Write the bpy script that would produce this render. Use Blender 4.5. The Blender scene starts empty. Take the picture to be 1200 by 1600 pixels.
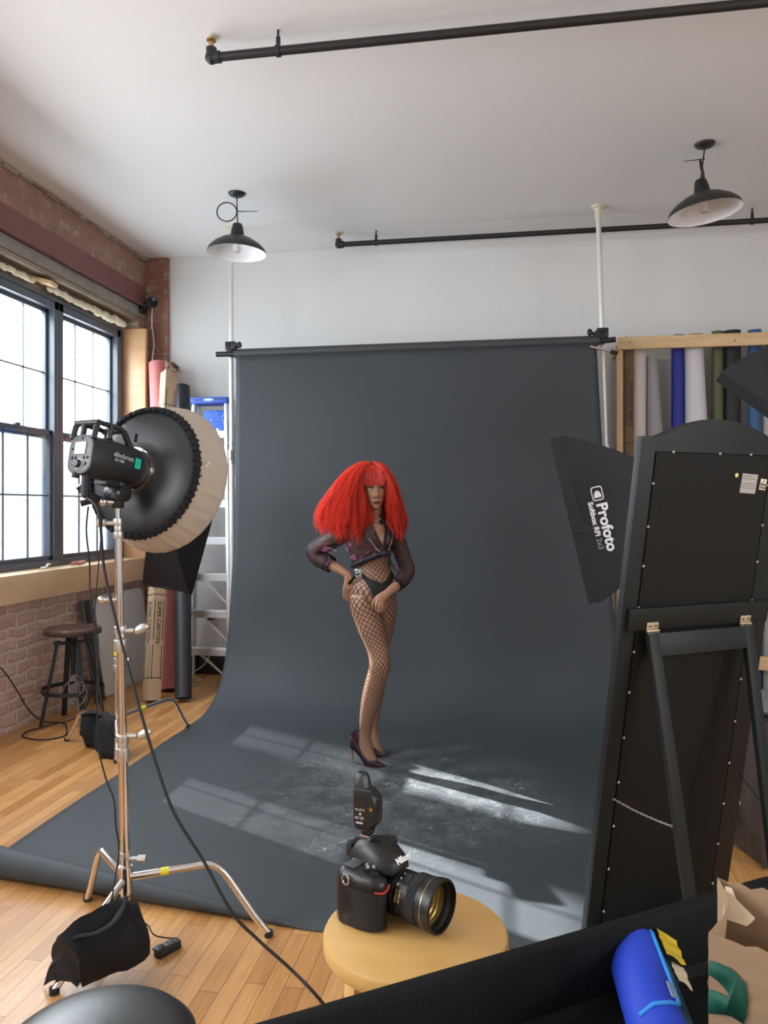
import bpy, bmesh, math, random
from mathutils import Vector, Matrix, noise
random.seed(7)
V = Vector
PI = math.pi
scn = bpy.context.scene
col = scn.collection

# ------------------------------------------------------------------ camera
F_PX, EYE, HORIZON = 1208.0, 1.5, 794.0
YAW = math.radians(9.4)
SN, CS = math.sin(YAW), math.cos(YAW)
cam_data = bpy.data.cameras.new('camera')
cam_data.sensor_fit = 'VERTICAL'
cam_data.sensor_height = 36.0
cam_data.lens = F_PX / 1600.0 * 36.0
cam_data.shift_y = -(800.0 - HORIZON) / 1600.0
cam_data.clip_start = 0.05
cam = bpy.data.objects.new('camera', cam_data)
cam.location = (0, 0, EYE)
cam.rotation_euler = (PI / 2, 0, YAW)
col.objects.link(cam)
scn.camera = cam

# ------------------------------------------------------------------ light and exposure
scn.view_settings.view_transform = 'Standard'
scn.view_settings.look = 'None'
scn.view_settings.gamma = 1.0
scn.view_settings.use_curve_mapping = False
scn.view_settings.exposure = 0.92
SKY = 6.0
SUN = 17.0
FILL_LAMP = 30.0
world = bpy.data.worlds.new('sky')
scn.world = world
world.use_nodes = True
bg = world.node_tree.nodes['Background']
bg.inputs[0].default_value = (0.86, 0.94, 1.0, 1)
wt = world.node_tree                                  # bright overcast sky above, darker street below
tc_ = wt.nodes.new('ShaderNodeTexCoord'); sp_ = wt.nodes.new('ShaderNodeSeparateXYZ'); mr_ = wt.nodes.new('ShaderNodeMapRange')
wt.links.new(tc_.outputs['Generated'], sp_.inputs[0]); wt.links.new(sp_.outputs[2], mr_.inputs[0])
mr_.inputs[1].default_value = 0.0; mr_.inputs[2].default_value = 0.45; mr_.inputs[3].default_value = SKY * 0.8; mr_.inputs[4].default_value = SKY * 2.0
wt.links.new(mr_.outputs[0], bg.inputs[1])
sun_data = bpy.data.lights.new('sun', 'SUN')
sun_data.energy = SUN
sun_data.angle = math.radians(0.50)
sun_data.color = (1.0, 0.97, 0.93)
sun = bpy.data.objects.new('sun', sun_data)
sun.rotation_euler = V((0.887, -0.462, -0.64)).to_track_quat('-Z', 'Y').to_euler()
col.objects.link(sun)
scn.cycles.use_denoising = True
scn.cycles.max_bounces = 10
scn.cycles.transparent_max_bounces = 24
scn.cycles.sample_clamp_indirect = 6.0

def area(name, loc, size_y, size_z, power, color, portal=False, aim=(1, 0, 0)):
    d = bpy.data.lights.new(name, 'AREA')
    d.shape = 'RECTANGLE'
    d.size = size_y
    d.size_y = size_z
    d.energy = power
    d.color = color
    d.cycles.is_portal = portal
    o = bpy.data.objects.new(name, d)
    o.location = loc
    a = V(aim).normalized(); ax = a.cross(V((0, 0, 1))).normalized()
    o.rotation_euler = Matrix((ax, ax.cross(a), -a)).transposed().to_euler()
    col.objects.link(o)
    return o

WIN_X = -3.48
WIN_C = [5.915, 4.965, 4.015, 3.065]          # the window band beside the backdrop
WIN_C2 = [1.2, 0.25, -0.70, -1.65]            # the band nearer the camera
for yc in WIN_C[:2]:
    area('window_portal', (WIN_X - 0.06, yc, 2.05), 0.85, 1.95, 1, (1, 1, 1), True)
for yc in WIN_C[2:] + WIN_C2:
    area('window_daylight', (WIN_X + 0.05, yc, 2.05), 0.80, 1.85, FILL_LAMP * (1.15 if yc > 2 else 1.2), (0.90, 0.95, 1.0), False, (1, 0, -0.42))  # area lamps stand in for daylight at the windows out of view
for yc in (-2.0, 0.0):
    area('window_daylight', (4.42, yc + 0.5, 2.05), 1.3, 1.85, FILL_LAMP * 1.9, (0.95, 0.98, 1.0), False, (-1, 0, -0.45))  # added fill lamps; the right wall has no windows

def at(px, py, d):
    """place point that the photograph shows at (px,py), standing d metres in front of the camera"""
    r = (px - 600.0) / F_PX * d
    return V((r * CS - d * SN, r * SN + d * CS, EYE - (py - HORIZON) / F_PX * d))
def at_z(px, py, z):
    return at(px, py, (EYE - z) * F_PX / (py - HORIZON))
def cf(r, d, z):
    """point given as metres right of / ahead of the photographer"""
    return V((r * CS - d * SN, r * SN + d * CS, z))
RIGHT = V((CS, SN, 0)); AHEAD = V((-SN, CS, 0)); UP = V((0, 0, 1))

# ------------------------------------------------------------------ materials
MATS = {}
def nodes_of(name):
    m = bpy.data.materials.new(name)
    m.use_nodes = True
    nt = m.node_tree
    return m, nt, nt.nodes['Principled BSDF'], nt.nodes['Material Output']
def mix_col(nt, fac, a, b):
    n = nt.nodes.new('ShaderNodeMix'); n.data_type = 'RGBA'
    for sock, val in ((n.inputs[0], fac), (n.inputs[6], a), (n.inputs[7], b)):
        if hasattr(val, 'is_linked') or hasattr(val, 'links'):
            nt.links.new(val, sock)
        else:
            sock.default_value = val if isinstance(val, (int, float)) else (*val[:3], 1)
    return n.outputs[2]
def noise_tex(nt, vec, scale, detail=3, rough=0.55):
    n = nt.nodes.new('ShaderNodeTexNoise')
    n.inputs['Scale'].default_value = scale
    n.inputs['Detail'].default_value = detail
    n.inputs['Roughness'].default_value = rough
    if vec is not None: nt.links.new(vec, n.inputs['Vector'])
    return n.outputs['Fac']
def ramp(nt, fac, lo, hi, a=(0, 0, 0), b=(1, 1, 1)):
    n = nt.nodes.new('ShaderNodeValToRGB')
    n.color_ramp.elements[0].position = lo; n.color_ramp.elements[0].color = (*a, 1)
    n.color_ramp.elements[1].position = hi; n.color_ramp.elements[1].color = (*b, 1)
    nt.links.new(fac, n.inputs[0])
    return n.outputs[0]
def mathn(nt, op, a, b=None, c=None):
    n = nt.nodes.new('ShaderNodeMath'); n.operation = op
    for i, x in enumerate((a, b, c)):
        if x is None: continue
        if isinstance(x, (int, float)): n.inputs[i].default_value = x
        else: nt.links.new(x, n.inputs[i])
    return n.outputs[0]
def bump(nt, bsdf, height, strength=0.3, dist=0.01):
    n = nt.nodes.new('ShaderNodeBump')
    n.inputs['Strength'].default_value = strength
    n.inputs['Distance'].default_value = dist
    nt.links.new(height, n.inputs['Height'])
    nt.links.new(n.outputs[0], bsdf.inputs['Normal'])
def coords(nt, order=None):
    tc = nt.nodes.new('ShaderNodeTexCoord')
    if order is None: return tc.outputs['Object']
    s = nt.nodes.new('ShaderNodeSeparateXYZ'); nt.links.new(tc.outputs['Object'], s.inputs[0])
    c = nt.nodes.new('ShaderNodeCombineXYZ')
    for i, k in enumerate(order):
        if k is not None: nt.links.new(s.outputs[k], c.inputs[i])
    return c.outputs[0]
def stretched(nt, sc):
    mp = nt.nodes.new('ShaderNodeMapping'); mp.inputs['Scale'].default_value = sc
    nt.links.new(coords(nt), mp.inputs[0]); return mp.outputs[0]
def M(name, color, rough=0.5, metal=0.0, var=0.0, scale=20, bmp=0.0, bscale=80, coat=0.0, emit=0.0, stretch=None, trans=0.0, sheen=0.0, spec=None):
    if name in MATS: return MATS[name]
    m, nt, b, out = nodes_of(name)
    b.inputs['Roughness'].default_value = rough
    b.inputs['Metallic'].default_value = metal
    b.inputs['Coat Weight'].default_value = coat
    b.inputs['Base Color'].default_value = (*color, 1)
    if spec is not None: b.inputs['Specular IOR Level'].default_value = spec
    if trans: b.inputs['Transmission Weight'].default_value = trans
    if sheen: b.inputs['Sheen Weight'].default_value = sheen
    vec = coords(nt)
    if stretch:
        mp = nt.nodes.new('ShaderNodeMapping'); mp.inputs['Scale'].default_value = stretch
        nt.links.new(vec, mp.inputs[0]); vec = mp.outputs[0]
    if var:
        f = noise_tex(nt, vec, scale, 4)
        nt.links.new(mix_col(nt, f, tuple(c * (1 - var) for c in color), tuple(min(1, c * (1 + var)) for c in color)), b.inputs['Base Color'])
    if bmp: bump(nt, b, noise_tex(nt, vec, bscale, 3), bmp, 0.004)
    if emit:
        b.inputs['Emission Color'].default_value = (*color, 1); b.inputs['Emission Strength'].default_value = emit
    MATS[name] = m
    return m

def brick_mat(name, c1, c2, mortar, order, bw=0.215, rh=0.075, msize=0.009, mess=0.5, pale=(0.42, 0.36, 0.32), warp=0.035):
    m, nt, b, out = nodes_of(name)
    vec = coords(nt, order)
    dn = nt.nodes.new('ShaderNodeTexNoise'); dn.inputs['Scale'].default_value = 7; nt.links.new(vec, dn.inputs['Vector'])
    va = nt.nodes.new('ShaderNodeVectorMath'); va.operation = 'MULTIPLY_ADD'
    va.inputs[1].default_value = (warp, warp, 0); nt.links.new(dn.outputs['Color'], va.inputs[0]); nt.links.new(vec, va.inputs[2])
    br = nt.nodes.new('ShaderNodeTexBrick')
    nt.links.new(va.outputs[0], br.inputs['Vector'])
    br.inputs['Scale'].default_value = 1.0
    br.inputs['Brick Width'].default_value = bw; br.inputs['Row Height'].default_value = rh
    br.inputs['Mortar Size'].default_value = msize; br.inputs['Mortar Smooth'].default_value = 0.4
    br.inputs['Color1'].default_value = (*c1, 1); br.inputs['Color2'].default_value = (*c2, 1); br.inputs['Mortar'].default_value = (*mortar, 1)
    n1 = noise_tex(nt, vec, 16, 5, 0.65)
    base = mix_col(nt, ramp(nt, n1, 0.35, 0.7), br.outputs['Color'], tuple((a + q) / 2 * 1.1 for a, q in zip(c1, c2)))
    n2 = noise_tex(nt, vec, 9, 6, 0.7)
    base = mix_col(nt, ramp(nt, n2, 0.60 - 0.06 * mess, 0.68), base, pale)
    nt.links.new(base, b.inputs['Base Color'])
    b.inputs['Roughness'].default_value = 0.85
    h = mathn(nt, 'ADD', mathn(nt, 'MULTIPLY', br.outputs['Fac'], -1.0), mathn(nt, 'MULTIPLY', n1, 0.7))
    bump(nt, b, h, 0.8, 0.012)
    MATS[name] = m
    return m

def plank_floor():
    m, nt, b, out = nodes_of('maple_plank_floor')
    vec = coords(nt, (1, 0, None))
    br = nt.nodes.new('ShaderNodeTexBrick'); nt.links.new(vec, br.inputs['Vector'])
    br.offset = 0.37; br.offset_frequency = 2; br.squash = 0.73; br.squash_frequency = 3
    br.inputs['Scale'].default_value = 1.0
    br.inputs['Brick Width'].default_value = 0.78; br.inputs['Row Height'].default_value = 0.064
    br.inputs['Mortar Size'].default_value = 0.0011; br.inputs['Mortar Smooth'].default_value = 0.2
    br.inputs['Color1'].default_value = (0.47, 0.215, 0.062, 1); br.inputs['Color2'].default_value = (0.68, 0.365, 0.130, 1)
    br.inputs['Mortar'].default_value = (0.06, 0.025, 0.01, 1)
    mp = nt.nodes.new('ShaderNodeMapping'); mp.inputs['Scale'].default_value = (1.6, 22, 1); nt.links.new(vec, mp.inputs[0])
    g = noise_tex(nt, mp.outputs[0], 3.0, 6, 0.6)
    c = mix_col(nt, ramp(nt, g, 0.3, 0.75, (0.72, 0.66, 0.6), (1.12, 1.08, 1.0)), (1, 1, 1), (1, 1, 1))
    mul = nt.nodes.new('ShaderNodeMix'); mul.data_type = 'RGBA'; mul.blend_type = 'MULTIPLY'; mul.inputs[0].default_value = 0.75
    nt.links.new(br.outputs['Color'], mul.inputs[6]); nt.links.new(ramp(nt, g, 0.3, 0.75, (0.62, 0.55, 0.5), (1, 1, 1)), mul.inputs[7])
    w = noise_tex(nt, vec, 2.2, 3)
    fin = mix_col(nt, ramp(nt, w, 0.45, 0.72, (0, 0, 0), (0.35, 0.35, 0.35)), mul.outputs[2], (0.36, 0.20, 0.09))
    nt.links.new(fin, b.inputs['Base Color'])
    nt.links.new(ramp(nt, w, 0.3, 0.7, (0.26,) * 3, (0.42,) * 3), b.inputs['Roughness'])
    b.inputs['Coat Weight'].default_value = 0.15; b.inputs['Coat Roughness'].default_value = 0.3
    bump(nt, b, br.outputs['Fac'], -0.25, 0.002)
    return m

def wood(name, c1, c2, stretch=(1, 1, 14), rough=0.45, scale=2.5, coat=0.1):
    if name in MATS: return MATS[name]
    m, nt, b, out = nodes_of(name)
    mp = nt.nodes.new('ShaderNodeMapping'); mp.inputs['Scale'].default_value = stretch
    nt.links.new(coords(nt), mp.inputs[0])
    g = noise_tex(nt, mp.outputs[0], scale, 6, 0.6)
    nt.links.new(mix_col(nt, ramp(nt, g, 0.3, 0.7), c1, c2), b.inputs['Base Color'])
    b.inputs['Roughness'].default_value = rough; b.inputs['Coat Weight'].default_value = coat
    bump(nt, b, g, 0.06, 0.002)
    MATS[name] = m
    return m

def paper_backdrop():
    """dark grey seamless paper; heel scuffs where the model has been walking"""
    m, nt, b, out = nodes_of('charcoal_seamless_paper')
    vec = coords(nt)
    base = mix_col(nt, noise_tex(nt, vec, 1.4, 4), (0.047, 0.055, 0.062), (0.056, 0.064, 0.071))
    def scuffs(scale, lo, hi, seed, distort=1.3):
        mp = nt.nodes.new('ShaderNodeMapping'); mp.inputs['Location'].default_value = (seed, seed * 0.7, 0); nt.links.new(vec, mp.inputs[0])
        dn = nt.nodes.new('ShaderNodeTexNoise'); dn.inputs['Scale'].default_value = scale * 0.9; dn.inputs['Detail'].default_value = 2
        nt.links.new(mp.outputs[0], dn.inputs['Vector'])
        va = nt.nodes.new('ShaderNodeVectorMath'); va.operation = 'MULTIPLY_ADD'; va.inputs[1].default_value = (distort / scale * 3,) * 3
        nt.links.new(dn.outputs['Color'], va.inputs[0]); nt.links.new(mp.outputs[0], va.inputs[2])
        vo = nt.nodes.new('ShaderNodeTexVoronoi'); vo.feature = 'DISTANCE_TO_EDGE'; vo.inputs['Scale'].default_value = scale
        nt.links.new(va.outputs[0], vo.inputs['Vector'])
        line = ramp(nt, vo.outputs['Distance'], 0.004, 0.022, (1, 1, 1), (0, 0, 0))
        patch = ramp(nt, noise_tex(nt, mp.outputs[0], scale * 0.55, 2), lo, hi)
        return mathn(nt, 'MULTIPLY', line, patch)
    sep = nt.nodes.new('ShaderNodeSeparateXYZ')
    nt.links.new(nt.nodes.new('ShaderNodeTexCoord').outputs['Object'], sep.inputs[0])
    dist = nt.nodes.new('ShaderNodeVectorMath'); dist.operation = 'DISTANCE'
    nt.links.new(vec, dist.inputs[0]); dist.inputs[1].default_value = (0.20, -1.95, 0.0)
    near = ramp(nt, dist.outputs['Value'], 0.25, 1.25, (1, 1, 1), (0, 0, 0))
    wide = mathn(nt, 'MULTIPLY', ramp(nt, dist.outputs['Value'], 0.7, 1.7, (1, 1, 1), (0, 0, 0)), mathn(nt, 'LESS_THAN', sep.outputs[2], 0.06))
    s = mathn(nt, 'ADD', mathn(nt, 'MULTIPLY', scuffs(9, 0.42, 0.6, 3.1), near), mathn(nt, 'MULTIPLY', scuffs(5, 0.56, 0.64, 7.7, 1.8), wide))
    haze = mathn(nt, 'MULTIPLY', mathn(nt, 'MULTIPLY', ramp(nt, noise_tex(nt, vec, 6, 5, 0.7), 0.42, 0.75), near), 0.35)
    f = mathn(nt, 'MINIMUM', mathn(nt, 'ADD', mathn(nt, 'MULTIPLY', s, 0.7), haze), 0.8)
    nt.links.new(mix_col(nt, f, base, (0.36, 0.38, 0.38)), b.inputs['Base Color'])
    b.inputs['Roughness'].default_value = 0.6
    b.inputs['Specular IOR Level'].default_value = 0.25
    bump(nt, b, noise_tex(nt, vec, 3.0, 2), 0.12, 0.01)
    return m

def sheer(name, color, alpha, pattern=None, rough=0.6):
    """thin fabric: part of the light passes between the threads"""
    m, nt, b, out = nodes_of(name)
    b.inputs['Base Color'].default_value = (*color, 1)
    b.inputs['Roughness'].default_value = rough
    tr = nt.nodes.new('ShaderNodeBsdfTransparent')
    mx = nt.nodes.new('ShaderNodeMixShader')
    nt.links.new(tr.outputs[0], mx.inputs[1]); nt.links.new(b.outputs[0], mx.inputs[2]); nt.links.new(mx.outputs[0], out.inputs[0])
    mx.inputs[0].default_value = alpha
    if pattern: pattern(nt, b, mx)
    MATS[name] = m
    return m
def fishnet(nt, b, mx):
    uv = nt.nodes.new('ShaderNodeUVMap')
    s = nt.nodes.new('ShaderNodeSeparateXYZ'); nt.links.new(uv.outputs[0], s.inputs[0])
    def line(op):
        t = mathn(nt, op, s.outputs[0], s.outputs[1])
        t = mathn(nt, 'PINGPONG', t, 0.5)
        return mathn(nt, 'LESS_THAN', t, 0.075)
    nt.links.new(mathn(nt, 'MAXIMUM', line('ADD'), line('SUBTRACT')), mx.inputs[0])
def blossoms(nt, b, mx):
    vec = coords(nt)
    dn = nt.nodes.new('ShaderNodeTexNoise'); dn.inputs['Scale'].default_value = 40; nt.links.new(vec, dn.inputs['Vector'])
    va = nt.nodes.new('ShaderNodeVectorMath'); va.operation = 'MULTIPLY_ADD'; va.inputs[1].default_value = (0.03,) * 3
    nt.links.new(dn.outputs['Color'], va.inputs[0]); nt.links.new(vec, va.inputs[2])
    vo = nt.nodes.new('ShaderNodeTexVoronoi'); vo.inputs['Scale'].default_value = 9; nt.links.new(va.outputs[0], vo.inputs['Vector'])
    fl = ramp(nt, vo.outputs['Distance'], 0.20, 0.26, (1, 1, 1), (0, 0, 0))
    ed = nt.nodes.new('ShaderNodeTexVoronoi'); ed.feature = 'DISTANCE_TO_EDGE'; ed.inputs['Scale'].default_value = 8; nt.links.new(vec, ed.inputs['Vector'])
    li = mathn(nt, 'MULTIPLY', ramp(nt, ed.outputs['Distance'], 0.02, 0.035, (1, 1, 1), (0, 0, 0)), ramp(nt, noise_tex(nt, vec, 90, 1), 0.5, 0.54))
    keep = mathn(nt, 'MULTIPLY', fl, ramp(nt, noise_tex(nt, vec, 5, 1), 0.5, 0.56))
    f = mathn(nt, 'MAXIMUM', keep, mathn(nt, 'MULTIPLY', li, 0.8))
    c = mix_col(nt, keep, (0.32, 0.12, 0.17), (0.50, 0.12, 0.38))
    nt.links.new(mix_col(nt, f, (0.02, 0.012, 0.02), c), b.inputs['Base Color'])
    nt.links.new(mathn(nt, 'MAXIMUM', mathn(nt, 'MULTIPLY', f, 0.9), 0.66), mx.inputs[0])

# ------------------------------------------------------------------ mesh building
def frame(o, ex, ey, ez):
    return Matrix(((ex[0], ey[0], ez[0], o[0]), (ex[1], ey[1], ez[1], o[1]), (ex[2], ey[2], ez[2], o[2]), (0, 0, 0, 1)))
def perp(t, hint=None):
    t = V(t).normalized()
    h = V(hint) if hint is not None else (UP if abs(t.z) < 0.9 else V((1, 0, 0)))
    a = t.cross(h)
    if a.length < 1e-5: a = t.cross(V((0, 1, 0)))
    a.normalize()
    return a, a.cross(t).normalized()
class MB:
    def __init__(s): s.v = []; s.f = []; s.m = []; s.uv = {}
    def add(s, vs, fs, mi=0):
        n = len(s.v); s.v += [V(p) for p in vs]
        s.f += [tuple(i + n for i in f) for f in fs]; s.m += [mi] * len(fs)
        return n
    def box(s, c, size, mat=None, mi=0, taper=1.0):
        x, y, z = (q / 2 for q in size)
        vs = [V((sx * x * (taper if sz > 0 else 1), sy * y * (taper if sz > 0 else 1), sz * z)) for sz in (-1, 1) for sx, sy in ((-1, -1), (1, -1), (1, 1), (-1, 1))]
        if mat is not None: vs = [mat @ (p + V(c)) for p in vs]
        else: vs = [p + V(c) for p in vs]
        s.add(vs, [(3, 2, 1, 0), (4, 5, 6, 7), (0, 1, 5, 4), (1, 2, 6, 5), (2, 3, 7, 6), (3, 0, 4, 7)], mi)
        return s
    def bar(s, p0, p1, w, h, up=UP, mi=0):
        p0, p1 = V(p0), V(p1); t = (p1 - p0)
        a, b = perp(t, up)
        s.box((0, 0, 0), (w, h, t.length), frame((p0 + p1) / 2, a, b, t.normalized()), mi)
        return s
    def rings(s, rs, caps=True, mi=0, closed=False, uv=None):
        n = len(rs[0]); base = len(s.v)
        for r in rs: s.v += [V(p) for p in r]
        m = len(rs); k = m if closed else m - 1
        for i in range(k):
            for j in range(n):
                a = base + i * n + j; b_ = base + i * n + (j + 1) % n
                c = base + ((i + 1) % m) * n + (j + 1) % n; d = base + ((i + 1) % m) * n + j
                if uv: s.uv[len(s.f)] = ((j * uv[0], uv[1][i]), ((j + 1) * uv[0], uv[1][i]), ((j + 1) * uv[0], uv[1][i + 1]), (j * uv[0], uv[1][i + 1]))
                s.f.append((a, b_, c, d)); s.m.append(mi)
        if caps and not closed:
            s.f.append(tuple(base + j for j in range(n))[::-1]); s.m.append(mi)
            s.f.append(tuple(base + (m - 1) * n + j for j in range(n))); s.m.append(mi)
        return s
    def tube(s, pts, r, n=12, mi=0, caps=True, flat=1.0, hint=None):
        pts = [V(p) for p in pts]; rs = []
        rad = r if isinstance(r, (list, tuple)) else [r] * len(pts)
        t = (pts[1] - pts[0]).normalized(); a, b = perp(t, hint)
        for i, p in enumerate(pts):
            t2 = (pts[min(i + 1, len(pts) - 1)] - pts[max(i - 1, 0)])
            if t2.length > 1e-9: t2.normalize()
            else: t2 = t
            a = (a - t2 * a.dot(t2)).normalized(); b = t2.cross(a).normalized(); t = t2
            rs.append([p + a * (math.cos(2 * PI * k / n) * rad[i]) + b * (math.sin(2 * PI * k / n) * rad[i] * flat) for k in range(n)])
        return s.rings(rs, caps, mi)
    def cyl(s, p0, p1, r0, r1=None, n=24, mi=0, caps=True):
        return s.tube([p0, p1], [r0, r0 if r1 is None else r1], n, mi, caps)
    def lathe(s, prof, o, axis=UP, n=32, mi=0, caps=False, squash=1.0, hint=None):
        a, b = perp(axis, hint); t = V(axis).normalized(); o = V(o)
        return s.rings([[o + t * h + a * (r * math.cos(2 * PI * k / n)) + b * (r * squash * math.sin(2 * PI * k / n)) for k in range(n)] for r, h in prof], caps, mi)
    def ball(s, c, r, n=16, m=10, mat=None, mi=0):
        r = (r, r, r) if isinstance(r, (int, float)) else r
        rs = []
        for i in range(m + 1):
            th = PI * (i + 0.001) / (m + 0.002)
            ring = [V((r[0] * math.sin(th) * math.cos(2 * PI * k / n), r[1] * math.sin(th) * math.sin(2 * PI * k / n), -r[2] * math.cos(th))) for k in range(n)]
            rs.append([(mat @ p if mat is not None else p) + V(c) for p in ring])
        return s.rings(rs, True, mi)
    def poly(s, pts, thick, normal, mi=0):
        n = len(pts); nv = V(normal).normalized() * thick
        s.add([V(p) for p in pts] + [V(p) + nv for p in pts], [tuple(range(n))[::-1], tuple(range(n, 2 * n))] + [(i, (i + 1) % n, n + (i + 1) % n, n + i) for i in range(n)], mi)
        return s
    def grid(s, fn, nu, nv, mi=0, uvs=None):
        base = len(s.v)
        for i in range(nu + 1):
            for j in range(nv + 1): s.v.append(V(fn(i / nu, j / nv)))
        for i in range(nu):
            for j in range(nv):
                a = base + i * (nv + 1) + j
                s.f.append((a, a + 1, a + nv + 2, a + nv + 1)); s.m.append(mi)
        return s
    def mesh(s, name, off, bevel=0, seg=2, angle=40, fix=True):
        me = bpy.data.meshes.new(name)
        me.from_pydata([p - off for p in s.v], [], s.f)
        me.polygons.foreach_set('material_index', s.m)
        if s.uv:
            uvl = me.uv_layers.new(name='uv')
            for fi, q in s.uv.items():
                for k, li in enumerate(me.polygons[fi].loop_indices): uvl.data[li].uv = q[k]
        if fix or bevel:
            bm = bmesh.new(); bm.from_mesh(me)
            if fix: bmesh.ops.recalc_face_normals(bm, faces=bm.faces)
            if bevel:
                es = [e for e in bm.edges if e.is_manifold and e.calc_face_angle(0) > math.radians(35)]
                bmesh.ops.bevel(bm, geom=es, offset=bevel, segments=seg, affect='EDGES', clamp_overlap=True, profile=0.6)
            bm.to_mesh(me); bm.free()
        me.polygons.foreach_set('use_smooth', [True] * len(me.polygons))
        me.set_sharp_from_angle(angle=math.radians(angle))
        return me
ORIGIN = {}
def build(mb, name, mats, parent=None, loc=None, bevel=0, seg=2, angle=40, fix=True, label=None, cat=None, group=None, kind=None):
    """link one mesh object; parent is its thing (or the part it belongs to)"""
    if parent is not None: off = ORIGIN[parent.name]
    elif loc is not None: off = V(loc)
    else:
        lo = [min(p[i] for p in mb.v) for i in range(3)]; hi = [max(p[i] for p in mb.v) for i in range(3)]
        off = V(((lo[0] + hi[0]) / 2, (lo[1] + hi[1]) / 2, lo[2]))
    me = mb.mesh(name, off, bevel, seg, angle, fix)
    for m in (mats if isinstance(mats, (list, tuple)) else [mats]): me.materials.append(m)
    o = bpy.data.objects.new(name, me); col.objects.link(o)
    if parent is not None: o.parent = parent
    else: o.location = off
    ORIGIN[o.name] = off
    tag(o, label, cat, group, kind)
    return o
def tag(o, label=None, cat=None, group=None, kind=None):
    for k, v in (('label', label), ('category', cat), ('group', group), ('kind', kind)):
        if v: o[k] = v
    return o
def thing(name, loc, label, cat, group=None):
    o = bpy.data.objects.new(name, None); o.empty_display_size = 0.1
    o.location = V(loc); col.objects.link(o); ORIGIN[o.name] = V(loc)
    return tag(o, label, cat, group)
def text(name, body, size, mat4, mat, parent, extrude=0.0004, spacing=1.0, bold=0.0):
    cu = bpy.data.curves.new(name, 'FONT')
    cu.body = body; cu.size = size; cu.extrude = extrude; cu.align_x = 'CENTER'; cu.align_y = 'CENTER'
    cu.space_character = spacing; cu.offset = bold; cu.resolution_u = 3
    tmp = bpy.data.objects.new(name, cu)
    me = bpy.data.meshes.new_from_object(tmp)
    bpy.data.objects.remove(tmp); bpy.data.curves.remove(cu)
    me.transform(mat4); me.transform(Matrix.Translation(-ORIGIN[parent.name]))
    me.materials.clear(); me.materials.append(mat)
    o = bpy.data.objects.new(name, me); col.objects.link(o); o.parent = parent; ORIGIN[o.name] = ORIGIN[parent.name]
    return o
def smooth_path(pts, n=8):
    pts = [V(p) for p in pts]; out = []
    for i in range(len(pts) - 1):
        p0 = pts[max(i - 1, 0)]; p1 = pts[i]; p2 = pts[i + 1]; p3 = pts[min(i + 2, len(pts) - 1)]
        for k in range(n):
            t = k / n
            out.append(0.5 * ((2 * p1) + (p2 - p0) * t + (2 * p0 - 5 * p1 + 4 * p2 - p3) * t * t + (3 * p1 - p0 - 3 * p2 + p3) * t ** 3))
    out.append(pts[-1])
    return out
def lerp(a, b, t): return a + (b - a) * t
def interp(tab, x):
    for i in range(len(tab) - 1):
        if x <= tab[i + 1][0] or i == len(tab) - 2:
            t = (x - tab[i][0]) / (tab[i + 1][0] - tab[i][0])
            return [lerp(a, b, t) for a, b in zip(tab[i][1:], tab[i + 1][1:])]

# ------------------------------------------------------------------ common materials
white_paint = M('white_wall_paint', (0.74, 0.745, 0.74), 0.75, var=0.02, scale=3, bmp=0.03, bscale=60)
ceiling_paint = M('white_ceiling_paint', (0.81, 0.805, 0.80), 0.8, var=0.02, scale=2)
black_base = M('black_skirting_paint', (0.012, 0.013, 0.015), 0.4)
frame_paint = M('dark_bronze_window_paint', (0.075, 0.09, 0.115), 0.35)
black_metal = M('black_pipe_iron', (0.014, 0.014, 0.015), 0.45, var=0.3, scale=30)
dark_enamel = M('dark_grey_enamel', (0.022, 0.023, 0.024), 0.4)
white_enamel = M('white_enamel', (0.85, 0.86, 0.87), 0.3)
chrome = M('chrome_steel', (0.72, 0.70, 0.68), 0.16, 1.0)
alu = M('brushed_aluminium', (0.74, 0.77, 0.80), 0.35, 0.85)
alu_bright = M('pale_anodised_pole', (0.80, 0.81, 0.80), 0.38, 0.45)
black_plastic = M('black_plastic', (0.011, 0.012, 0.013), 0.38)
black_rubber = M('black_rubber', (0.009, 0.009, 0.010), 0.6)
black_cloth = M('black_nylon_cloth', (0.010, 0.011, 0.014), 0.8, var=0.3, scale=25, bmp=0.4, bscale=30, spec=0.3)
brass = M('brass', (0.55, 0.36, 0.13), 0.3, 1.0)
cream_plastic = M('cream_plastic', (0.72, 0.68, 0.55), 0.5)
blue_plastic = M('bright_blue_plastic', (0.012, 0.08, 0.55), 0.4)
yellow_tape = M('yellow_tape', (0.75, 0.62, 0.02), 0.5)
pine = wood('pale_pine', (0.62, 0.43, 0.22), (0.74, 0.55, 0.32), (2, 12, 12), 0.55)

# ------------------------------------------------------------------ the room
CEIL = 3.78; BACK = 6.65; LEFT = -3.31; RIGHT_X = 4.5; REAR = -3.2
mb = MB().box(((LEFT - 0.4 + RIGHT_X) / 2, (BACK + REAR) / 2, -0.05), (RIGHT_X - LEFT + 0.6, BACK - REAR + 0.3, 0.1))
build(mb, 'floor', plank_floor(), loc=(0, 0, 0), kind='structure', label='honey coloured maple strip floor')
mb = MB().box(((LEFT - 0.4 + RIGHT_X) / 2, (BACK + REAR) / 2, CEIL + 0.05), (RIGHT_X - LEFT + 0.6, BACK - REAR + 0.3, 0.1))
build(mb, 'ceiling', ceiling_paint, loc=(0, 0, CEIL), kind='structure')
mb = MB().box(((LEFT + RIGHT_X) / 2, BACK + 0.05, CEIL / 2), (RIGHT_X - LEFT + 0.5, 0.1, CEIL))
build(mb, 'wall_back', white_paint, loc=(0, BACK, 0), kind='structure')
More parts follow.
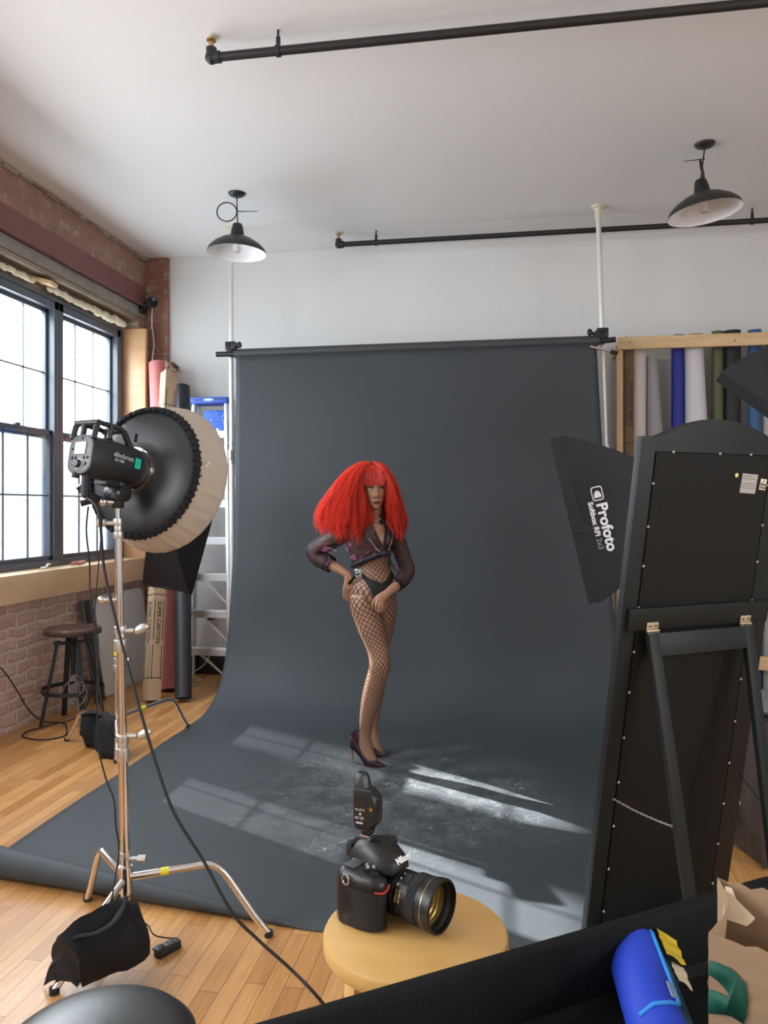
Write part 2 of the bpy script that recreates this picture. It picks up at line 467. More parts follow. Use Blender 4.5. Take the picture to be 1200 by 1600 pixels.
mb = MB().box(((LEFT + RIGHT_X) / 2, REAR - 0.05, CEIL / 2), (RIGHT_X - LEFT + 0.5, 0.1, CEIL))
build(mb, 'wall_rear', white_paint, loc=(0, REAR, 0), kind='structure')
mb = MB().box((RIGHT_X + 0.05, (BACK + REAR) / 2, CEIL / 2), (0.1, BACK - REAR + 0.2, CEIL))
build(mb, 'wall_right', white_paint, loc=(RIGHT_X, 0, 0), kind='structure')
brick = brick_mat('old_red_brick', (0.25, 0.13, 0.09), (0.37, 0.21, 0.15), (0.33, 0.26, 0.21), (1, 2, None), bw=0.22, rh=0.08, mess=1.0)
brick_low = brick_mat('worn_pink_brick', (0.44, 0.28, 0.225), (0.56, 0.385, 0.32), (0.62, 0.55, 0.49), (1, 2, None), bw=0.2, rh=0.082, msize=0.019, mess=1.5, pale=(0.55, 0.50, 0.45), warp=0.075)
brick_x = brick_mat('red_brick_pier', (0.23, 0.095, 0.065), (0.33, 0.155, 0.11), (0.31, 0.25, 0.21), (0, 2, None), mess=1.0)
WT = 0.21
def left_wall():
    mb = MB()
    def blk(y0, y1, z0, z1, x=LEFT, mi=0): mb.box((x - WT / 2, (y0 + y1) / 2, (z0 + z1) / 2), (WT, y1 - y0, z1 - z0), mi=mi)
    blk(REAR, BACK, 0, 0.87, mi=1)
    blk(REAR, BACK, 3.50, CEIL)
    blk(6.47, BACK, 0.87, 3.50)
    blk(1.70, 2.56, 0.87, 3.50)
    blk(REAR, -2.15, 0.87, 3.50)
    o = build(mb, 'wall_left', [brick, brick_low], loc=(LEFT, 0, 0), kind='structure')
left_wall()
# ragged broken brick edge where the ceiling meets the wall
mb = MB()
y = 2.2
while y < 6.55:
    w = random.uniform(0.05, 0.16); h = random.uniform(0.01, 0.035)
    mb.box((LEFT + 0.01, y + w / 2, CEIL - h / 2 - 0.004), (random.uniform(0.02, 0.05), w, h), mi=random.choice((0, 0, 1)))
    y += w * random.uniform(0.9, 1.3)
build(mb, 'trim_1', [M('crumbly_mortar', (0.36, 0.31, 0.26), 0.9, var=0.25, bmp=0.6, bscale=40), brick], kind='structure', bevel=0.004)
mb = MB().box((-3.20, BACK - 0.01, CEIL / 2), (0.225, 0.05, CEIL))
build(mb, 'trim_2', brick_x, kind='structure', label='red brick pier at the corner')
mb = MB().box((LEFT - 0.06, (6.6 - 2.2) / 2, 3.41), (0.16, 8.8, 0.185))
mb.box((LEFT + 0.0, (6.6 - 2.2) / 2, 3.325), (0.10, 8.8, 0.018))
build(mb, 'trim_3', M('red_oxide_steel', (0.20, 0.082, 0.072), 0.6, var=0.2, scale=5), kind='structure', bevel=0.004, label='dark red painted steel lintel beam')
mb = MB().box((LEFT - 0.13, 2.2, 3.265), (0.28, 8.8, 0.095))
build(mb, 'trim_4', M('rough_concrete', (0.27, 0.25, 0.22), 0.9, var=0.3, scale=9, bmp=0.7, bscale=20), kind='structure', bevel=0.01)
mb = MB().box((LEFT - 0.12, 4.5, 3.20), (0.24, 4.0, 0.03))
mb.box((-3.455, 4.5, 3.135), (0.05, 3.96, 0.10))
build(mb, 'trim_5', wood('grey_weathered_blocking', (0.20, 0.15, 0.11), (0.34, 0.27, 0.21), (8, 1, 8)), kind='structure', label='weathered timber head blocking over the window')
# wooden sill box, reveal board
oak = wood('orange_plywood', (0.56, 0.31, 0.155), (0.66, 0.40, 0.215), (1, 1, 5), 0.45, 2.0)
mb = MB().box((-3.36, 4.5, 0.965), (0.28, 3.93, 0.19))
build(mb, 'trim_6', wood('plywood_sill', (0.66, 0.46, 0.25), (0.76, 0.56, 0.34), (6, 1, 6), 0.4, 2.0), kind='structure', bevel=0.003, label='deep plywood window sill')
mb = MB().box((-3.345, 6.46, 2.08), (0.255, 0.045, 2.04))
build(mb, 'trim_7', oak, kind='structure', bevel=0.003, label='orange plywood reveal board beside the window')
mb = MB().box((-3.345, -0.2, 0.965), (0.28, 3.9, 0.19))
build(mb, 'trim_8', MATS['plywood_sill'], kind='structure', bevel=0.003)
mb = MB().box(((-3.0 + RIGHT_X) / 2, BACK - 0.012, 0.095), (RIGHT_X + 3.0, 0.024, 0.19))
build(mb, 'baseboard_back', black_base, kind='structure', bevel=0.003)

glass = None
def make_glass():
    m, nt, b, out = nodes_of('window_glass')
    tr = nt.nodes.new('ShaderNodeBsdfTransparent'); tr.inputs[0].default_value = (0.97, 0.99, 1, 1)
    gl = nt.nodes.new('ShaderNodeBsdfGlossy'); gl.inputs['Roughness'].default_value = 0.02
    mx = nt.nodes.new('ShaderNodeMixShader'); mx.inputs[0].default_value = 0.06
    nt.links.new(tr.outputs[0], mx.inputs[1]); nt.links.new(gl.outputs[0], mx.inputs[2]); nt.links.new(mx.outputs[0], out.inputs[0])
    return m
glass = make_glass()
screen_mesh = sheer('fine_insect_screen', (0.55, 0.60, 0.65), 0.60)
blocker_cloth = M('white_blind_cloth', (0.8, 0.8, 0.8), 0.8)
def window(i, yc, sun_blocker=False):
    x = WIN_X
    root = thing('window_%d' % i, (x, yc, 1.06), None, None); root['kind'] = 'structure'
    y0, y1 = yc - 0.475, yc + 0.475
    mb = MB()
    for yy in (y0 + 0.03, y1 - 0.03): mb.box((x, yy, 2.075), (0.11, 0.06, 2.03))
    mb.box((x, yc, 3.05), (0.11, 0.95, 0.08)); mb.box((x, yc, 1.085), (0.12, 0.95, 0.05))
    mb.box((x + 0.05, yc, 3.085), (0.03, 0.95, 0.03))
    if i == 1: mb.box((x, 6.415, 2.075), (0.11, 0.055, 2.03))
    f = build(mb, 'window_frame', frame_paint, root, bevel=0.004)
    for name, z0, z1, dx in (('lower_sash', 1.10, 2.09, 0.018), ('upper_sash', 2.03, 3.02, -0.018)):
        mb = MB(); ya, yb = y0 + 0.06, y1 - 0.06
        for yy in (ya + 0.014, yb - 0.014): mb.box((x + dx, yy, (z0 + z1) / 2), (0.035, 0.03, z1 - z0))
        mb.box((x + dx, yc, z0 + 0.02), (0.035, yb - ya, 0.045)); mb.box((x + dx, yc, z1 - 0.02), (0.035, yb - ya, 0.04))
        s_ = build(mb, name, frame_paint, root, bevel=0.003)
        mb = MB()
        for k in (1, 2): mb.box((x + dx, lerp(ya, yb, k / 3), (z0 + z1) / 2), (0.012, 0.009, z1 - z0 - 0.06))
        mb.box((x + dx, yc, (z0 + z1) / 2), (0.012, yb - ya - 0.03, 0.012))
        build(mb, 'glazing_bars', frame_paint, s_)
        mb = MB().box((x + dx, yc, (z0 + z1) / 2), (0.004, yb - ya - 0.04, z1 - z0 - 0.06))
        build(mb, 'pane', glass, s_)
        if name == 'lower_sash': build(MB().box((x - 0.035, yc, (z0 + z1) / 2), (0.002, yb - ya, z1 - z0)), 'insect_screen', screen_mesh, s_)
        if name == 'lower_sash':
            mb = MB().box((x + dx + 0.01, yc, z1 + 0.008), (0.03, 0.05, 0.02)); build(mb, 'sash_lock', frame_paint, root, bevel=0.003)
    if sun_blocker:
        build(MB().box((x - 0.0, yc, 2.06), (0.01, 0.86, 1.94)), 'blind', blocker_cloth, root)  # opaque panel added in the unseen windows to keep direct sun out
# sun blockers added outside, out of view, to shape the sunlight strips
outer_blocker = M('white_facade_render', (0.88, 0.90, 0.92), 0.9)
for i_, (y0, y1) in enumerate(((9.50, 10.03), (10.51, 11.2))):
    build(MB().box((-12.1, (y0 + y1) / 2, 6.0), (0.2, y1 - y0, 15.0)), 'trim_%d' % (9 + i_), outer_blocker, kind='structure', label='white chimney of the building across the yard')
build(MB().box((-12.1, 10.3, 10.6), (0.2, 3.0, 3.2)), 'trim_11', outer_blocker, kind='structure', label='white parapet of the building across the yard')  # added slab cuts the highest sun rays
i = 0
for k, yc in enumerate(WIN_C + WIN_C2):
    i += 1; window(i, yc, k >= 2)

# expanding foam bead and loose blocking over the window, debris on the sill
mb = MB()
yy = 4.3
while yy < 6.38:
    r = random.uniform(0.014, 0.026) * (1.45 if yy > 5.75 else 1.0)
    mb.ball((-3.385 + random.uniform(-0.006, 0.006), yy, 3.125 + random.uniform(-0.008, 0.012)), (r, r * 1.5, r), 10, 7)
    yy += r * 1.35
    if 5.05 < yy < 5.22: yy = 5.25
build(mb, 'foam_bead', M('cream_expanding_foam', (0.72, 0.66, 0.48), 0.7, bmp=0.4, bscale=60), label='cream expanding foam bead along the window head', cat='foam', kind='stuff')
mb = MB().box((0, 0, 0), (0.17, 0.13, 0.028), Matrix.Translation((-3.37, 5.15, 3.15)) @ Matrix.Rotation(0.25, 4, 'Y') @ Matrix.Rotation(0.2, 4, 'Z'))
mb.cyl((-3.36, 5.12, 3.135), (-3.36, 5.12, 3.12), 0.006, n=8, mi=1)
build(mb, 'timber_block', [pine, black_metal], bevel=0.002, label='pale timber block nailed above the window, between the foam beads', cat='wood block')
mb = MB()
mb.tube([(-3.33 + 0.01 * math.sin(k), 5.06 + 0.016 * k, 1.072 + (0.02 if k > 5 else 0.0)) for k in range(8)], [0.004, 0.009, 0.008, 0.006, 0.006, 0.007, 0.009, 0.005], 8)
build(mb, 'plaster_scrap', M('white_plaster', (0.8, 0.8, 0.8), 0.8), label='small curled white scrap on the window sill', cat='scrap')
mb = MB()
for k in range(6):
    mb.box((0, 0, 0), (0.035, 0.03, 0.022), Matrix.Translation((-3.31 + random.uniform(-0.02, 0.02), 5.47 + 0.022 * k, 1.074 + 0.004 * (k % 2))) @ Matrix.Rotation(random.random() * 3, 4, 'Z') @ Matrix.Rotation(random.random() * 0.5, 4, 'X'))
build(mb, 'brick_rubble', M('brick_crumbs', (0.40, 0.17, 0.12), 0.9, var=0.5, scale=30), bevel=0.004, label='pile of reddish brick crumbs on the window sill', cat='rubble', kind='stuff')

# corner junction lamp with white wire
root = thing('wall_lamp', (-3.19, 6.56, 3.30), 'small black fitting with a dangling white wire high on the brick pier', 'light fixture')
mb = MB(); a = V((0.35, -0.9, -0.2)).normalized()
mb.lathe([(0.0, -0.03), (0.03, -0.03), (0.033, 0.0), (0.045, 0.03), (0.05, 0.075), (0.044, 0.08), (0.0, 0.05)], (-3.205, 6.56, 3.36), a, 20)
build(mb, 'lamp_head', black_plastic, root)
mb = MB().lathe([(0.0, 0), (0.05, 0), (0.05, 0.03), (0.0, 0.032)], (-3.30, 6.52, 3.30), (1, 0, 0), 20).cyl((-3.28, 6.52, 3.30), (-3.21, 6.56, 3.35), 0.012)
build(mb, 'mounting_plate', black_plastic, root)
mb = MB().tube(smooth_path([(-3.205, 6.55, 3.34), (-3.20, 6.53, 3.15), (-3.185, 6.54, 2.98), (-3.18, 6.50, 2.85), (-3.18, 6.5, 2.62)]), 0.0045, 8)
build(mb, 'wire', M('white_wire', (0.7, 0.7, 0.7), 0.5), root)

# ------------------------------------------------------------------ black sprinkler pipes
def pipe(y, x0, x1, hangers, z, label):
    root = thing('sprinkler_pipe', (x0, y, z), label, 'pipe', 'black pipes under the ceiling')
    mb = MB().cyl((x0, y, z), (x1, y, z), 0.021, n=20)
    build(mb, 'pipe_run', black_metal, root)
    mb = MB().ball((x0 - 0.005, y, z), 0.031, 16, 10).cyl((x0 - 0.005, y, z), (x0 - 0.005, y, z + 0.045), 0.026, n=16).cyl((x0, y, z), (x0 + 0.04, y, z), 0.028, n=16)
    e = build(mb, 'elbow', black_metal, root)
    mb = MB().cyl((x0 - 0.005, y, z + 0.045), (x0 - 0.005, y, z + 0.075), 0.012, n=12).lathe([(0.0, 0.082), (0.024, 0.082), (0.024, 0.088), (0.0, 0.09)], (x0 - 0.005, y, z), UP, 16)
    build(mb, 'sprinkler_head', brass, root)
    for hx in hangers:
        mb = MB().cyl((hx, y, z + 0.02), (hx, y, CEIL - 0.001), 0.006, n=10).cyl((hx, y, z + 0.025), (hx, y, z + 0.065), 0.011, n=12)
        mb.rings([[V((hx + dx, y + q * math.cos(t), z + q * math.sin(t))) for dx, q in ((-0.01, 0.022), (0.01, 0.022), (0.01, 0.027), (-0.01, 0.027))] for t in [2 * PI * k / 20 for k in range(20)]], closed=True)
        build(mb, 'hanger', black_metal, root)
pipe(3.555, -1.43, 4.45, (-1.10, 1.5, 3.6), CEIL - 0.10, 'black iron pipe nearer the camera, running along the top of the photo')
pipe(6.25, -1.41, 4.45, (-1.10, 1.80, 3.9), CEIL - 0.10, 'black iron pipe near the back wall, above the backdrop and behind the hanging lamps')

# ------------------------------------------------------------------ pendant lamps
def pendant(x, y, zr, r, tilt, loop, label):
    root = thing('pendant_lamp', (x, y, zr), label, 'pendant lamp', 'dark barn pendant lamps')
    mb = MB().lathe([(0.0, -0.028), (0.03, -0.026), (0.055, -0.014), (0.062, -0.003), (0.062, 0.0), (0, 0)], (x, y, CEIL), UP, 28)
    build(mb, 'ceiling_rose', dark_enamel, root)
    R_ = Matrix.Translation((x, y, zr)) @ Matrix.Rotation(tilt, 4, 'Y')
    ax = (R_.to_3x3() @ V((0, 0, 1))); o = V((x, y, zr))
    prof = [(r, 0), (r * 1.0, 0.006), (r * 0.95, 0.032), (r * 0.80, 0.064), (r * 0.55, 0.098), (r * 0.32, 0.118), (0.048, 0.128), (0.045, 0.135), (0.036, 0.195), (0.026, 0.205), (0.0, 0.206)]
    mb = MB().lathe(prof, o, ax, 48)
    inner = [(max(q - 0.002, 0), h - 0.003) for q, h in prof[:7]] + [(0.0, 0.12)]
    inner[0] = (r - 0.001, 0.0)
    mb.lathe(inner, o, ax, 48, mi=1)
    mb.lathe([(0.0495, 0.126), (0.047, 0.15), (0.037, 0.2), (0.03, 0.212), (0, 0.214)], o, ax, 32, mi=2)
    sh = build(mb, 'lamp_shade', [dark_enamel, white_enamel, black_plastic], root, fix=False)
    mb = MB().lathe([(0.0, -0.028), (0.02, -0.022), (0.029, 0.0), (0.026, 0.02), (0.014, 0.05), (0.012, 0.075), (0.0, 0.08)], o + ax * 0.028, ax, 20)
    build(mb, 'bulb', M('clear_bulb_glass', (0.9, 0.9, 0.9), 0.05, trans=0.85), root)
    top = o + ax * 0.208
    mb = MB().tube(smooth_path([top, top + (V((x, y, CEIL - 0.02)) - top) * 0.5, (x, y, CEIL - 0.02)], 6), 0.0045, 8)
    build(mb, 'cord', black_plastic, root)
    zc = zr + 0.30
    if loop:
        c = V((x, y, zc)) - RIGHT * 0.072
        mb = MB().tube([c + RIGHT * (0.072 * math.cos(t)) + UP * (0.068 * math.sin(t)) for t in [2 * PI * k / 28 for k in range(29)]], 0.0048, 8)
        mb2 = MB().tube([V((x, y, zc + 0.004)), V((x, y, zc + 0.004)) + RIGHT * 0.155], [0.0035, 0.002], 6)
    else:
        c = V((x, y, zc - 0.035)) - RIGHT * 0.016
        mb = MB().tube([c + RIGHT * (0.02 * math.cos(t) - 0.012 * math.sin(t)) + AHEAD * 0.03 * math.cos(t) + UP * (0.07 * math.sin(t)) for t in [2 * PI * k / 28 for k in range(29)]], 0.0048, 8)
        mb2 = MB().tube([V((x, y, zc + 0.04)), V((x, y, zc + 0.025)) - RIGHT * 0.13], [0.0035, 0.002], 6)
    build(mb, 'cord_loop', black_plastic, root)
    build(mb2, 'cable_tie', black_plastic, root)
pendant(-1.966, 5.349, 3.345, 0.212, 0.03, True, 'left pendant lamp with a round loop tied in its cord, above the backdrop pole')
pendant(1.19, 5.10, 3.345, 0.222, -0.12, False, 'right pendant lamp, tilted, in front of the pipe near the ceiling')

# ------------------------------------------------------------------ backdrop
paper = paper_backdrop()
ROLL_Y, ROLL_Z = 5.955, 2.745
PX0, PX1 = -2.185, 0.62
root = thing('paper_backdrop', (-0.78, ROLL_Y, 0), 'dark grey seamless paper backdrop hanging from its roll and sweeping over the floor', 'backdrop')
prof = [(5.925, 2.72), (5.918, 2.3), (5.905, 1.75), (5.875, 1.25), (5.825, 0.90), (5.76, 0.58), (5.69, 0.36), (5.60, 0.21), (5.49, 0.105), (5.37, 0.045), (5.22, 0.015), (5.05, 0.008)]
prof = [(p.x, p.y) for p in smooth_path([(a, b, 0) for a, b in prof], 5)]
yq = 5.05
while yq > 2.95: yq -= 0.06; prof.append((yq, 0.006))
NX = 70
def edge_y(t): return lerp(2.80, 2.66, min(1, t / 0.5))      # where the sheet ends on the floor
def curl_r(t): return 0.064 * max(0.0, 1 - t / 0.50) ** 0.75
rows = []
n_flat = len(prof)
for i in range(NX + 1):
    t = i / NX; rowp = []
    e = edge_y(t); r = curl_r(t) + 0.0005
    yc = e + r + (0.05 if r > 0.01 else 0) * 0
    for k, (py_, pz) in enumerate(prof):
        x0 = PX0; x1 = PX1 + 0.12 * max(0, min(1, (2.72 - pz) / 2.2))
        x = lerp(x0, x1, t)
        yy = py_
        bz = 0.0
        if pz < 0.02:
            bz = 0.010 * max(0, noise.noise(V((x * 1.6, yy * 1.9, 0.3)))) * min(1, (5.2 - yy) * 2)
        yy = yy + (0.02 * noise.noise(V((x * 1.2, pz * 1.3, 5))) if pz > 0.1 and pz < 2.5 else 0)
        if pz < 0.007 and yy < yc: yy = max(yy, yc)
        rowp.append(V((x, yy, pz + bz)))
    # straight run-in, then the curled end
    last = rowp[-1].copy()
    for k in range(1, 4): rowp.append(V((last.x, lerp(last.y, yc, k / 3), lerp(last.z, 0.004, k / 3))))
    for k in range(1, 23):
        a = (k / 22) * math.radians(300)
        rr = r * (1 - 0.12 * k / 22)
        rowp.append(V((last.x, yc - rr * math.sin(a), 0.004 + r - rr * math.cos(a))))
    rows.append(rowp)
mb = MB(); nrow = len(rows[0])
for rw in rows: mb.v += rw
for i in range(NX):
    for j in range(nrow - 1):
        a = i * nrow + j; mb.f.append((a, a + nrow, a + nrow + 1, a + 1)); mb.m.append(0)
sheet = build(mb, 'paper_sheet', paper, root, angle=80)
sol = sheet.modifiers.new('thickness', 'SOLIDIFY'); sol.thickness = 0.0012; sol.offset = 0
mb = MB().cyl((PX0 - 0.02, ROLL_Y, ROLL_Z), (PX1 + 0.02, ROLL_Y, ROLL_Z + 0.006), 0.037, n=32)
build(mb, 'paper_roll', M('charcoal_paper_roll', (0.045, 0.05, 0.054), 0.55), root)
cb = MB().cyl((-2.36, ROLL_Y, ROLL_Z), (PX0 - 0.01, ROLL_Y, ROLL_Z), 0.021, n=24).cyl((PX1 + 0.01, ROLL_Y, ROLL_Z), (0.76, ROLL_Y, ROLL_Z + 0.01), 0.021, n=24)
build(cb, 'roll_core', black_plastic, root)
def autopole(p0, p1, label):
    root = thing('support_pole', p0, label, 'pole', 'floor-to-ceiling backdrop poles')
    p0, p1 = V(p0), V(p1); d = (p1 - p0).normalized(); L = (p1 - p0).length
    j = p0 + d * 1.93
    build(MB().cyl(p0 + d * 0.03, j, 0.0235, n=24), 'lower_tube', alu_bright, root)
    build(MB().cyl(j, p1 - d * 0.09, 0.019, n=24), 'upper_tube', alu_bright, root)
    mb = MB().cyl(j - d * 0.07, j + d * 0.05, 0.027, n=24).box(j - V((0.0, 0.035, 0.0)), (0.02, 0.03, 0.08)).cyl(j + d * 0.09, j + d * 0.11, 0.023, n=20)
    build(mb, 'locking_collar', alu, root, bevel=0.003)
    mb = MB().lathe([(0, 0), (0.055, 0), (0.055, 0.012), (0.03, 0.03), (0.024, 0.09), (0, 0.09)], p0 + V((0, 0, 0.001)), UP, 24)
    build(mb, 'rubber_foot', black_rubber, root)
    mb = MB().lathe([(0, 0), (0.052, 0), (0.052, -0.010), (0.026, -0.022), (0.022, -0.10), (0, -0.10)], p1 - V((0, 0, 0.001)), UP, 24)
    build(mb, 'ceiling_cup', cream_plastic, root)
autopole((-2.245, 6.02, 0), (-2.265, 6.02, CEIL), 'pale metal pole at the left end of the backdrop roll')
autopole((0.755, 6.02, 0), (0.64, 6.02, CEIL), 'pale metal pole at the right end of the backdrop roll')
def roll_clamp(x, side, label, z=ROLL_Z, lever=False):
    root = thing('pole_clamp', (x, 5.99, z), label, 'clamp', 'clamps holding the backdrop roll')
    mb = MB().box((x, 6.02, z + 0.075), (0.085, 0.06, 0.07)).box((x + 0.012 * side, 5.975, z + 0.03), (0.045, 0.06, 0.10))
    build(mb, 'clamp_jaw', black_plastic, root, bevel=0.006)
    mb = MB().tube([(x + 0.03 * side, ROLL_Y - 0.01, z + 0.04), (x + 0.09 * side, ROLL_Y - 0.02, z + 0.06)], 0.012, 10)
    mb.ball((x + 0.10 * side, ROLL_Y - 0.02, z + 0.065), (0.02, 0.016, 0.028), 12, 8)
    mb.cyl((x + 0.05 * side, ROLL_Y - 0.045, z + 0.05), (x + 0.05 * side, ROLL_Y + 0.02, z + 0.05), 0.024, n=16)
    build(mb, 'tightening_knob', black_plastic, root)
    if lever:
        mb = MB().tube([(x + 0.05, 5.93, z - 0.085), (x, 5.925, z - 0.07), (x - 0.1, 5.92, z - 0.045)], [0.008, 0.009, 0.015], 12)
        build(mb, 'clamp_lever', chrome, root)
        build(MB().cyl((x + 0.05, 5.93, z - 0.085), (x + 0.10, 5.935, z - 0.098), 0.016), 'lever_grip', black_rubber, root)
roll_clamp(-2.26, 1, 'black clamp on the left pole, holding the backdrop roll')
roll_clamp(0.672, -1, 'black clamp with a chrome lever on the right pole', lever=True)

# ------------------------------------------------------------------ left corner: rolls, carton, ladder, folding table, stool
def paper_roll(p0, p1, r, mat, label, name='paper_roll', group=None, core=True, r1=None, hollow=0.6):
    p0, p1 = V(p0), V(p1); d = (p1 - p0).normalized(); L = (p1 - p0).length
    if p0.z < 0.03: p0 = p0 + V((0, 0, r * math.sqrt(max(0, 1 - d.z ** 2)) + 0.002)); L = (p1 - p0).length
    root = thing(name, p0, label, 'paper roll', group)
    r1 = r1 or r
    mb = MB().lathe([(r * hollow, 0.004), (r, 0), (r1, L), (r1 * hollow, L)], p0, d, 36)
    build(mb, 'paper_wrap', mat, root)
    if core:
        mb = MB().lathe([(r * hollow, L - 0.05), (r * hollow, L - 0.002), (r * hollow - 0.006, L - 0.002), (r * hollow - 0.006, L - 0.1), (0.001, L - 0.1)], p0, d, 24)
        build(mb, 'cardboard_core', M('core_cardboard', (0.30, 0.21, 0.13), 0.8), root)
    return root
pink = M('dusty_pink_paper', (0.50, 0.15, 0.14), 0.65, var=0.1, scale=4)
paper_roll((-2.77, 5.98, 0), (-3.115, 6.49, 2.79), 0.088, pink, 'dusty pink paper roll leaning in the corner between carton and black roll')
paper_roll((-2.515, 5.66, 0), (-2.91, 6.53, 2.58), 0.066, M('black_paper_left', (0.022, 0.024, 0.030), 0.5), 'black paper roll leaning in the corner beside the stepladder')
# twin carton tubes
carton = M('corrugated_cardboard', (0.47, 0.335, 0.215), 0.75, var=0.08, scale=6)
print_ink = M('dark_brown_print', (0.055, 0.035, 0.025), 0.8)
def carton_box(p0, p1, w, label, ex, words, scale=0.055, mat=carton):
    p0, p1 = V(p0), V(p1); d = (p1 - p0).normalized(); L = (p1 - p0).length
    ex = V(ex); ex = (ex - d * ex.dot(d)).normalized(); ey = d.cross(ex).normalized()
    root = thing('cardboard_carton', p0, label, 'carton')
    mb = MB()
    Fm = frame(p0, ex, ey, d)
    mb.box((0, 0, L / 2), (w, w, L), Fm)
    build(mb, 'carton_body', mat, root, bevel=0.003)
    # the two faces turned to the room: -ey face (normal -ey) and ex face
    for o_, u, nrm in ((V((0, -w / 2, 0)), V((1, 0, 0)), V((0, -1, 0))), (V((-w / 2, 0, 0)), V((0, -1, 0)), V((-1, 0, 0)))):
        ink = MB()
        Mf = Fm @ frame(o_ + nrm * 0.0008, u, V((0, 0, 1)), nrm)
        for s_ in (-0.36, 0.36):
            for a, b in words['lines']: ink.box((s_ * w, (a + b) / 2, 0), (0.006, b - a, 0.001), Mf)
        for h in words['bands']: ink.box((0, h, 0), (w * 0.94, 0.007, 0.001), Mf)
        for c, ln in words.get('diamonds', ()):
            for a in (PI / 4, 3 * PI / 4, -PI / 4, -3 * PI / 4):
                ink.box((0, 0, 0), (ln, 0.004, 0.001), Mf @ Matrix.Translation((ln * 0.5 * math.cos(a + PI / 4) * 1.0, c + ln * 0.5 * math.sin(a + PI / 4), 0)) @ Matrix.Rotation(a + 3 * PI / 4, 4, 'Z'))
        build(ink, 'printed_lines', print_ink, root)
    for o_, u, nrm in ((V((0, -w / 2, 0)), V((1, 0, 0)), V((0, -1, 0))), (V((-w / 2, 0, 0)), V((0, -1, 0)), V((-1, 0, 0)))):
        for body, h, sz, sgn in words['text']:
            Mt = Fm @ frame(o_ + nrm * 0.0012, u, V((0, 0, 1)), nrm) @ Matrix.Translation((0, h, 0)) @ Matrix.Rotation(-PI / 2 * sgn, 4, 'Z')
            text('printed_word', body, sz, Mt, print_ink, root, bold=0.001)
    return root
cw = dict(lines=[(0.16, 0.42), (0.46, 0.78), (0.86, 1.20), (1.25, 1.7), (2.0, 2.6)], bands=[0.17, 0.82, 1.6, 2.45],
          text=[('SUPER CARTON', 0.60, 0.046, 1), ('SUPER CARTON', 1.42, 0.046, 1), ('made for paper', 1.05, 0.02, 1)])
carton_box((-2.75, 5.60, 0.012), (-2.945, 6.33, 2.68), 0.105, 'tall brown carton printed SUPER CARTON leaning beside the pink roll', RIGHT * 0.72 + AHEAD * 0.69, cw)
mb = MB()
for k in range(7):
    mb.box((0, 0, 0), (0.10, 0.07, 0.012), Matrix.Translation((-2.93 + random.uniform(-0.03, 0.03), 6.36 + random.uniform(-0.02, 0.02), 2.70 + 0.008 * k)) @ Matrix.Rotation(random.uniform(-0.8, 0.8), 4, 'X') @ Matrix.Rotation(random.uniform(-0.7, 0.7), 4, 'Y') @ Matrix.Rotation(random.random() * 3, 4, 'Z'))
build(mb, 'crumpled_paper', M('brown_crumpled_paper', (0.22, 0.14, 0.10), 0.8, var=0.2), label='crumpled brown paper lying on top of the tall carton', cat='paper', bevel=0.002)

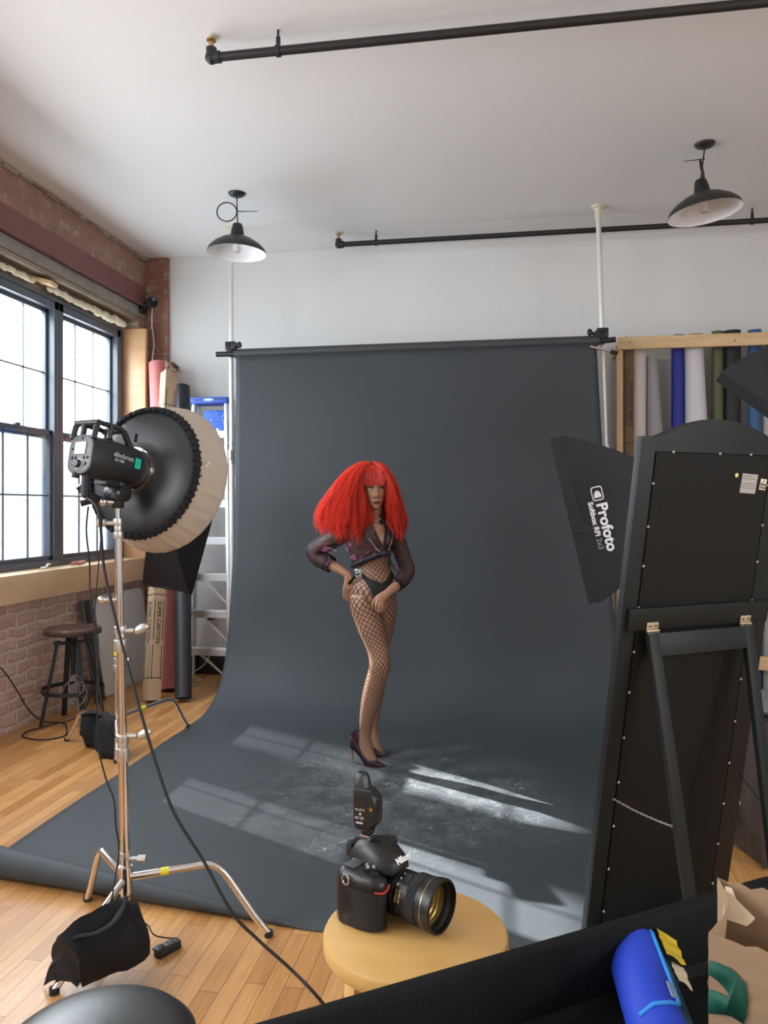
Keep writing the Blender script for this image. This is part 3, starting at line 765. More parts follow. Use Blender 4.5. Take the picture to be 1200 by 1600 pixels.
# stepladder
def ladder():
    YT = 6.30
    root = thing('stepladder', (-2.53, 6.28, 0), 'aluminium stepladder with a blue top, behind the left backdrop pole', 'ladder')
    lx_t, rx_t, lx_b, rx_b = -2.68, -2.395, -2.83, -2.29
    def side(x0, x1, y1, w, d):
        mb = MB(); mb.bar((x1, y1, 0.0), (x0, YT + (0.05 if y1 > YT else -0.02), 2.40), w, d, V((0, 1, 0))); return mb
    for a, b in ((lx_t, lx_b), (rx_t, rx_b)):
        build(side(a, b, 6.08, 0.026, 0.075), 'front_rail', alu, root, bevel=0.003)
        build(side(a, b, 6.60, 0.022, 0.045), 'rear_rail', alu, root, bevel=0.003)
    for z in (0.33, 0.64, 0.945, 1.25, 1.56, 1.86, 2.15):
        t = z / 2.4; y = lerp(6.08, YT - 0.02, t); l = lerp(lx_b, lx_t, t); r = lerp(rx_b, rx_t, t)
        mb = MB().box(((l + r) / 2, y + 0.02, z), (r - l - 0.02, 0.085, 0.006)).box(((l + r) / 2, y - 0.022, z - 0.025), (r - l - 0.02, 0.006, 0.055))
        for k in range(5): mb.box(((l + r) / 2, y - 0.015 + 0.016 * k, z + 0.004), (r - l - 0.03, 0.006, 0.004))
        build(mb, 'step', alu, root)
        if z < 1.0:
            for q in (0.0, 0.03):
                mb = MB().bar(((l + r) / 2 + q, y - 0.018, z - 0.05), (r + 0.0, y + 0.02, z - 0.27), 0.014, 0.004)
                build(mb, 'step_brace', alu, root)
    mb = MB().box((-2.54, YT + 0.02, 2.415), (0.33, 0.19, 0.055))
    top = build(mb, 'top_cap', blue_plastic, root, bevel=0.01)
    for dx in (-0.09, 0.09): build(MB().box((-2.54 + dx, YT - 0.0775, 2.42), (0.07, 0.004, 0.010)), 'cap_slot', black_plastic, top)
    mb = MB().ball((-2.54, YT - 0.076, 2.42), (0.045, 0.003, 0.011), 20, 8)
    build(mb, 'oval_badge', M('badge_silver', (0.55, 0.66, 0.85), 0.4), top)
    sp = M('blue_splashed_tray', (0.01, 0.10, 0.55), 0.45)
    mb = MB().box((-2.495, YT - 0.02, 2.225), (0.21, 0.035, 0.22))
    tr = build(mb, 'tool_tray', sp, root, bevel=0.012)
    mb = MB(); y = YT - 0.039
    rnd = random.Random(4)
    for pts in ([(-2.55, 2.32), (-2.51, 2.31), (-2.47, 2.27), (-2.44, 2.25), (-2.41, 2.25)], [(-2.53, 2.325), (-2.50, 2.33), (-2.47, 2.30)], [(-2.44, 2.255), (-2.42, 2.23), (-2.41, 2.20)]):
        build(MB().tube(smooth_path([(a, y, b) for a, b in pts], 4), 0.004, 6, flat=0.4), 'white_splash', M('pale_splash', (0.5, 0.68, 0.85), 0.6), tr)
    for k in range(9): mb.ball((-2.495 + rnd.uniform(-0.09, 0.09), y, 2.225 + rnd.uniform(-0.09, 0.09)), (rnd.uniform(0.003, 0.007), 0.002, rnd.uniform(0.003, 0.007)), 8, 6)
    mb.ball((-2.475, y, 2.165), (0.014, 0.002, 0.018), 12, 6)
    tag(build(mb, 'white_spatter', M('pale_splash', (0.5, 0.68, 0.85), 0.6), tr), kind='stuff')
ladder()
# wall outlet with white cable
root = thing('wall_outlet', (-2.68, BACK - 0.003, 0.47), 'white wall outlet with plugged adapter, behind the stepladder', 'outlet')
build(MB().box((-2.66, BACK - 0.006, 0.49), (0.085, 0.01, 0.125)), 'cover_plate', M('outlet_white', (0.66, 0.66, 0.65), 0.4), root, bevel=0.003)
mb = MB().box((-2.67, BACK - 0.03, 0.525), (0.05, 0.045, 0.045)).cyl((-2.68, BACK - 0.05, 0.515), (-2.685, BACK - 0.085, 0.505), 0.018)
build(mb, 'plug_adapter', [black_plastic], root, bevel=0.005)
mb = MB().tube(smooth_path([(-2.66, BACK - 0.03, 0.44), (-2.64, BACK - 0.06, 0.3), (-2.70, BACK - 0.09, 0.12), (-2.82, BACK - 0.12, 0.03), (-2.88, BACK - 0.16, 0.008), (-2.76, BACK - 0.20, 0.008), (-2.66, BACK - 0.28, 0.008), (-2.72, BACK - 0.3, 0.008), (-2.85, BACK - 0.22, 0.008)]), 0.004, 8)
build(mb, 'power_cable', M('white_wire', (0.7, 0.7, 0.7)), root)

# folding table leaning on the brick wall
root = thing('folding_table', (-3.2, 6.05, 0), 'grey folding table top leaning against the brick wall under the window', 'table')
e1 = V((0, 1, 0)); e2 = V((-0.09, 0, 0.79)).normalized(); nn = e1.cross(e2).normalized()
O = V((-3.165, 5.66, 0.004)); W_, H_ = 0.80, 0.80; pts = []
for cx, cz, a0 in ((W_ - 0.09, H_ - 0.09, 0), (0.09, H_ - 0.09, 90), (0.04, 0.04, 180), (W_ - 0.04, 0.04, 270)):
    rr = 0.09 if cz > 0.3 else 0.04
    for k in range(7): a = math.radians(a0 + 15 * k); pts.append(O + e1 * (cx + rr * math.cos(a)) + e2 * (cz + rr * math.sin(a)))
top = build(MB().poly(pts, 0.028, -nn if nn.x > 0 else nn), 'table_panel', M('warm_grey_panel', (0.58, 0.60, 0.57), 0.5), root, bevel=0.004)
mb = MB().bar(O + e1 * 0.1 + V((-0.045, 0, 0.05)), O + e1 * 0.1 + e2 * 0.7 + V((-0.045, 0, 0)), 0.025, 0.025)
build(mb, 'folded_leg', black_metal, root)
# sliding track piece standing by the table
root = thing('metal_track', (-3.2, 5.50, 0), 'grey slotted metal track leaning on the bricks beside the table', 'metal track')
p0, p1 = V((-3.13, 5.50, 0.01)), V((-3.262, 5.50, 0.79)); d = (p1 - p0).normalized()
mb = MB().bar(p0, p1, 0.11, 0.012, V((1, 0, 0)))
for s_ in (-1, 1): mb.bar(p0 + V((0.014, 0.05 * s_, 0)), p1 + V((0.014, 0.05 * s_, 0)), 0.012, 0.03, V((1, 0, 0)))
build(mb, 'track_channel', M('dull_grey_steel', (0.12, 0.125, 0.13), 0.45, 0.6), root, bevel=0.002)
mb = MB()
for k in range(7): mb.box(tuple(p1 + V((0.012, 0, 0)) - d * (0.03 + 0.028 * k)), (0.014, 0.045, 0.016))
mb.cyl(p1 + V((0.02, -0.02, -0.05)), p1 + V((0.03, -0.02, -0.05)), 0.02)
build(mb, 'catch_block', black_plastic, root)

# adjustable metal stool by the window wall
def metal_stool():
    C = V((-3.035, 4.99, 0)); zs = 0.665
    root = thing('adjustable_stool', C, 'dark metal stool with a round brown wooden seat, under the window', 'stool')
    gun = M('gunmetal_steel', (0.030, 0.034, 0.040), 0.5, 0.5, var=0.2)
    mb = MB().lathe([(0, -0.006), (0.17, -0.006), (0.188, 0.0), (0.192, 0.012), (0.190, 0.03), (0.182, 0.036), (0.12, 0.032), (0.0, 0.028)], C + V((0, 0, zs - 0.036)), UP, 48)
    build(mb, 'seat', wood('dark_walnut_seat', (0.055, 0.028, 0.022), (0.10, 0.05, 0.038), (1, 10, 1), 0.3), root)
    build(MB().lathe([(0.0, 0), (0.168, 0), (0.19, 0.004), (0.191, 0.022)], C + V((0, 0, zs - 0.045)), UP, 48), 'seat_rim', gun, root)
    mb = MB().cyl(C + V((0, 0, 0.33)), C + V((0, 0, zs - 0.04)), 0.017, n=20).cyl(C + V((0, 0, 0.50)), C + V((0, 0, 0.60)), 0.028).lathe([(0.0, 0.0), (0.085, 0), (0.085, 0.01), (0, 0.012)], C + V((0, 0, zs - 0.055)))
    build(mb, 'threaded_column', gun, root)
    tops = []
    for k in range(4):
        a = math.radians(48 + 90 * k); dv = V((math.cos(a), math.sin(a), 0)); tn = V((-math.sin(a), math.cos(a), 0))
        t = C + dv * 0.105 + V((0, 0, zs - 0.10)); b = C + dv * 0.215 + V((0, 0, 0.0))
        mb = MB().bar(b + V((0, 0, 0.002)), t, 0.036, 0.016, dv)
        build(mb, 'leg', gun, root, bevel=0.003)
        mb = MB().bar(C + dv * 0.02 + V((0, 0, zs - 0.105)), t + V((0, 0, -0.005)), 0.016, 0.034, tn)
        mb.box((0, 0, 0), (0.045, 0.03, 0.03), frame(t, dv, tn, UP)); build(mb, 'bracket', gun, root, bevel=0.003)
    zr = 0.235; rr = 0.205
    build(MB().rings([[C + V(((rr + dr) * math.cos(t), (rr + dr) * math.sin(t), zr + dz)) for dr, dz in ((-0.003, -0.014), (0.003, -0.014), (0.003, 0.014), (-0.003, 0.014))] for t in [2 * PI * k / 48 for k in range(48)]], closed=True), 'foot_ring', gun, root)
metal_stool()
# wires hung on the stool
mb = MB(); c = V((-2.93, 4.86, 0.30))
rnd = random.Random(9)
for k in range(6):
    r = rnd.uniform(0.035, 0.07); t0 = rnd.random() * 6
    cc = c + V((rnd.uniform(-0.03, 0.03), rnd.uniform(-0.02, 0.02), -0.045 * k * 0.5))
    mb.tube([cc + RIGHT * (r * math.cos(t + t0)) + AHEAD * (0.02 * math.sin(t * 2)) + UP * (r * 1.2 * math.sin(t + t0)) for t in [2 * PI * q / 24 for q in range(23)]], 0.0028, 6)
mb.tube(smooth_path([c + V((0.0, 0, 0.02)), c + V((0.03, -0.03, -0.13)), c + V((0.06, -0.05, -0.22)), c + V((0.07, -0.1, -0.292))]), 0.003, 6)
build(mb, 'wire_coil', M('grey_wire', (0.16, 0.17, 0.19), 0.4), label='tangle of thin grey wire hanging from the stool foot ring', cat='wire')
# black cable coming down the bricks and looping on the floor
pts = [at(-25, 1030, 4.9), V((-3.27, 4.546, 0.457)), V((-3.25, 4.667, 0.30)), V((-3.25, 4.80, 0.13)), V((-3.22, 4.92, 0.02)), V((-3.08, 4.94, 0.006)), V((-2.98, 4.82, 0.006)), V((-2.90, 4.66, 0.006)), V((-2.99, 4.56, 0.006)), V((-3.15, 4.60, 0.006)), V((-3.20, 4.72, 0.006)), V((-3.12, 4.85, 0.014)), V((-3.02, 4.99, 0.03)), V((-2.96, 5.05, 0.12)), V((-2.93, 5.04, 0.24))]
mb = MB().tube(smooth_path(pts, 8), 0.0045, 8)
build(mb, 'black_cable', black_rubber, label='black cable hanging down the brick wall and looping by the stool leg', cat='cable')

# ------------------------------------------------------------------ light stands
def turtle_stand(name, base, top, feet, bends, zj, label, sections, tape=None, mat=chrome, n=28):
    base = V(base); top = V(top)
    root = thing(name, (base.x, base.y, 0), label, 'light stand')
    d = (top - base)
    def on(z): return base + d * ((z - base.z) / d.z)
    for z0, z1, r in sections: build(MB().cyl(on(z0), on(z1), r, n=n), 'pole_section', mat, root)
    legs = []
    for (f, b) in zip(feet, bends):
        f = V(f); b = V(b); j = on(zj) + (b - on(zj)).normalized() * 0.012
        mid = b + (f - b) * 0.22; pre = b + (j - b) * 0.16
        path = [j, lerp(j, pre, 0.5), pre] + [((1 - t) ** 2) * pre + 2 * t * (1 - t) * b + t * t * mid for t in (0.2, 0.35, 0.5, 0.65, 0.8)] + [mid, lerp(mid, f, 0.6), f + V((0, 0, 0.010))]
        g = build(MB().tube(path, 0.0125, 20), 'leg', mat, root); legs.append((g, path))
        build(MB().cyl(f + V((0, 0, 0.001)), f + V((0, 0, 0.02)), 0.0155, n=16), 'leg_tip', black_rubber, g)
    mb = MB().cyl(on(zj - 0.05), on(zj + 0.04), 0.022, n=24)
    build(mb, 'leg_hub', mat, root)
    if tape:
        for k, t in tape:
            g, path = legs[k]; a = lerp(path[0], path[2], t); b = lerp(path[0], path[2], t + 0.11)
            build(MB().cyl(a, b, 0.0135, n=20), 'tape_band', yellow_tape, g)
    return root, on
def collar(root, on, z, h, r, knob_dir, kz=0.0, big=True):
    mb = MB().cyl(on(z), on(z + h), r, n=28).cyl(on(z + h), on(z + h + 0.02), r * 0.82, n=28).cyl(on(z + h + 0.02), on(z + h + 0.045), r * 0.95, n=28)
    c = build(mb, 'collar', M('cast_aluminium', (0.62, 0.61, 0.58), 0.35, 0.9), root, bevel=0.001)
    k = V(knob_dir).normalized(); o = on(z + h + 0.03 + kz)
    mb = MB().cyl(o + k * r * 0.7, o + k * (r + 0.025), 0.008, n=14)
    e = o + k * (r + 0.03)
    if big: mb.ball(e + k * 0.02 + UP * 0.006, (0.028, 0.012, 0.016), 16, 10, frame((0, 0, 0), (k + UP * 0.35).normalized(), AHEAD, UP))
    else: mb.cyl(e - k * 0.005, e + k * 0.022, 0.0135, n=8)
    build(mb, 'knob', MATS['cast_aluminium'], c)
st1, on1 = turtle_stand('light_stand', (-1.305, 2.47, 0.16), tuple(at(184, 786, 2.60)),
    [(-0.841, 2.606, 0), (-1.60, 2.73, 0), (-1.395, 2.19, 0)], [(-1.015, 2.572, 0.262), (-1.455, 2.56, 0.285), (-1.335, 2.31, 0.16)], 0.235,
    'tall chrome light stand carrying the studio flash, yellow tape on one leg', [(0.16, 0.70, 0.0165), (0.70, 1.06, 0.0140), (1.06, 1.42, 0.0125), (1.42, 1.50, 0.009)], [(0, 0.42)])
collar(st1, on1, 0.64, 0.045, 0.0225, RIGHT, 0.01)
collar(st1, on1, 1.015, 0.04, 0.021, RIGHT, 0.0)
collar(st1, on1, 0.275, 0.006, 0.019, RIGHT, -0.01, False)
collar(st1, on1, 1.40, 0.02, 0.0165, -RIGHT, 0.0, False)
mb = MB().cyl(on1(1.19) - RIGHT * 0.012, on1(1.19) - RIGHT * 0.05, 0.006).ball(on1(1.19) - RIGHT * 0.06, (0.018, 0.01, 0.012), 12, 8)
build(mb, 'side_knob', chrome, st1)
# rear stand (mostly hidden), behind the first
st2, on2 = turtle_stand('light_stand', (-2.385, 4.40, 0.13), (-2.385, 4.40, 1.30),
    [(-2.19, 5.0, 0), (-2.83, 4.58, 0), (-2.30, 4.235, 0)], [(-2.235, 4.86, 0.235), (-2.70, 4.53, 0.215), (-2.325, 4.285, 0.225)], 0.22,
    'chrome light stand farther back, with a black sandbag on its leg', [(0.13, 0.55, 0.017), (0.55, 0.95, 0.015), (0.95, 1.30, 0.0125)], [(0, 0.45)])
collar(st2, on2, 0.50, 0.04, 0.022, RIGHT, 0.0, False)
build(MB().cyl(on2(0.60), on2(0.68), 0.0165, n=16), 'tape_band', yellow_tape, st2)

# ------------------------------------------------------------------ studio flash head
FL0 = V((-0.937, 2.395)); 
P0 = cf(-0.969, 2.48, 1.678); P1 = cf(-0.865, 2.69, 1.634)
AX = (P1 - P0).normalized(); SX = AX.cross(UP).normalized(); UX = SX.cross(AX).normalized()
FH = frame(P0, SX, UX, -AX)          # local x right, y up, z toward the photographer
LEN = (P1 - P0).length
root = thing('studio_flash', on1(1.50), 'black studio flash head with control panel, on top of the tall chrome stand', 'studio flash')
charcoal = M('charcoal_plastic', (0.020, 0.024, 0.028), 0.42)
def rrect(w, h, r, n=6):
    pts = []
    for cx, cy, a0 in ((w / 2 - r, h / 2 - r, 0), (-w / 2 + r, h / 2 - r, 90), (-w / 2 + r, -h / 2 + r, 180), (w / 2 - r, -h / 2 + r, 270)):
        for k in range(n): a = math.radians(a0 + 90 * k / (n - 1)); pts.append((cx + r * math.cos(a), cy + r * math.sin(a)))
    return pts
def slab(mb, M4, w, h, r, z0, z1, mi=0, s1=1.0, n=6):
    a = rrect(w, h, r, n)
    mb.rings([[M4 @ V((x, y, z0)) for x, y in a], [M4 @ V((x * s1, y * s1, z1)) for x, y in a]], True, mi)
    return mb
mb = MB()
rs = []
for t, w, h, rr, dy in ((0.0, 0.108, 0.122, 0.045, -0.006), (0.12, 0.122, 0.132, 0.05, -0.004), (0.5, 0.130, 0.134, 0.055, 0.0), (0.72, 0.134, 0.136, 0.0665, 0.002), (0.86, 0.138, 0.138, 0.068, 0.002), (0.97, 0.130, 0.130, 0.064, 0.0), (1.0, 0.118, 0.118, 0.058, 0.0)):
    rs.append([FH @ V((x, y + dy, -t * LEN)) for x, y in rrect(w, h, rr, 8)])
mb.rings(rs, True)
build(mb, 'flash_body', charcoal, root, angle=50)
# handle loop over the body
mb = MB()
for sx in (-0.047, 0.047):
    mb.tube([FH @ V((sx, 0.045, 0.004)), FH @ V((sx, 0.088, -0.002)), FH @ V((sx * 0.9, 0.103, -0.012)), FH @ V((sx * 0.9, 0.106, -0.10)), FH @ V((sx * 0.85, 0.10, -0.125)), FH @ V((sx * 0.8, 0.055, -0.165))], [0.010, 0.010, 0.009, 0.009, 0.010, 0.012], 10)
mb.tube([FH @ V((-0.05, 0.100, -0.006)), FH @ V((0.05, 0.100, -0.006))], 0.011, 12)
mb.tube([FH @ V((-0.043, 0.103, -0.115)), FH @ V((0.043, 0.103, -0.115))], 0.011, 12)
mb.tube([FH @ V((-0.012, 0.100, -0.006)), FH @ V((-0.012, 0.058, -0.004))], 0.010, 10)
mb.tube([FH @ V((0.047, 0.103, -0.06)), FH @ V((0.047, 0.06, -0.06))], 0.009, 10)
build(mb, 'carry_handle', charcoal, root)
mb = slab(MB(), FH @ Matrix.Translation((0, -0.006, 0)), 0.094, 0.118, 0.034, -0.002, 0.006)
mb2 = MB()
a_ = rrect(0.094, 0.118, 0.034, 10)
mb.tube([FH @ V((x * 1.04, y * 1.04 - 0.006, 0.003)) for x, y in a_ + a_[:1]], 0.004, 8)
panel = build(mb, 'control_panel', M('panel_grey', (0.085, 0.095, 0.105), 0.4), root, bevel=0.001)
mb = slab(MB(), FH @ Matrix.Translation((-0.002, 0.014, 0)), 0.048, 0.040, 0.003, 0.005, 0.0085)
build(mb, 'display_screen', M('tan_display', (0.36, 0.26, 0.17), 0.12), panel)
mb = slab(MB(), FH @ Matrix.Translation((-0.002, 0.014, 0)), 0.054, 0.046, 0.004, 0.004, 0.0072)
build(mb, 'display_bezel', black_plastic, panel)
mb = MB().lathe([(0.0, 0.020), (0.011, 0.020), (0.0125, 0.018), (0.013, 0.005)], FH @ V((-0.002, -0.038, 0)), -AX, 28)
build(mb, 'dial', black_plastic, panel)
mb = MB().tube([FH @ V((-0.002 + 0.0165 * math.cos(t), -0.038 + 0.0165 * math.sin(t), 0.0075)) for t in [math.radians(q) for q in range(-115, 96, 10)]], 0.0014, 8)
build(mb, 'dial_ring', M('pale_ring', (0.8, 0.82, 0.85), 0.3), panel)
for bx, by, br in ((-0.035, -0.017, 0.0052), (-0.020, -0.017, 0.0048), (0.018, -0.017, 0.0048), (0.033, -0.017, 0.0052), (-0.027, -0.037, 0.0065), (0.026, -0.037, 0.0065), (-0.037, 0.012, 0.004), (0.0, 0.047, 0.004)):
    build(MB().lathe([(0.0, 0.0105), (br * 0.9, 0.0105), (br, 0.009), (br, 0.004)], FH @ V((bx, by, 0)), -AX, 16), 'button', black_plastic, panel)
# lettering on the side turned to the camera
SD = frame(FH @ V((0.0672, 0.004, -0.125)), -FH.col[2].xyz, UX, SX)
def side_frame(x_along, yy):
    o = FH @ V((0.0692, yy, -x_along)); return frame(o, AX, UX, SX)
text('lettering', 'elinchrom', 0.022, side_frame(0.112, 0.012), M('pale_grey_print', (0.42, 0.44, 0.45), 0.5), root, bold=0.0006)
text('lettering', 'ELC 500', 0.012, side_frame(0.095, -0.005), MATS['pale_grey_print'], root, bold=0.0006)
teal = M('turquoise_sticker', (0.0, 0.72, 0.52), 0.5)
sm = side_frame(0.176, 0.004)
mb = MB().box((0, 0, 0.0006), (0.024, 0.034, 0.0012), sm)
st = build(mb, 'sticker', teal, root)
mb = MB()
for k in range(4): mb.box((0.0, -0.011 + 0.0075 * k, 0.0014), (0.015, 0.0015, 0.0006), sm)
mb.box((-0.008, 0, 0.0014), (0.0012, 0.026, 0.0006), sm); mb.box((0.001, 0, 0.0014), (0.0012, 0.024, 0.0006), sm)
build(mb, 'sticker_lines', M('dark_teal_print', (0.0, 0.18, 0.14), 0.6), st)
mb = MB().box((0.055, 0.092, -0.165), (0.006, 0.03, 0.012), FH)
build(mb, 'slide_lock', black_plastic, root, bevel=0.002)
# tilt bracket
on_t = on1(1.50)
mb = MB().tube([on_t, on1(1.55), FH @ V((0.0, -0.105, -0.17)), FH @ V((0.0, -0.062, -0.17))], [0.019, 0.024, 0.030, 0.030], 16)
mb.cyl(FH @ V((-0.035, -0.10, -0.17)), FH @ V((0.04, -0.10, -0.17)), 0.027, n=24)
mb.box((0, -0.072, -0.15), (0.05, 0.02, 0.11), FH)
br = build(mb, 'tilt_bracket', black_plastic, root, bevel=0.003)
mb = MB().tube([FH @ V((0.035, -0.115, -0.17)), FH @ V((-0.03, -0.13, -0.15)), FH @ V((-0.075, -0.115, -0.11)), FH @ V((-0.085, -0.09, -0.08))], [0.012, 0.013, 0.015, 0.011], 12)
build(mb, 'tilt_lever', black_plastic, br)
mb = MB().tube([on1(1.525) + RIGHT * 0.02, on1(1.53) - RIGHT * 0.05 - AHEAD * 0.03, on1(1.515) - RIGHT * 0.105 - AHEAD * 0.05], [0.013, 0.016, 0.020], 6, flat=0.6)
build(mb, 'grip_handle', black_plastic, br)
build(MB().cyl(on1(1.52), on1(1.52) - RIGHT * 0.03 - AHEAD * 0.03, 0.010).ball(on1(1.52) - RIGHT * 0.035 - AHEAD * 0.035, 0.014, 12, 8), 'bracket_screw', chrome, br)
mb = MB().cyl(FH @ V((-0.012, -0.065, 0.0)), FH @ V((-0.014, -0.082, 0.0)), 0.012).tube([FH @ V((0.01, -0.06, -0.02)), FH @ V((0.015, -0.10, -0.02)), FH @ V((0.02, -0.14, -0.02))], 0.013, 12)
build(mb, 'power_plug', black_rubber, root)

# dish with stretched fabric cover
root = thing('beauty_dish', P1, 'round black flash dish with a gathered beige fabric cover, on the studio flash', 'light modifier')
DX = (AX + RIGHT * -0.06 + AHEAD * 0.03).normalized(); B = P1 - AX * 0.012
mb = MB().lathe([(0.064, 0.0), (0.077, 0.0), (0.080, 0.012), (0.078, 0.022), (0.070, 0.03)], B, DX, 48)
build(mb, 'speed_ring', chrome, root)
mb = MB().lathe([(0.072, 0.020), (0.082, 0.024), (0.11, 0.027), (0.160, 0.034), (0.205, 0.043), (0.228, 0.054), (0.233, 0.060), (0.23, 0.064)], B, DX, 96)
build(mb, 'dish_shell', M('satin_black_shell', (0.020, 0.023, 0.026), 0.34), root)
def ruffled(prof, amp, freq, n=360, seed=1, side=1):
    a, b = perp(DX); rs = []
    rnd = random.Random(seed); ph = [rnd.random() * 6 for _ in range(4)]
    for k, (r, h, w) in enumerate(prof):
        ring = []
        for j in range(n):
            t = 2 * PI * j / n
            q = math.sin(freq * t + ph[0]) + 0.6 * math.sin(freq * 1.7 * t + ph[1] + 1.3 * math.sin(3 * t)) + 0.4 * math.sin(freq * 0.53 * t + ph[2])
            ring.append(B + DX * (h + amp * w * q) + a * ((r + amp * 0.5 * w * q) * math.cos(t)) + b * ((r + amp * 0.5 * w * q) * math.sin(t)))
        rs.append(ring)
    return rs
mb = MB().rings(ruffled([(0.219, 0.045, 0.2), (0.222, 0.040, 1.2), (0.230, 0.041, 1.6), (0.238, 0.048, 1.6), (0.241, 0.057, 1.2), (0.236, 0.062, 0.5)], 0.0028, 67), False)
build(mb, 'elastic_ruffle', black_cloth, root)
mb = MB().rings(ruffled([(0.234, 0.058, 1.2), (0.243, 0.078, 1.2), (0.254, 0.105, 1.0), (0.263, 0.132, 0.8), (0.270, 0.158, 0.45), (0.271, 0.172, 0.15), (0.266, 0.181, 0), (0.25, 0.186, 0), (0.15, 0.188, 0), (0.001, 0.189, 0)], 0.0068, 33, seed=5), False)
sock, nt, b_, out = nodes_of('beige_diffusion_fabric')
b_.inputs['Base Color'].default_value = (0.66, 0.58, 0.49, 1); b_.inputs['Roughness'].default_value = 0.85
b_.inputs['Transmission Weight'].default_value = 0.0
trn = nt.nodes.new('ShaderNodeBsdfTranslucent'); trn.inputs[0].default_value = (0.55, 0.48, 0.40, 1)
mx = nt.nodes.new('ShaderNodeMixShader'); mx.inputs[0].default_value = 0.35
nt.links.new(b_.outputs[0], mx.inputs[1]); nt.links.new(trn.outputs[0], mx.inputs[2]); nt.links.new(mx.outputs[0], out.inputs[0])
build(mb, 'fabric_cover', sock, root, angle=60)
a, b = perp(DX)
mb = MB().tube([B + DX * 0.075 + a * 0.246 + b * 0.02, B + DX * 0.08 + a * 0.258 + b * 0.035], 0.004, 6)
build(mb, 'pull_tab', M('pale_tab', (0.6, 0.56, 0.48), 0.7), root)

# cables of the flash
def cable(name, pts, r, label, mat=black_rubber, n=8):
    return build(MB().tube(smooth_path(pts, n), r, 8), name, mat, label=label, cat='cable')
pl = FH @ V((0.02, -0.14, -0.02))
cable('power_cord', [pl, at(154, 800, 2.40), at(163, 890, 2.42), at(185, 985, 2.38), at(212, 1085, 2.30), at(243, 1190, 2.25), at(272, 1270, 2.22), at(318, 1345, 2.2), at(362, 1425, 2.15), at(405, 1470, 2.12), at(455, 1515, 2.08), at(500, 1562, 2.03), at_z(560, 1640, 0.01)], 0.0046, 'thick black power cord running from the flash down across the floor')
q1 = at(138, 792, 2.45); q2 = at(160, 800, 2.47)
cable('sync_cord', [q1, at(135, 830, 2.5), at(140, 880, 2.55), at(141, 930, 2.55), at(148, 965, 2.55), at(153, 1010, 2.56), at(152, 1080, 2.56), at(153, 1160, 2.56), at(165, 1215, 2.56), at(178, 1250, 2.55), at(181, 1290, 2.55), at(186, 1330, 2.56), at(177, 1390, 2.52), at(173, 1420, 2.5), at(181, 1438, 2.47)], 0.0028, 'thin black cord hanging in front of the metal stool down to the near sandbag')
cable('modelling_cord', [q2, at(158, 835, 2.6), at(155, 870, 2.62), at(150, 930, 2.62), at(147, 975, 2.62), at(150, 1020, 2.62), at(156, 1080, 2.62), at(163, 1130, 2.62), at(178, 1150, 2.66), at(190, 1148, 2.69)], 0.0022, 'second thin cord hanging beside the stand, ending at its middle collar')

# ------------------------------------------------------------------ sandbags, receiver
def pouch(mb, c, ax, ay, az, seed, n=28, m=18, e=0.55, amp=0.12, sag=0.25):
    """a slumped pillow"""
    c, ax, ay, az = V(c), V(ax), V(ay), V(az); rs = []
    sp = lambda v, p: math.copysign(abs(v) ** p, v)
    for i in range(m + 1):
        ph = -PI / 2 + PI * (i + 0.02) / (m + 0.04); ring = []
        for j in range(n):
            th = 2 * PI * j / n
            x = sp(math.cos(ph), e) * sp(math.cos(th), e); y = sp(math.cos(ph), e) * sp(math.sin(th), e); z = sp(math.sin(ph), 0.9)
            w = 1 + sag * (-z) * 0.6
            p = c + ax * x * w + ay * y * w + az * z
            nz = noise.noise(p * 11 + V((seed, 0, 0))) + 0.6 * noise.noise(p * 26 + V((0, seed, 0)))
            p = p + (p - c) * amp * nz
            p.z = max(p.z, 0.004)
            ring.append(p)
        rs.append(ring)
    mb.rings(rs, True)
root = thing('sandbag', (-1.30, 2.28, 0), 'black sandbag draped over the near leg of the tall light stand', 'sandbag')
pt = lambda px, py, d: at(px, py, d)
mb = MB()
# saddle-shaped bag: a tent of cloth over the leg, lofted from its top ridge
def tent(ridge, hemA, hemB, seed, seg=12):
    mb = MB(); ridge = smooth_path(ridge, 5); hemA = smooth_path(hemA, 5); hemB = smooth_path(hemB, 5); rs = []
    n = min(len(ridge), len(hemA), len(hemB))
    for i in range(n):
        r, a, b_ = ridge[i], hemA[i], hemB[i]; ring = []
        for k in range(seg + 1):
            t = k / seg; p = lerp(a, r, t); p = p + (a - b_).normalized() * math.sin(PI * t) * 0.035
            ring.append(p)
        for k in range(1, seg + 1):
            t = k / seg; p = lerp(r, b_, t); p = p + (b_ - a).normalized() * math.sin(PI * t) * 0.035
            ring.append(p)
        for k in range(1, 6): ring.append(lerp(b_, a, k / 6) + V((0, 0, 0.02)))
        ring = [p + V((noise.noise(p * 14 + V((seed, 0, 0))), noise.noise(p * 14 + V((0, seed, 0))), noise.noise(p * 16 + V((0, 0, seed))))) * 0.013 for p in ring]
        for p in ring: p.z = max(p.z, 0.004)
        rs.append(ring)
    return mb.rings(rs, True)
mb = tent([pt(196, 1400, 2.56), pt(176, 1408, 2.44), pt(136, 1428, 2.34), pt(98, 1455, 2.28)],
          [pt(196, 1412, 2.60), pt(168, 1480, 2.52), pt(118, 1505, 2.46), pt(84, 1510, 2.42)],
          [pt(214, 1420, 2.56), pt(234, 1490, 2.46), pt(170, 1528, 2.38), pt(130, 1542, 2.30)], 3)
build(mb, 'bag_body', black_cloth, root, angle=60)
mb = tent([pt(112, 1462, 2.34), pt(102, 1480, 2.33), pt(92, 1498, 2.33)], [pt(98, 1470, 2.38), pt(86, 1500, 2.40), pt(66, 1540, 2.42)], [pt(128, 1470, 2.33), pt(128, 1505, 2.30), pt(118, 1545, 2.30)], 8)
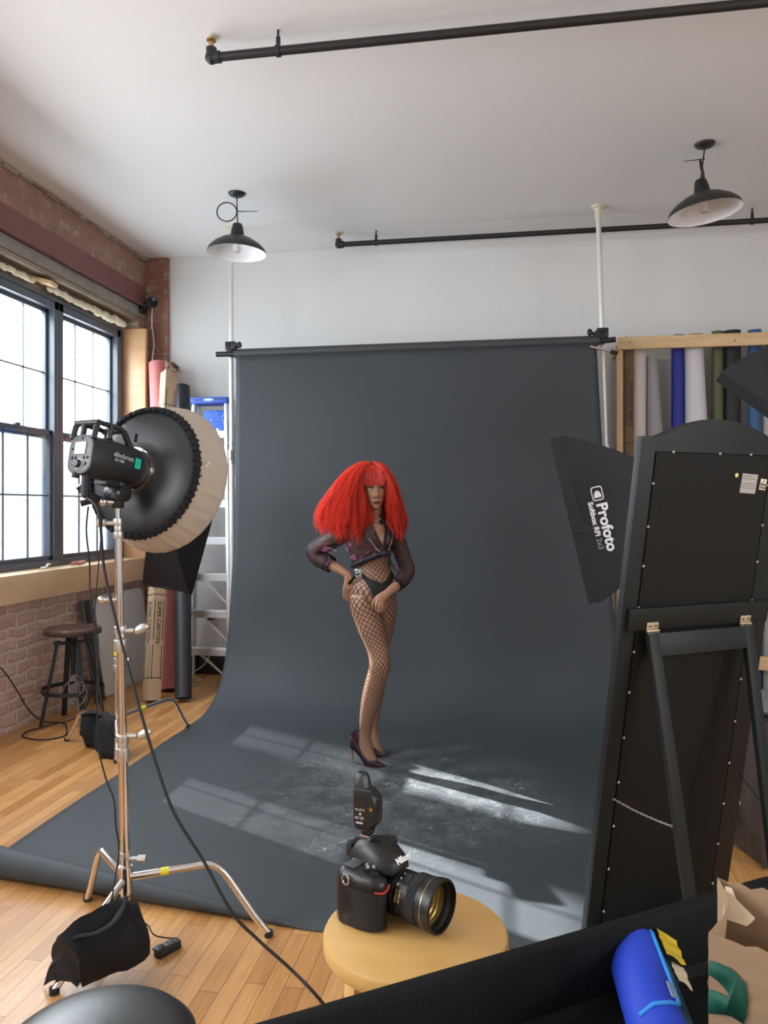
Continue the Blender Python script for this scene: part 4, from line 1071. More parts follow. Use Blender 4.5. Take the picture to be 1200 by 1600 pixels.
build(mb, 'bag_pouch', black_cloth, root, angle=60)
mb = MB().tube(smooth_path([pt(98, 1472, 2.30), pt(125, 1462, 2.285), pt(150, 1458, 2.30), pt(180, 1438, 2.36), pt(196, 1402, 2.50)], 6), 0.012, 10, flat=0.35)
build(mb, 'carry_strap', black_cloth, root)
root = thing('sandbag', (-2.5, 4.33, 0), 'black sandbag with two pouches on the rear light stand by the metal stool', 'sandbag')
mb = MB(); pouch(mb, (-2.58, 4.50, 0.115), RIGHT * 0.085, AHEAD * 0.055, V((0.0, 0.0, 0.115)), 4, e=0.6, amp=0.2)
build(mb, 'bag_pouch', black_cloth, root, angle=60)
mb = MB(); pouch(mb, (-2.40, 4.34, 0.115), RIGHT * 0.09, AHEAD * 0.05, V((-0.02, 0.02, 0.118)), 9, e=0.6, amp=0.2)
build(mb, 'bag_pouch', black_cloth, root, angle=60)
mb = MB().tube(smooth_path([(-2.66, 4.50, 0.20), (-2.58, 4.46, 0.225), (-2.49, 4.42, 0.235), (-2.42, 4.38, 0.22), (-2.37, 4.34, 0.20)], 5), 0.028, 10, flat=0.4)
build(mb, 'carry_strap', black_cloth, root)
# receiver on the floor
rc = at_z(262, 1487, 0.0)
root = thing('radio_receiver', rc, 'small black radio receiver lying on the floor beside the near sandbag', 'radio receiver')
Mr = Matrix.Translation(rc) @ Matrix.Rotation(math.radians(62), 4, 'Z')
mb = slab(MB(), Mr, 0.095, 0.042, 0.012, 0.002, 0.026, s1=0.94)
mb.box((-0.035, 0, 0.026), (0.03, 0.032, 0.01), Mr)
body = build(mb, 'receiver_body', black_plastic, root, bevel=0.002)
build(MB().box((0.018, 0, 0.0268), (0.03, 0.026, 0.001), Mr), 'label_plate', M('receiver_label', (0.10, 0.11, 0.12), 0.4), body)
mb = MB().cyl(Mr @ V((0.02, 0, 0.025)), Mr @ V((0.02, 0, 0.033)), 0.009).box((-0.01, 0.0, 0.028), (0.012, 0.02, 0.005), Mr)
build(mb, 'receiver_button', M('receiver_grey', (0.2, 0.21, 0.22), 0.4), body)
mb = MB().tube(smooth_path([Mr @ V((0.045, 0.01, 0.02)), at(243, 1462, 2.52), at(232, 1447, 2.56), at(222, 1441, 2.58), at(215, 1448, 2.58)], 6), 0.0022, 8)
build(mb, 'receiver_cord', black_rubber, body)

# ------------------------------------------------------------------ softboxes
soft_cloth = M('softbox_black_fabric', (0.010, 0.011, 0.015), 0.62, var=0.25, scale=6, bmp=0.35, bscale=14, spec=0.4)
white_diff = M('white_diffuser_cloth', (0.8, 0.8, 0.8), 0.8)
def softbox(label, C, back, up, W, H, D, ring_r=0.07, sag=0.02, name='softbox'):
    """C centre of the front face; back = direction from face to the speed ring"""
    C = V(C); back = V(back).normalized(); up = V(up); up = (up - back * up.dot(back)).normalized(); sx = up.cross(back).normalized()
    root = thing(name, C + back * D, label, 'softbox')
    nside = 10; rs = []
    def outline(w, h, bow):
        pts = []
        cs = [(-w, -h), (w, -h), (w, h), (-w, h)]
        for k in range(4):
            a, b = cs[k], cs[(k + 1) % 4]
            for q in range(nside):
                t = q / nside; x = lerp(a[0], b[0], t); y = lerp(a[1], b[1], t); f = 1 - bow * math.sin(PI * t)
                pts.append((x * (f if k in (1, 3) else 1), y * (f if k in (0, 2) else 1)))
        return pts
    for t in (0.0, 0.05, 0.06, 0.2, 0.4, 0.6, 0.8, 1.0):
        if t <= 0.05: w, h, bow = W / 2, H / 2, 0.015
        else:
            q = (t - 0.05) / 0.95; q = q ** 1.25
            w = lerp(W / 2, ring_r, q); h = lerp(H / 2, ring_r, q); bow = 0.06 * math.sin(PI * min(1, q + 0.1)) + 0.015
        rs.append([C + back * (D * t) + sx * x + up * y for x, y in outline(w, h, bow)])
    mb = MB().rings(rs, False)
    mb.rings([[p - back * 0.03 for p in rs[0]], rs[0]], False)
    build(mb, 'fabric_shell', soft_cloth, root, angle=25)
    mb = MB().rings([[C + back * 0.01 + sx * x * 0.99 + up * y * 0.99 for x, y in outline(W / 2, H / 2, 0.015)], [C + back * 0.012 + sx * x * 0.1 + up * y * 0.1 for x, y in outline(W / 2, H / 2, 0)]], True)
    build(mb, 'front_diffuser', white_diff, root)
    o = C + back * D
    build(MB().cyl(o - back * 0.01, o + back * 0.035, ring_r * 1.15, n=28), 'speed_ring', alu, root)
    build(MB().cyl(o + back * 0.03, o + back * 0.24, 0.055, n=28).box(o + back * 0.14 + V((0, 0, -0.07)), (0.05, 0.05, 0.08)), 'flash_head', black_plastic, root)
    return root, C, sx, up, back
# left one, behind the beauty dish
bk = (RIGHT * -0.10 + AHEAD * -0.90 + UP * 0.30).normalized()
SBL = at(311, 923, 4.95) - RIGHT * 0.155 + (UP + RIGHT * 0.16).normalized() * 0.40
softbox('black softbox hanging behind the round flash dish at the left, on the rear light stand', SBL, bk, UP + RIGHT * 0.16, 0.31, 0.80, 0.36, 0.055)
mb = MB().tube([on2(1.29), on2(1.38), SBL + bk * 0.46 + V((0, 0, -0.09))], 0.018, 12)
build(mb, 'tilt_arm', black_metal, st2)

# printed softbox by the mirror: built from its measured corners
def face_pt(px, py, d): return at(px, py, d)
FT = at(869, 683, 3.36); FB = at(931, 942, 3.34)          # top and bottom of the visible front edge
upv = (FT - FB).normalized()
bk2 = (RIGHT * 0.86 + AHEAD * -0.30 - UP * 0.16); bk2 = (bk2 - upv * bk2.dot(upv)).normalized()
sx2 = upv.cross(bk2).normalized()
HH = (FT - FB).length; WW = 0.60
side = 1 if sx2.dot(AHEAD) > 0 else -1
Cc = (FT + FB) / 2 + sx2 * side * WW / 2
sb_root, C2, sx_, up_, back_ = softbox('black softbox lettered Profoto, tilted beside the standing mirror', Cc, bk2, upv, WW, HH, 0.46)
# lettering plane: the side panel turned to the camera
Fe = (FT + FB) / 2; ring_edge = C2 + back_ * 0.46 - sx_ * side * 0.07
pn = (ring_edge - Fe).normalized(); dn = -upv
nrm = dn.cross(pn).normalized()
if nrm.dot(V((0, 0, EYE)) - Fe) < 0: nrm = -nrm
wht = M('white_print', (0.85, 0.85, 0.86), 0.6)
def on_panel(a, b, lift=0.006):   # a along pn from the front edge, b downwards from the middle
    o = Fe + pn * a + dn * b + nrm * lift
    return frame(o, dn, dn.cross(nrm) * -1, nrm) 
def panel_mat(a, b, lift=0.008):
    o = Fe + pn * a + dn * b + nrm * lift
    ey = nrm.cross(dn)
    return frame(o, dn, ey, nrm)
text('lettering', 'Profoto', 0.068, panel_mat(0.122, 0.060, 0.012), wht, sb_root, bold=0.0022)
text('lettering', 'Softbox RFi', 0.032, panel_mat(0.076, 0.015, 0.010), wht, sb_root, bold=0.0012)
text('lettering', '2x3', 0.034, panel_mat(0.076, 0.125, 0.010), M('grey_print', (0.25, 0.25, 0.27), 0.6), sb_root, bold=0.0006)
pm = panel_mat(0.116, -0.090, 0.011)
mb = MB(); rr_ = rrect(0.062, 0.052, 0.012, 6)
mb.rings([[pm @ V((x * s_, y * s_, z)) for x, y in rr_] for s_, z in ((1, 0), (1, 0.0012), (0.86, 0.0012), (0.86, 0.0))], False)
pts = [pm @ V((0.018 - 0.0, -0.017, 0.0))] + [pm @ V((0.018 - 0.030 * math.sin(t) * 1.0, 0.0 - 0.017 * math.cos(t), 0)) for t in [PI * k / 12 for k in range(1, 12)]] + [pm @ V((0.018, 0.017, 0.0))]
mb.poly(pts, 0.0012, nrm)
build(mb, 'printed_emblem', wht, sb_root)
mb = MB().box((0.0, 0, 0), (0.028, 0.10, 0.002), panel_mat(0.02, 0.045, 0.004))
build(mb, 'hook_patch', black_rubber, sb_root)
# upper right softbox corner
e1_ = (RIGHT * 0.72 + AHEAD * 0.55 + UP * 0.40).normalized(); e2_ = RIGHT * 0.72 - AHEAD * 0.35 - UP * 0.66
e2_ = (e2_ - e1_ * e2_.dot(e1_)).normalized(); en_ = e1_.cross(e2_).normalized()
if en_.dot(AHEAD) > 0: en_ = -en_
SB3 = at(1124, 587, 3.45) + e1_ * 0.42 + e2_ * 0.30
softbox('black softbox reaching in from the right edge, above the standing mirror', SB3, en_, e1_, 0.60, 0.84, 0.46)
def simple_stand(x, y, ztop, label, arm=None, a0=72, spread=0.42):
    root = thing('light_stand', (x, y, 0), label, 'light stand')
    build(MB().cyl((x, y, 0.12), (x, y, ztop * 0.5), 0.016, n=20).cyl((x, y, ztop * 0.5), (x, y, ztop), 0.0125, n=20), 'pole_section', chrome, root)
    for k in range(3):
        a = math.radians(a0 + 120 * k); dv = V((math.cos(a), math.sin(a), 0))
        o = V((x, y, 0.2)); b = o + dv * spread * 0.7 + V((0, 0, 0.02)); f = V((x, y, 0.012)) + dv * spread
        build(MB().tube([o, lerp(o, b, 0.8), b, lerp(b, f, 0.25), f], 0.012, 14), 'leg', chrome, root)
    if arm: build(MB().tube([(x, y, ztop)] + arm, 0.017, 12), 'tilt_arm', black_metal, root)
    return root
s1 = C2 + back_ * 0.60
simple_stand(s1.x, s1.y, s1.z - 0.14, 'chrome light stand standing behind the standing mirror', [s1 + V((0, 0, -0.05))], 100, 0.27)
s2 = SB3 + en_ * 0.60
simple_stand(s2.x, s2.y, s2.z - 0.16, 'chrome light stand just outside the right edge', [s2 + V((0, 0, -0.05))])

# ------------------------------------------------------------------ roll rack at the right of the back wall
RX0, RX1 = 0.815, 4.2
root = thing('roll_rack', (RX0, 6.25, 0), 'pale pine rack holding upright paper rolls against the back wall', 'rack')
mb = MB().box(((RX0 + RX1) / 2, 6.26, 2.785), (RX1 - RX0, 0.04, 0.095))
b_ = build(mb, 'top_rail', pine, root, bevel=0.003)
for xx, zz in ((RX0 + 0.09, 2.79), (2.6, 2.8), (RX0 + 0.86, 2.775)):
    build(MB().cyl((xx, 6.2405, zz), (xx, 6.2385, zz), 0.006, n=10), 'screw', black_metal, b_)
mb = MB().box(((1.5 + RX1) / 2, 6.20, 0.335), (RX1 - 1.5, 0.04, 0.10)); build(mb, 'lower_rail', pine, root, bevel=0.003)
for xx, nm in ((RX0 + 0.02, 'post'), (2.9, 'post'), (RX1 - 0.02, 'post')):
    build(MB().box((xx, 6.31, 1.37), (0.045, 0.06, 2.74)), nm, pine, root, bevel=0.003)
for xx in (RX0 + 0.02, 2.9, RX1 - 0.02): build(MB().box((xx, 6.49, 2.76), (0.04, 0.31, 0.05)), 'wall_bracket', pine, root)
RG = 'paper rolls standing in the pine rack'
def up_roll(px, w, col_, label, y=6.48, ztop=2.87, rough=0.6, w1=None, px1=None, hollow=0.55):
    m = M('roll_%s' % label.split(' paper')[0].replace(' ', '_'), col_, rough, var=0.05, scale=3)
    top = at(px, 560, 1.0); d = top.normalized()
    def gx(p, yy): r = (p - 600) / F_PX; return yy * (r * CS - SN) / (r * SN + CS)
    x = gx(px, y); x2 = gx(px1 if px1 else px, y)
    r0 = w / 2 * (y / CS) / F_PX
    r1 = (w1 or w) / 2 * (y / CS) / F_PX
    paper_roll((x2, y, 0), (x, y, ztop), r1, m, label, group=RG, r1=r0, hollow=hollow)
up_roll(999, 20, (0.62, 0.58, 0.56), 'off-white paper roll beside the brown carton in the rack', px1=996)
up_roll(1059, 18, (0.022, 0.030, 0.30), 'royal blue paper roll in the rack', ztop=2.88)
up_roll(1084, 24, (0.66, 0.66, 0.70), 'bright white paper roll right of the royal blue one', px1=1100, w1=50, y=6.44)
up_roll(1121, 16, (0.10, 0.115, 0.05), 'olive green paper roll in the rack', ztop=2.90)
up_roll(1144, 23, (0.012, 0.014, 0.016), 'black paper roll in the rack', ztop=2.90)
up_roll(1179, 18, (0.035, 0.12, 0.27), 'steel blue paper roll in the rack', ztop=2.90)
up_roll(1203, 20, (0.42, 0.42, 0.40), 'light grey paper roll at the right photo edge', ztop=2.86)
up_roll(1235, 20, (0.30, 0.10, 0.08), 'brick red paper roll outside the right edge')
up_roll(1140, 16, (0.20, 0.17, 0.14), 'taupe paper roll behind the black one', y=6.58, ztop=2.83, px1=1166)
# loosened grey sheet cone next to the off-white roll
root = thing('paper_roll', (1.16, 6.5, 0), 'loosened grey paper roll hanging open between off-white and royal blue rolls', 'paper roll', RG)
mb = MB(); n = 40; rs = []
for z, r, xc in ((0.02, 0.14, 1.20), (1.2, 0.10, 1.17), (2.1, 0.065, 1.135), (2.72, 0.04, 1.11)):
    rs.append([V((xc + r * math.cos(t), 6.50 + min(r, 0.1) * math.sin(t), z)) for t in [2 * PI * k / n for k in range(n)]])
mb.rings(rs, False)
build(mb, 'paper_wrap', M('mid_grey_paper', (0.34, 0.34, 0.35), 0.7), root)
root = thing('paper_sheet', (1.06, 6.6, 0), 'pale grey paper sheets standing flat against the wall behind the rolls', 'paper sheet')
mb = MB().box((1.30, 6.635, 1.36), (0.26, 0.012, 2.72)); build(mb, 'sheet', M('pale_grey_paper', (0.50, 0.51, 0.54), 0.7), root)
dark_carton = M('dark_cardboard', (0.19, 0.125, 0.075), 0.8, var=0.08)
carton_box((0.925, 6.49, 0.002), (0.925, 6.49, 2.875), 0.105, 'dark brown carton printed SUPER CARTON standing at the left end of the rack', RIGHT * 0.97 + AHEAD * 0.24,
    dict(lines=[(0.1, 1.0), (1.05, 1.95), (2.15, 2.62)], bands=[2.02, 0.9], diamonds=[(2.60, 0.045)], text=[('SUPER CARTON', 2.33, 0.05, -1), ('seamless', 1.86, 0.03, -1), ('SUPER CARTON', 1.4, 0.05, -1)]), mat=dark_carton)

# ------------------------------------------------------------------ standing mirror seen from behind
def mirror():
    B = cf(0.697, 2.68, 0.0); e = (RIGHT * 0.917 + AHEAD * 0.396).normalized(); n = (RIGHT * 0.396 - AHEAD * 0.917).normalized()
    th = math.atan2(0.283, 1.724); u = (UP * math.cos(th) + n * math.sin(th)).normalized(); nb = e.cross(u).normalized()
    if nb.dot(n) < 0: nb = -nb
    root = thing('standing_mirror', B + e * 0.33, 'tall black arched standing mirror seen from its screwed back, with hinged legs', 'mirror')
    blk = M('black_lacquered_wood', (0.0075, 0.0105, 0.0105), 0.5, var=0.15, scale=10, spec=0.3)
    brd = M('dark_backing_board', (0.0068, 0.0078, 0.0070), 0.6, var=0.2, scale=8, spec=0.25)
    W = 0.655; H = 1.747; T = 0.028
    P = lambda a, h, q=0.0: B + e * a + u * h + nb * q
    # outline with the arched top
    top = [(0.0, H), (0.06, H + 0.002)] + [(lerp(0.06, W - 0.06, k / 16), H + 0.012 + 0.055 * math.sin(PI * k / 16) ** 1.1 - 0.012 * abs(1 - 2 * k / 16) ** 4) for k in range(1, 16)] + [(W - 0.06, H + 0.002), (W, H)]
    mb = MB().poly([P(a, h) for a, h in [(W, 0.0), (0.0, 0.0)] + top], -T, nb)
    frm = build(mb, 'mirror_frame', blk, root, bevel=0.003)
    g = 0.060
    gr = 0.088
    ins = [(g, 0.05), (W - gr, 0.05), (W - gr, H - 0.045), (g, H - 0.045)]
    mb = MB().poly([P(a, h, 0.0008) for a, h in ins], 0.0012, nb)
    bk_ = build(mb, 'backing_board', brd, root)
    groove = M('groove_black', (0.001, 0.001, 0.001), 1.0, spec=0.0)
    mb = MB()
    for a, b in zip(ins, ins[1:] + ins[:1]): mb.bar(P(*a, 0.0018), P(*b, 0.0018), 0.0018, 0.002, nb)
    build(mb, 'board_groove', groove, bk_)
    screw = M('dull_nickel_screw', (0.50, 0.48, 0.42), 0.4, 0.6)
    pos = []
    for h in (0.10, 0.26, 0.42, 0.58, 0.74, 0.90, 1.04): pos += [(g + 0.004, h), (W - gr + 0.002, h)]
    for h in (1.19, 1.33, 1.46, 1.60): pos += [(g + 0.002, h), (W - gr + 0.002, h)]
    for a in (0.16, 0.36, 0.50): pos += [(a - 0.03, H - 0.044)]
    for a, h in pos:
        if 1.07 < h < 1.17: continue
        build(MB().lathe([(0.0, 0.0045), (0.003, 0.004), (0.0048, 0.002), (0.0048, 0.0)], P(a, h, 0.002), nb, 10), 'screw', screw, bk_)
    # leg frame hinged to a cross bar
    hb = 1.155
    mb = MB().box((0, 0, 0), (W - 0.04, 0.075, 0.018), frame(P(W / 2, hb, 0.012), e, u, nb)); bar = build(mb, 'cross_bar', blk, root, bevel=0.002)
    k = 0.40
    def foot(a): p = B + e * a + n * k; p.z = 0.004; return p
    legs = []
    for a0, a1 in ((0.105, 0.135), (W - 0.125, W - 0.165)):
        t_ = P(a0, hb - 0.045, 0.03); f = foot(a1)
        g_ = build(MB().bar(f + V((0, 0, 0.0)), t_, 0.042, 0.020, n), 'leg', blk, root, bevel=0.002); legs.append((t_, f))
    t0, t1 = legs[0][0], legs[1][0]
    mb = MB().bar(t0 + (legs[0][1] - t0) * 0.035, t1 + (legs[1][1] - t1) * 0.035, 0.02, 0.075, (legs[0][1] - t0)); build(mb, 'leg_rail', blk, root, bevel=0.002)
    hin = M('brass_hinge', (0.62, 0.56, 0.42), 0.35, 0.7)
    for a in (0.110, W - 0.13):
        mb = MB().box((0, 0.014, 0), (0.048, 0.024, 0.003), frame(P(a, hb - 0.036, 0.024), e, u, nb)).box((0, -0.014, 0.006), (0.048, 0.022, 0.003), frame(P(a, hb - 0.040, 0.026), e, u, nb))
        h_ = build(mb, 'hinge', hin, root, bevel=0.001)
        build(MB().cyl(P(a - 0.026, hb - 0.038, 0.028), P(a + 0.026, hb - 0.038, 0.028), 0.004), 'hinge_pin', hin, h_)
        mb = MB()
        for q in (-0.013, 0.013):
            mb.cyl(P(a + q, hb - 0.022, 0.0255), P(a + q, hb - 0.022, 0.0272), 0.0032, n=8); mb.cyl(P(a + q, hb - 0.054, 0.033), P(a + q, hb - 0.054, 0.0345), 0.0032, n=8)
        build(mb, 'hinge_screws', black_metal, h_)
    # chains between board and legs
    for (t_, f), a, hh, m, nm in ((legs[0], 0.045, 0.525, M('silver_chain', (0.75, 0.73, 0.7), 0.3, 1.0), 'safety_chain'), (legs[1], W - 0.075, 0.585, M('dark_chain', (0.05, 0.045, 0.04), 0.5, 0.7), 'safety_chain')):
        a_ = P(a, hh, 0.006); b2 = t_ + (f - t_) * 0.555
        mb = MB(); L = (b2 - a_).length; nl = int(L / 0.0085)
        for q in range(nl):
            t = (q + 0.5) / nl; c = lerp(a_, b2, t) + V((0, 0, -0.007 * math.sin(PI * t)))
            dd = (b2 - a_).normalized(); s1_, s2_ = perp(dd)
            s_ = s1_ if q % 2 else s2_
            mb.tube([c + dd * (0.006 * math.cos(w)) + s_ * (0.0032 * math.sin(w)) for w in [2 * PI * z / 8 for z in range(9)]], 0.0009, 4, caps=False)
        build(mb, nm, m, root, fix=False)
    # stickers
    stk = M('grey_paper_label', (0.46, 0.44, 0.42), 0.7); ink = M('label_ink', (0.16, 0.14, 0.12), 0.8)
    lm = frame(P(0.478, 1.605, 0.0032), e, u, nb) @ Matrix.Rotation(math.radians(-3), 4, 'Z')
    s_ = build(MB().box((0, 0, 0), (0.072, 0.066, 0.0006), lm), 'paper_label', stk, root)
    for q, body in ((0.024, 'MADE IN CHINA'), (0.016, 'STANDING MIRROR'), (0.0, 'KEEP AWAY FROM FIRE'), (-0.0075, 'CLEAN WITH A DRY'), (-0.015, 'SOFT CLOTH ONLY')):
        mb = MB(); rnd = random.Random(int(q * 1e4)); x = -0.031; xe = 0.028 if q < 0.02 else 0.018
        while x < xe:
            w = rnd.uniform(0.001, 0.003); mb.box((x, q, 0.0005), (w, rnd.uniform(0.0018, 0.003), 0.0002), lm); x += w + rnd.uniform(0.0006, 0.0018)
        build(mb, 'printed_line', ink, s_)
    lm = frame(P(0.545, 1.603, 0.0032), e, u, nb) @ Matrix.Rotation(math.radians(-6), 4, 'Z')
    s_ = build(MB().box((0, 0, 0), (0.029, 0.038, 0.0006), lm), 'paper_sticker', M('cream_sticker', (0.78, 0.74, 0.58), 0.6), root)
    dk = M('sticker_ink', (0.02, 0.02, 0.02), 0.8)
    text('lettering', 'Non', 0.014, lm @ Matrix.Translation((0.0, 0.000, 0.0006)), dk, s_, bold=0.0004)
    text('lettering', 'Fred', 0.0125, lm @ Matrix.Translation((0.0, -0.011, 0.0006)), dk, s_, bold=0.0004)
    build(MB().cyl(lm @ V((0.002, 0.011, 0)), lm @ V((0.002, 0.011, 0.0008)), 0.0028, n=12), 'printed_dot', dk, s_)
    c = P(0.418, 1.633, 0.0025); build(MB().cyl(c, c + nb * 0.0008, 0.0075, n=20), 'round_sticker', M('pale_yellow_dot', (0.75, 0.78, 0.35), 0.6), root)
    # the glass on the far side
    mb = MB().poly([P(a, h, -T - 0.0005) for a, h in ins], -0.003, nb)
    build(mb, 'mirror_glass', M('silvered_glass', (0.9, 0.9, 0.9), 0.02, 1.0), root)
mirror()

# dark crate behind the mirror, cloth on it
root = thing('wooden_crate', (1.12, 3.55, 0), 'dark brown wooden crate on the floor behind the mirror leg', 'crate')
ce = (RIGHT * 0.99 + AHEAD * 0.12).normalized(); cn = UP.cross(ce).normalized()
Fc = frame(cf(0.0, 0, 0) + V((1.21, 3.66, 0.0)), ce, cn, UP)
mb = MB().box((0.02, 0.03, 0.31), (0.52, 0.42, 0.60), Fc)
cr = build(mb, 'crate_body', wood('dark_stained_wood', (0.022, 0.014, 0.010), (0.055, 0.036, 0.026), (14, 14, 0.8), 0.6, 3.0, 0), root, bevel=0.004)
for q in (-0.235, 0.275): build(MB().box((q, -0.185, 0.31), (0.03, 0.012, 0.60), Fc), 'corner_post', MATS['dark_stained_wood'], cr)
root_c = MB(); pouch(root_c, Fc @ V((-0.02, -0.02, 0.655)), ce * 0.20, cn * 0.13, V((0.02, 0, 0.05)), 12, e=0.8, amp=0.35)
build(root_c, 'folded_cloth', M('grey_cloth', (0.13, 0.135, 0.14), 0.7, bmp=0.4), label='crumpled grey cloth on top of the dark crate', cat='cloth', angle=60)

# ------------------------------------------------------------------ wooden stool, camera, radio trigger
SC = V((-0.165, 1.331, 0)); ZS = 0.77
birch = wood('honey_birch', (0.62, 0.36, 0.11), (0.70, 0.43, 0.155), (1.5, 9, 1.5), 0.33, 2.0, 0.35)
root = thing('wooden_stool', SC, 'round honey coloured wooden stool in the foreground with a camera on it', 'stool')
mb = MB().lathe([(0.0, -0.032), (0.14, -0.032), (0.156, -0.030), (0.160, -0.024), (0.160, -0.008), (0.157, -0.002), (0.151, 0.0), (0.0, 0.0)], SC + V((0, 0, ZS)), UP, 96)
build(mb, 'seat', birch, root)
for k in range(4):
    a = math.radians(38 + 90 * k); dv = V((math.cos(a), math.sin(a), 0))
    t_ = SC + dv * 0.108 + V((0, 0, ZS - 0.033)); f = SC + dv * 0.165 + V((0, 0, 0.002))
    build(MB().bar(f, t_, 0.036, 0.036, dv), 'leg', birch, root, bevel=0.004)
for z, o in ((0.22, 0), (0.42, 0)):
    for k in range(4):
        a = math.radians(38 + 90 * k); b2 = a + PI / 2; q = lerp(0.165, 0.108, z / ZS)
        build(MB().cyl(SC + V((math.cos(a) * q, math.sin(a) * q, z + 0.05 * (k % 2))), SC + V((math.cos(b2) * q, math.sin(b2) * q, z + 0.05 * (k % 2))), 0.010, n=14), 'stretcher', birch, root)
mb = MB()
for k in range(4):
    a = math.radians(38 + 90 * k); b2 = a + PI / 2; q = 0.098
    mb.bar(SC + V((math.cos(a) * q, math.sin(a) * q, ZS - 0.055)), SC + V((math.cos(b2) * q, math.sin(b2) * q, ZS - 0.055)), 0.018, 0.045)
build(mb, 'apron', birch, root)

def camera_body():
    # local axes: x towards the camera's left hand side, y forward (lens), z up
    f = (RIGHT * 0.80 - AHEAD * 0.60).normalized(); lft = (RIGHT * 0.60 + AHEAD * 0.80).normalized()
    o = cf(-0.018, 1.405, ZS + 0.0005)
    K = frame(o, lft, f, UP)
    root = thing('photo_camera', o, 'black DSLR camera with a large zoom lens lying on the wooden stool', 'camera')
    skin = M('camera_black', (0.0045, 0.0045, 0.005), 0.40, bmp=0.15, bscale=300)
    rub = M('grip_rubber', (0.006, 0.006, 0.006), 0.62, bmp=0.5, bscale=400)
    X = lambda x, y, z: K @ V((x, y, z))
    mb = MB(); rs = []
    # horizontal sections of the body, bottom to top: (z, half width right(grip), half width left, back depth, front depth)
    def sec(z, xr, xl, yb, yf, gr):
        pts = []
        outline = [(-xr, yb + 0.012), (-xr + 0.006, yb + 0.002), (-xr + 0.02, yb), (xl - 0.015, yb), (xl - 0.003, yb + 0.006), (xl, yb + 0.02), (xl, yf - 0.012), (xl - 0.008, yf), (0.035, yf), (-0.020, yf), (-0.030, yf + gr * 0.35), (-0.038, yf + gr), (-0.050, yf + gr * 1.12), (-0.062, yf + gr), (-xr + 0.003, yf + gr * 0.6), (-xr, yf - 0.004)]
        return [X(a, b, z) for a, b in outline]
    for q in ((0.0, 0.070, 0.066, -0.030, 0.022, 0.020), (0.004, 0.073, 0.069, -0.033, 0.025, 0.026), (0.03, 0.073, 0.070, -0.034, 0.026, 0.030), (0.06, 0.073, 0.070, -0.034, 0.026, 0.031), (0.078, 0.072, 0.069, -0.034, 0.026, 0.034), (0.088, 0.070, 0.066, -0.033, 0.024, 0.032), (0.095, 0.064, 0.060, -0.028, 0.018, 0.022), (0.098, 0.055, 0.052, -0.022, 0.012, 0.012)): rs.append(sec(*q))
    mb.rings(rs, True)
    body = build(mb, 'camera_body', skin, root, angle=55)
    mb = MB(); rs = []
    for z, s_ in ((0.006, 1.0), (0.035, 1.02), (0.07, 1.02)):
        rs.append([X(a, b, z) for a, b in [(-0.0745, 0.0), (-0.0745, 0.03), (-0.070, 0.047), (-0.060, 0.0585), (-0.050, 0.0625), (-0.040, 0.0585), (-0.033, 0.047), (-0.030, 0.03), (-0.030, 0.0)]])
    mb.rings(rs, True)
    build(mb, 'rubber_grip', rub, body, angle=60)
    mb = MB().box((-0.0738, -0.004, 0.042), (0.002, 0.022, 0.045), K); build(mb, 'card_door', skin, body, bevel=0.001)
    # pentaprism
    mb = MB(); rs = []
    for y, w, z0, z1 in ((-0.040, 0.024, 0.085, 0.112), (-0.03, 0.026, 0.088, 0.122), (-0.01, 0.033, 0.090, 0.131), (0.012, 0.036, 0.090, 0.133), (0.034, 0.036, 0.088, 0.128), (0.052, 0.030, 0.088, 0.118), (0.062, 0.022, 0.088, 0.106)):
        rs.append([X(x, y, z) for x, z in ((-w, z0), (-w * 0.92, z0 + (z1 - z0) * 0.5), (-w * 0.6, z1 - 0.004), (-w * 0.3, z1), (w * 0.3, z1), (w * 0.6, z1 - 0.004), (w * 0.92, z0 + (z1 - z0) * 0.5), (w, z0))])
    mb.rings(rs, True)
    pr = build(mb, 'viewfinder_prism', skin, root, angle=50)
    tm = frame(X(0.0, 0.0645, 0.1085), lft, (UP * 0.80 - f * 0.60).normalized(), (f * 0.80 + UP * 0.60).normalized())
    text('lettering', 'Nikon', 0.0150, tm @ Matrix.Translation((-0.002, 0.001, 0.003)), wht, pr, bold=0.0006, extrude=0.0006)
    build(MB().box((0, -0.014, 0.1335), (0.022, 0.022, 0.004), K), 'hot_shoe', chrome, pr, bevel=0.0008)
    mb = MB().box((0, -0.046, 0.103), (0.034, 0.014, 0.024), K); build(mb, 'eyecup', black_rubber, pr, bevel=0.004)
    # top plate controls
    mb = MB().box((-0.046, -0.010, 0.0985), (0.030, 0.026, 0.003), K); build(mb, 'top_display', M('lcd_grey', (0.07, 0.08, 0.085), 0.15), body, bevel=0.001)
    mb = MB().cyl(X(-0.052, 0.040, 0.090), X(-0.052, 0.043, 0.0975), 0.0062, n=20); build(mb, 'shutter_button', black_plastic, body)
    mb = MB()
    for a, b in ((-0.037, 0.013), (-0.044, 0.020), (-0.030, 0.020), (-0.036, 0.027)): mb.cyl(X(a, b, 0.094), X(a, b, 0.1005), 0.0032, n=10)
    build(mb, 'top_buttons', M('pale_buttons', (0.35, 0.36, 0.37), 0.4), body)
    mb = MB().cyl(X(0.048, -0.006, 0.096), X(0.048, -0.006, 0.112), 0.019, n=28); build(mb, 'mode_dial', skin, body)
    mb = MB().tube([X(-0.0735 - 0.003, -0.004 + 0.007 * math.cos(t), 0.083 + 0.009 * math.sin(t)) for t in [2 * PI * k / 16 for k in range(17)]], 0.0014, 6); build(mb, 'strap_lug', chrome, body)
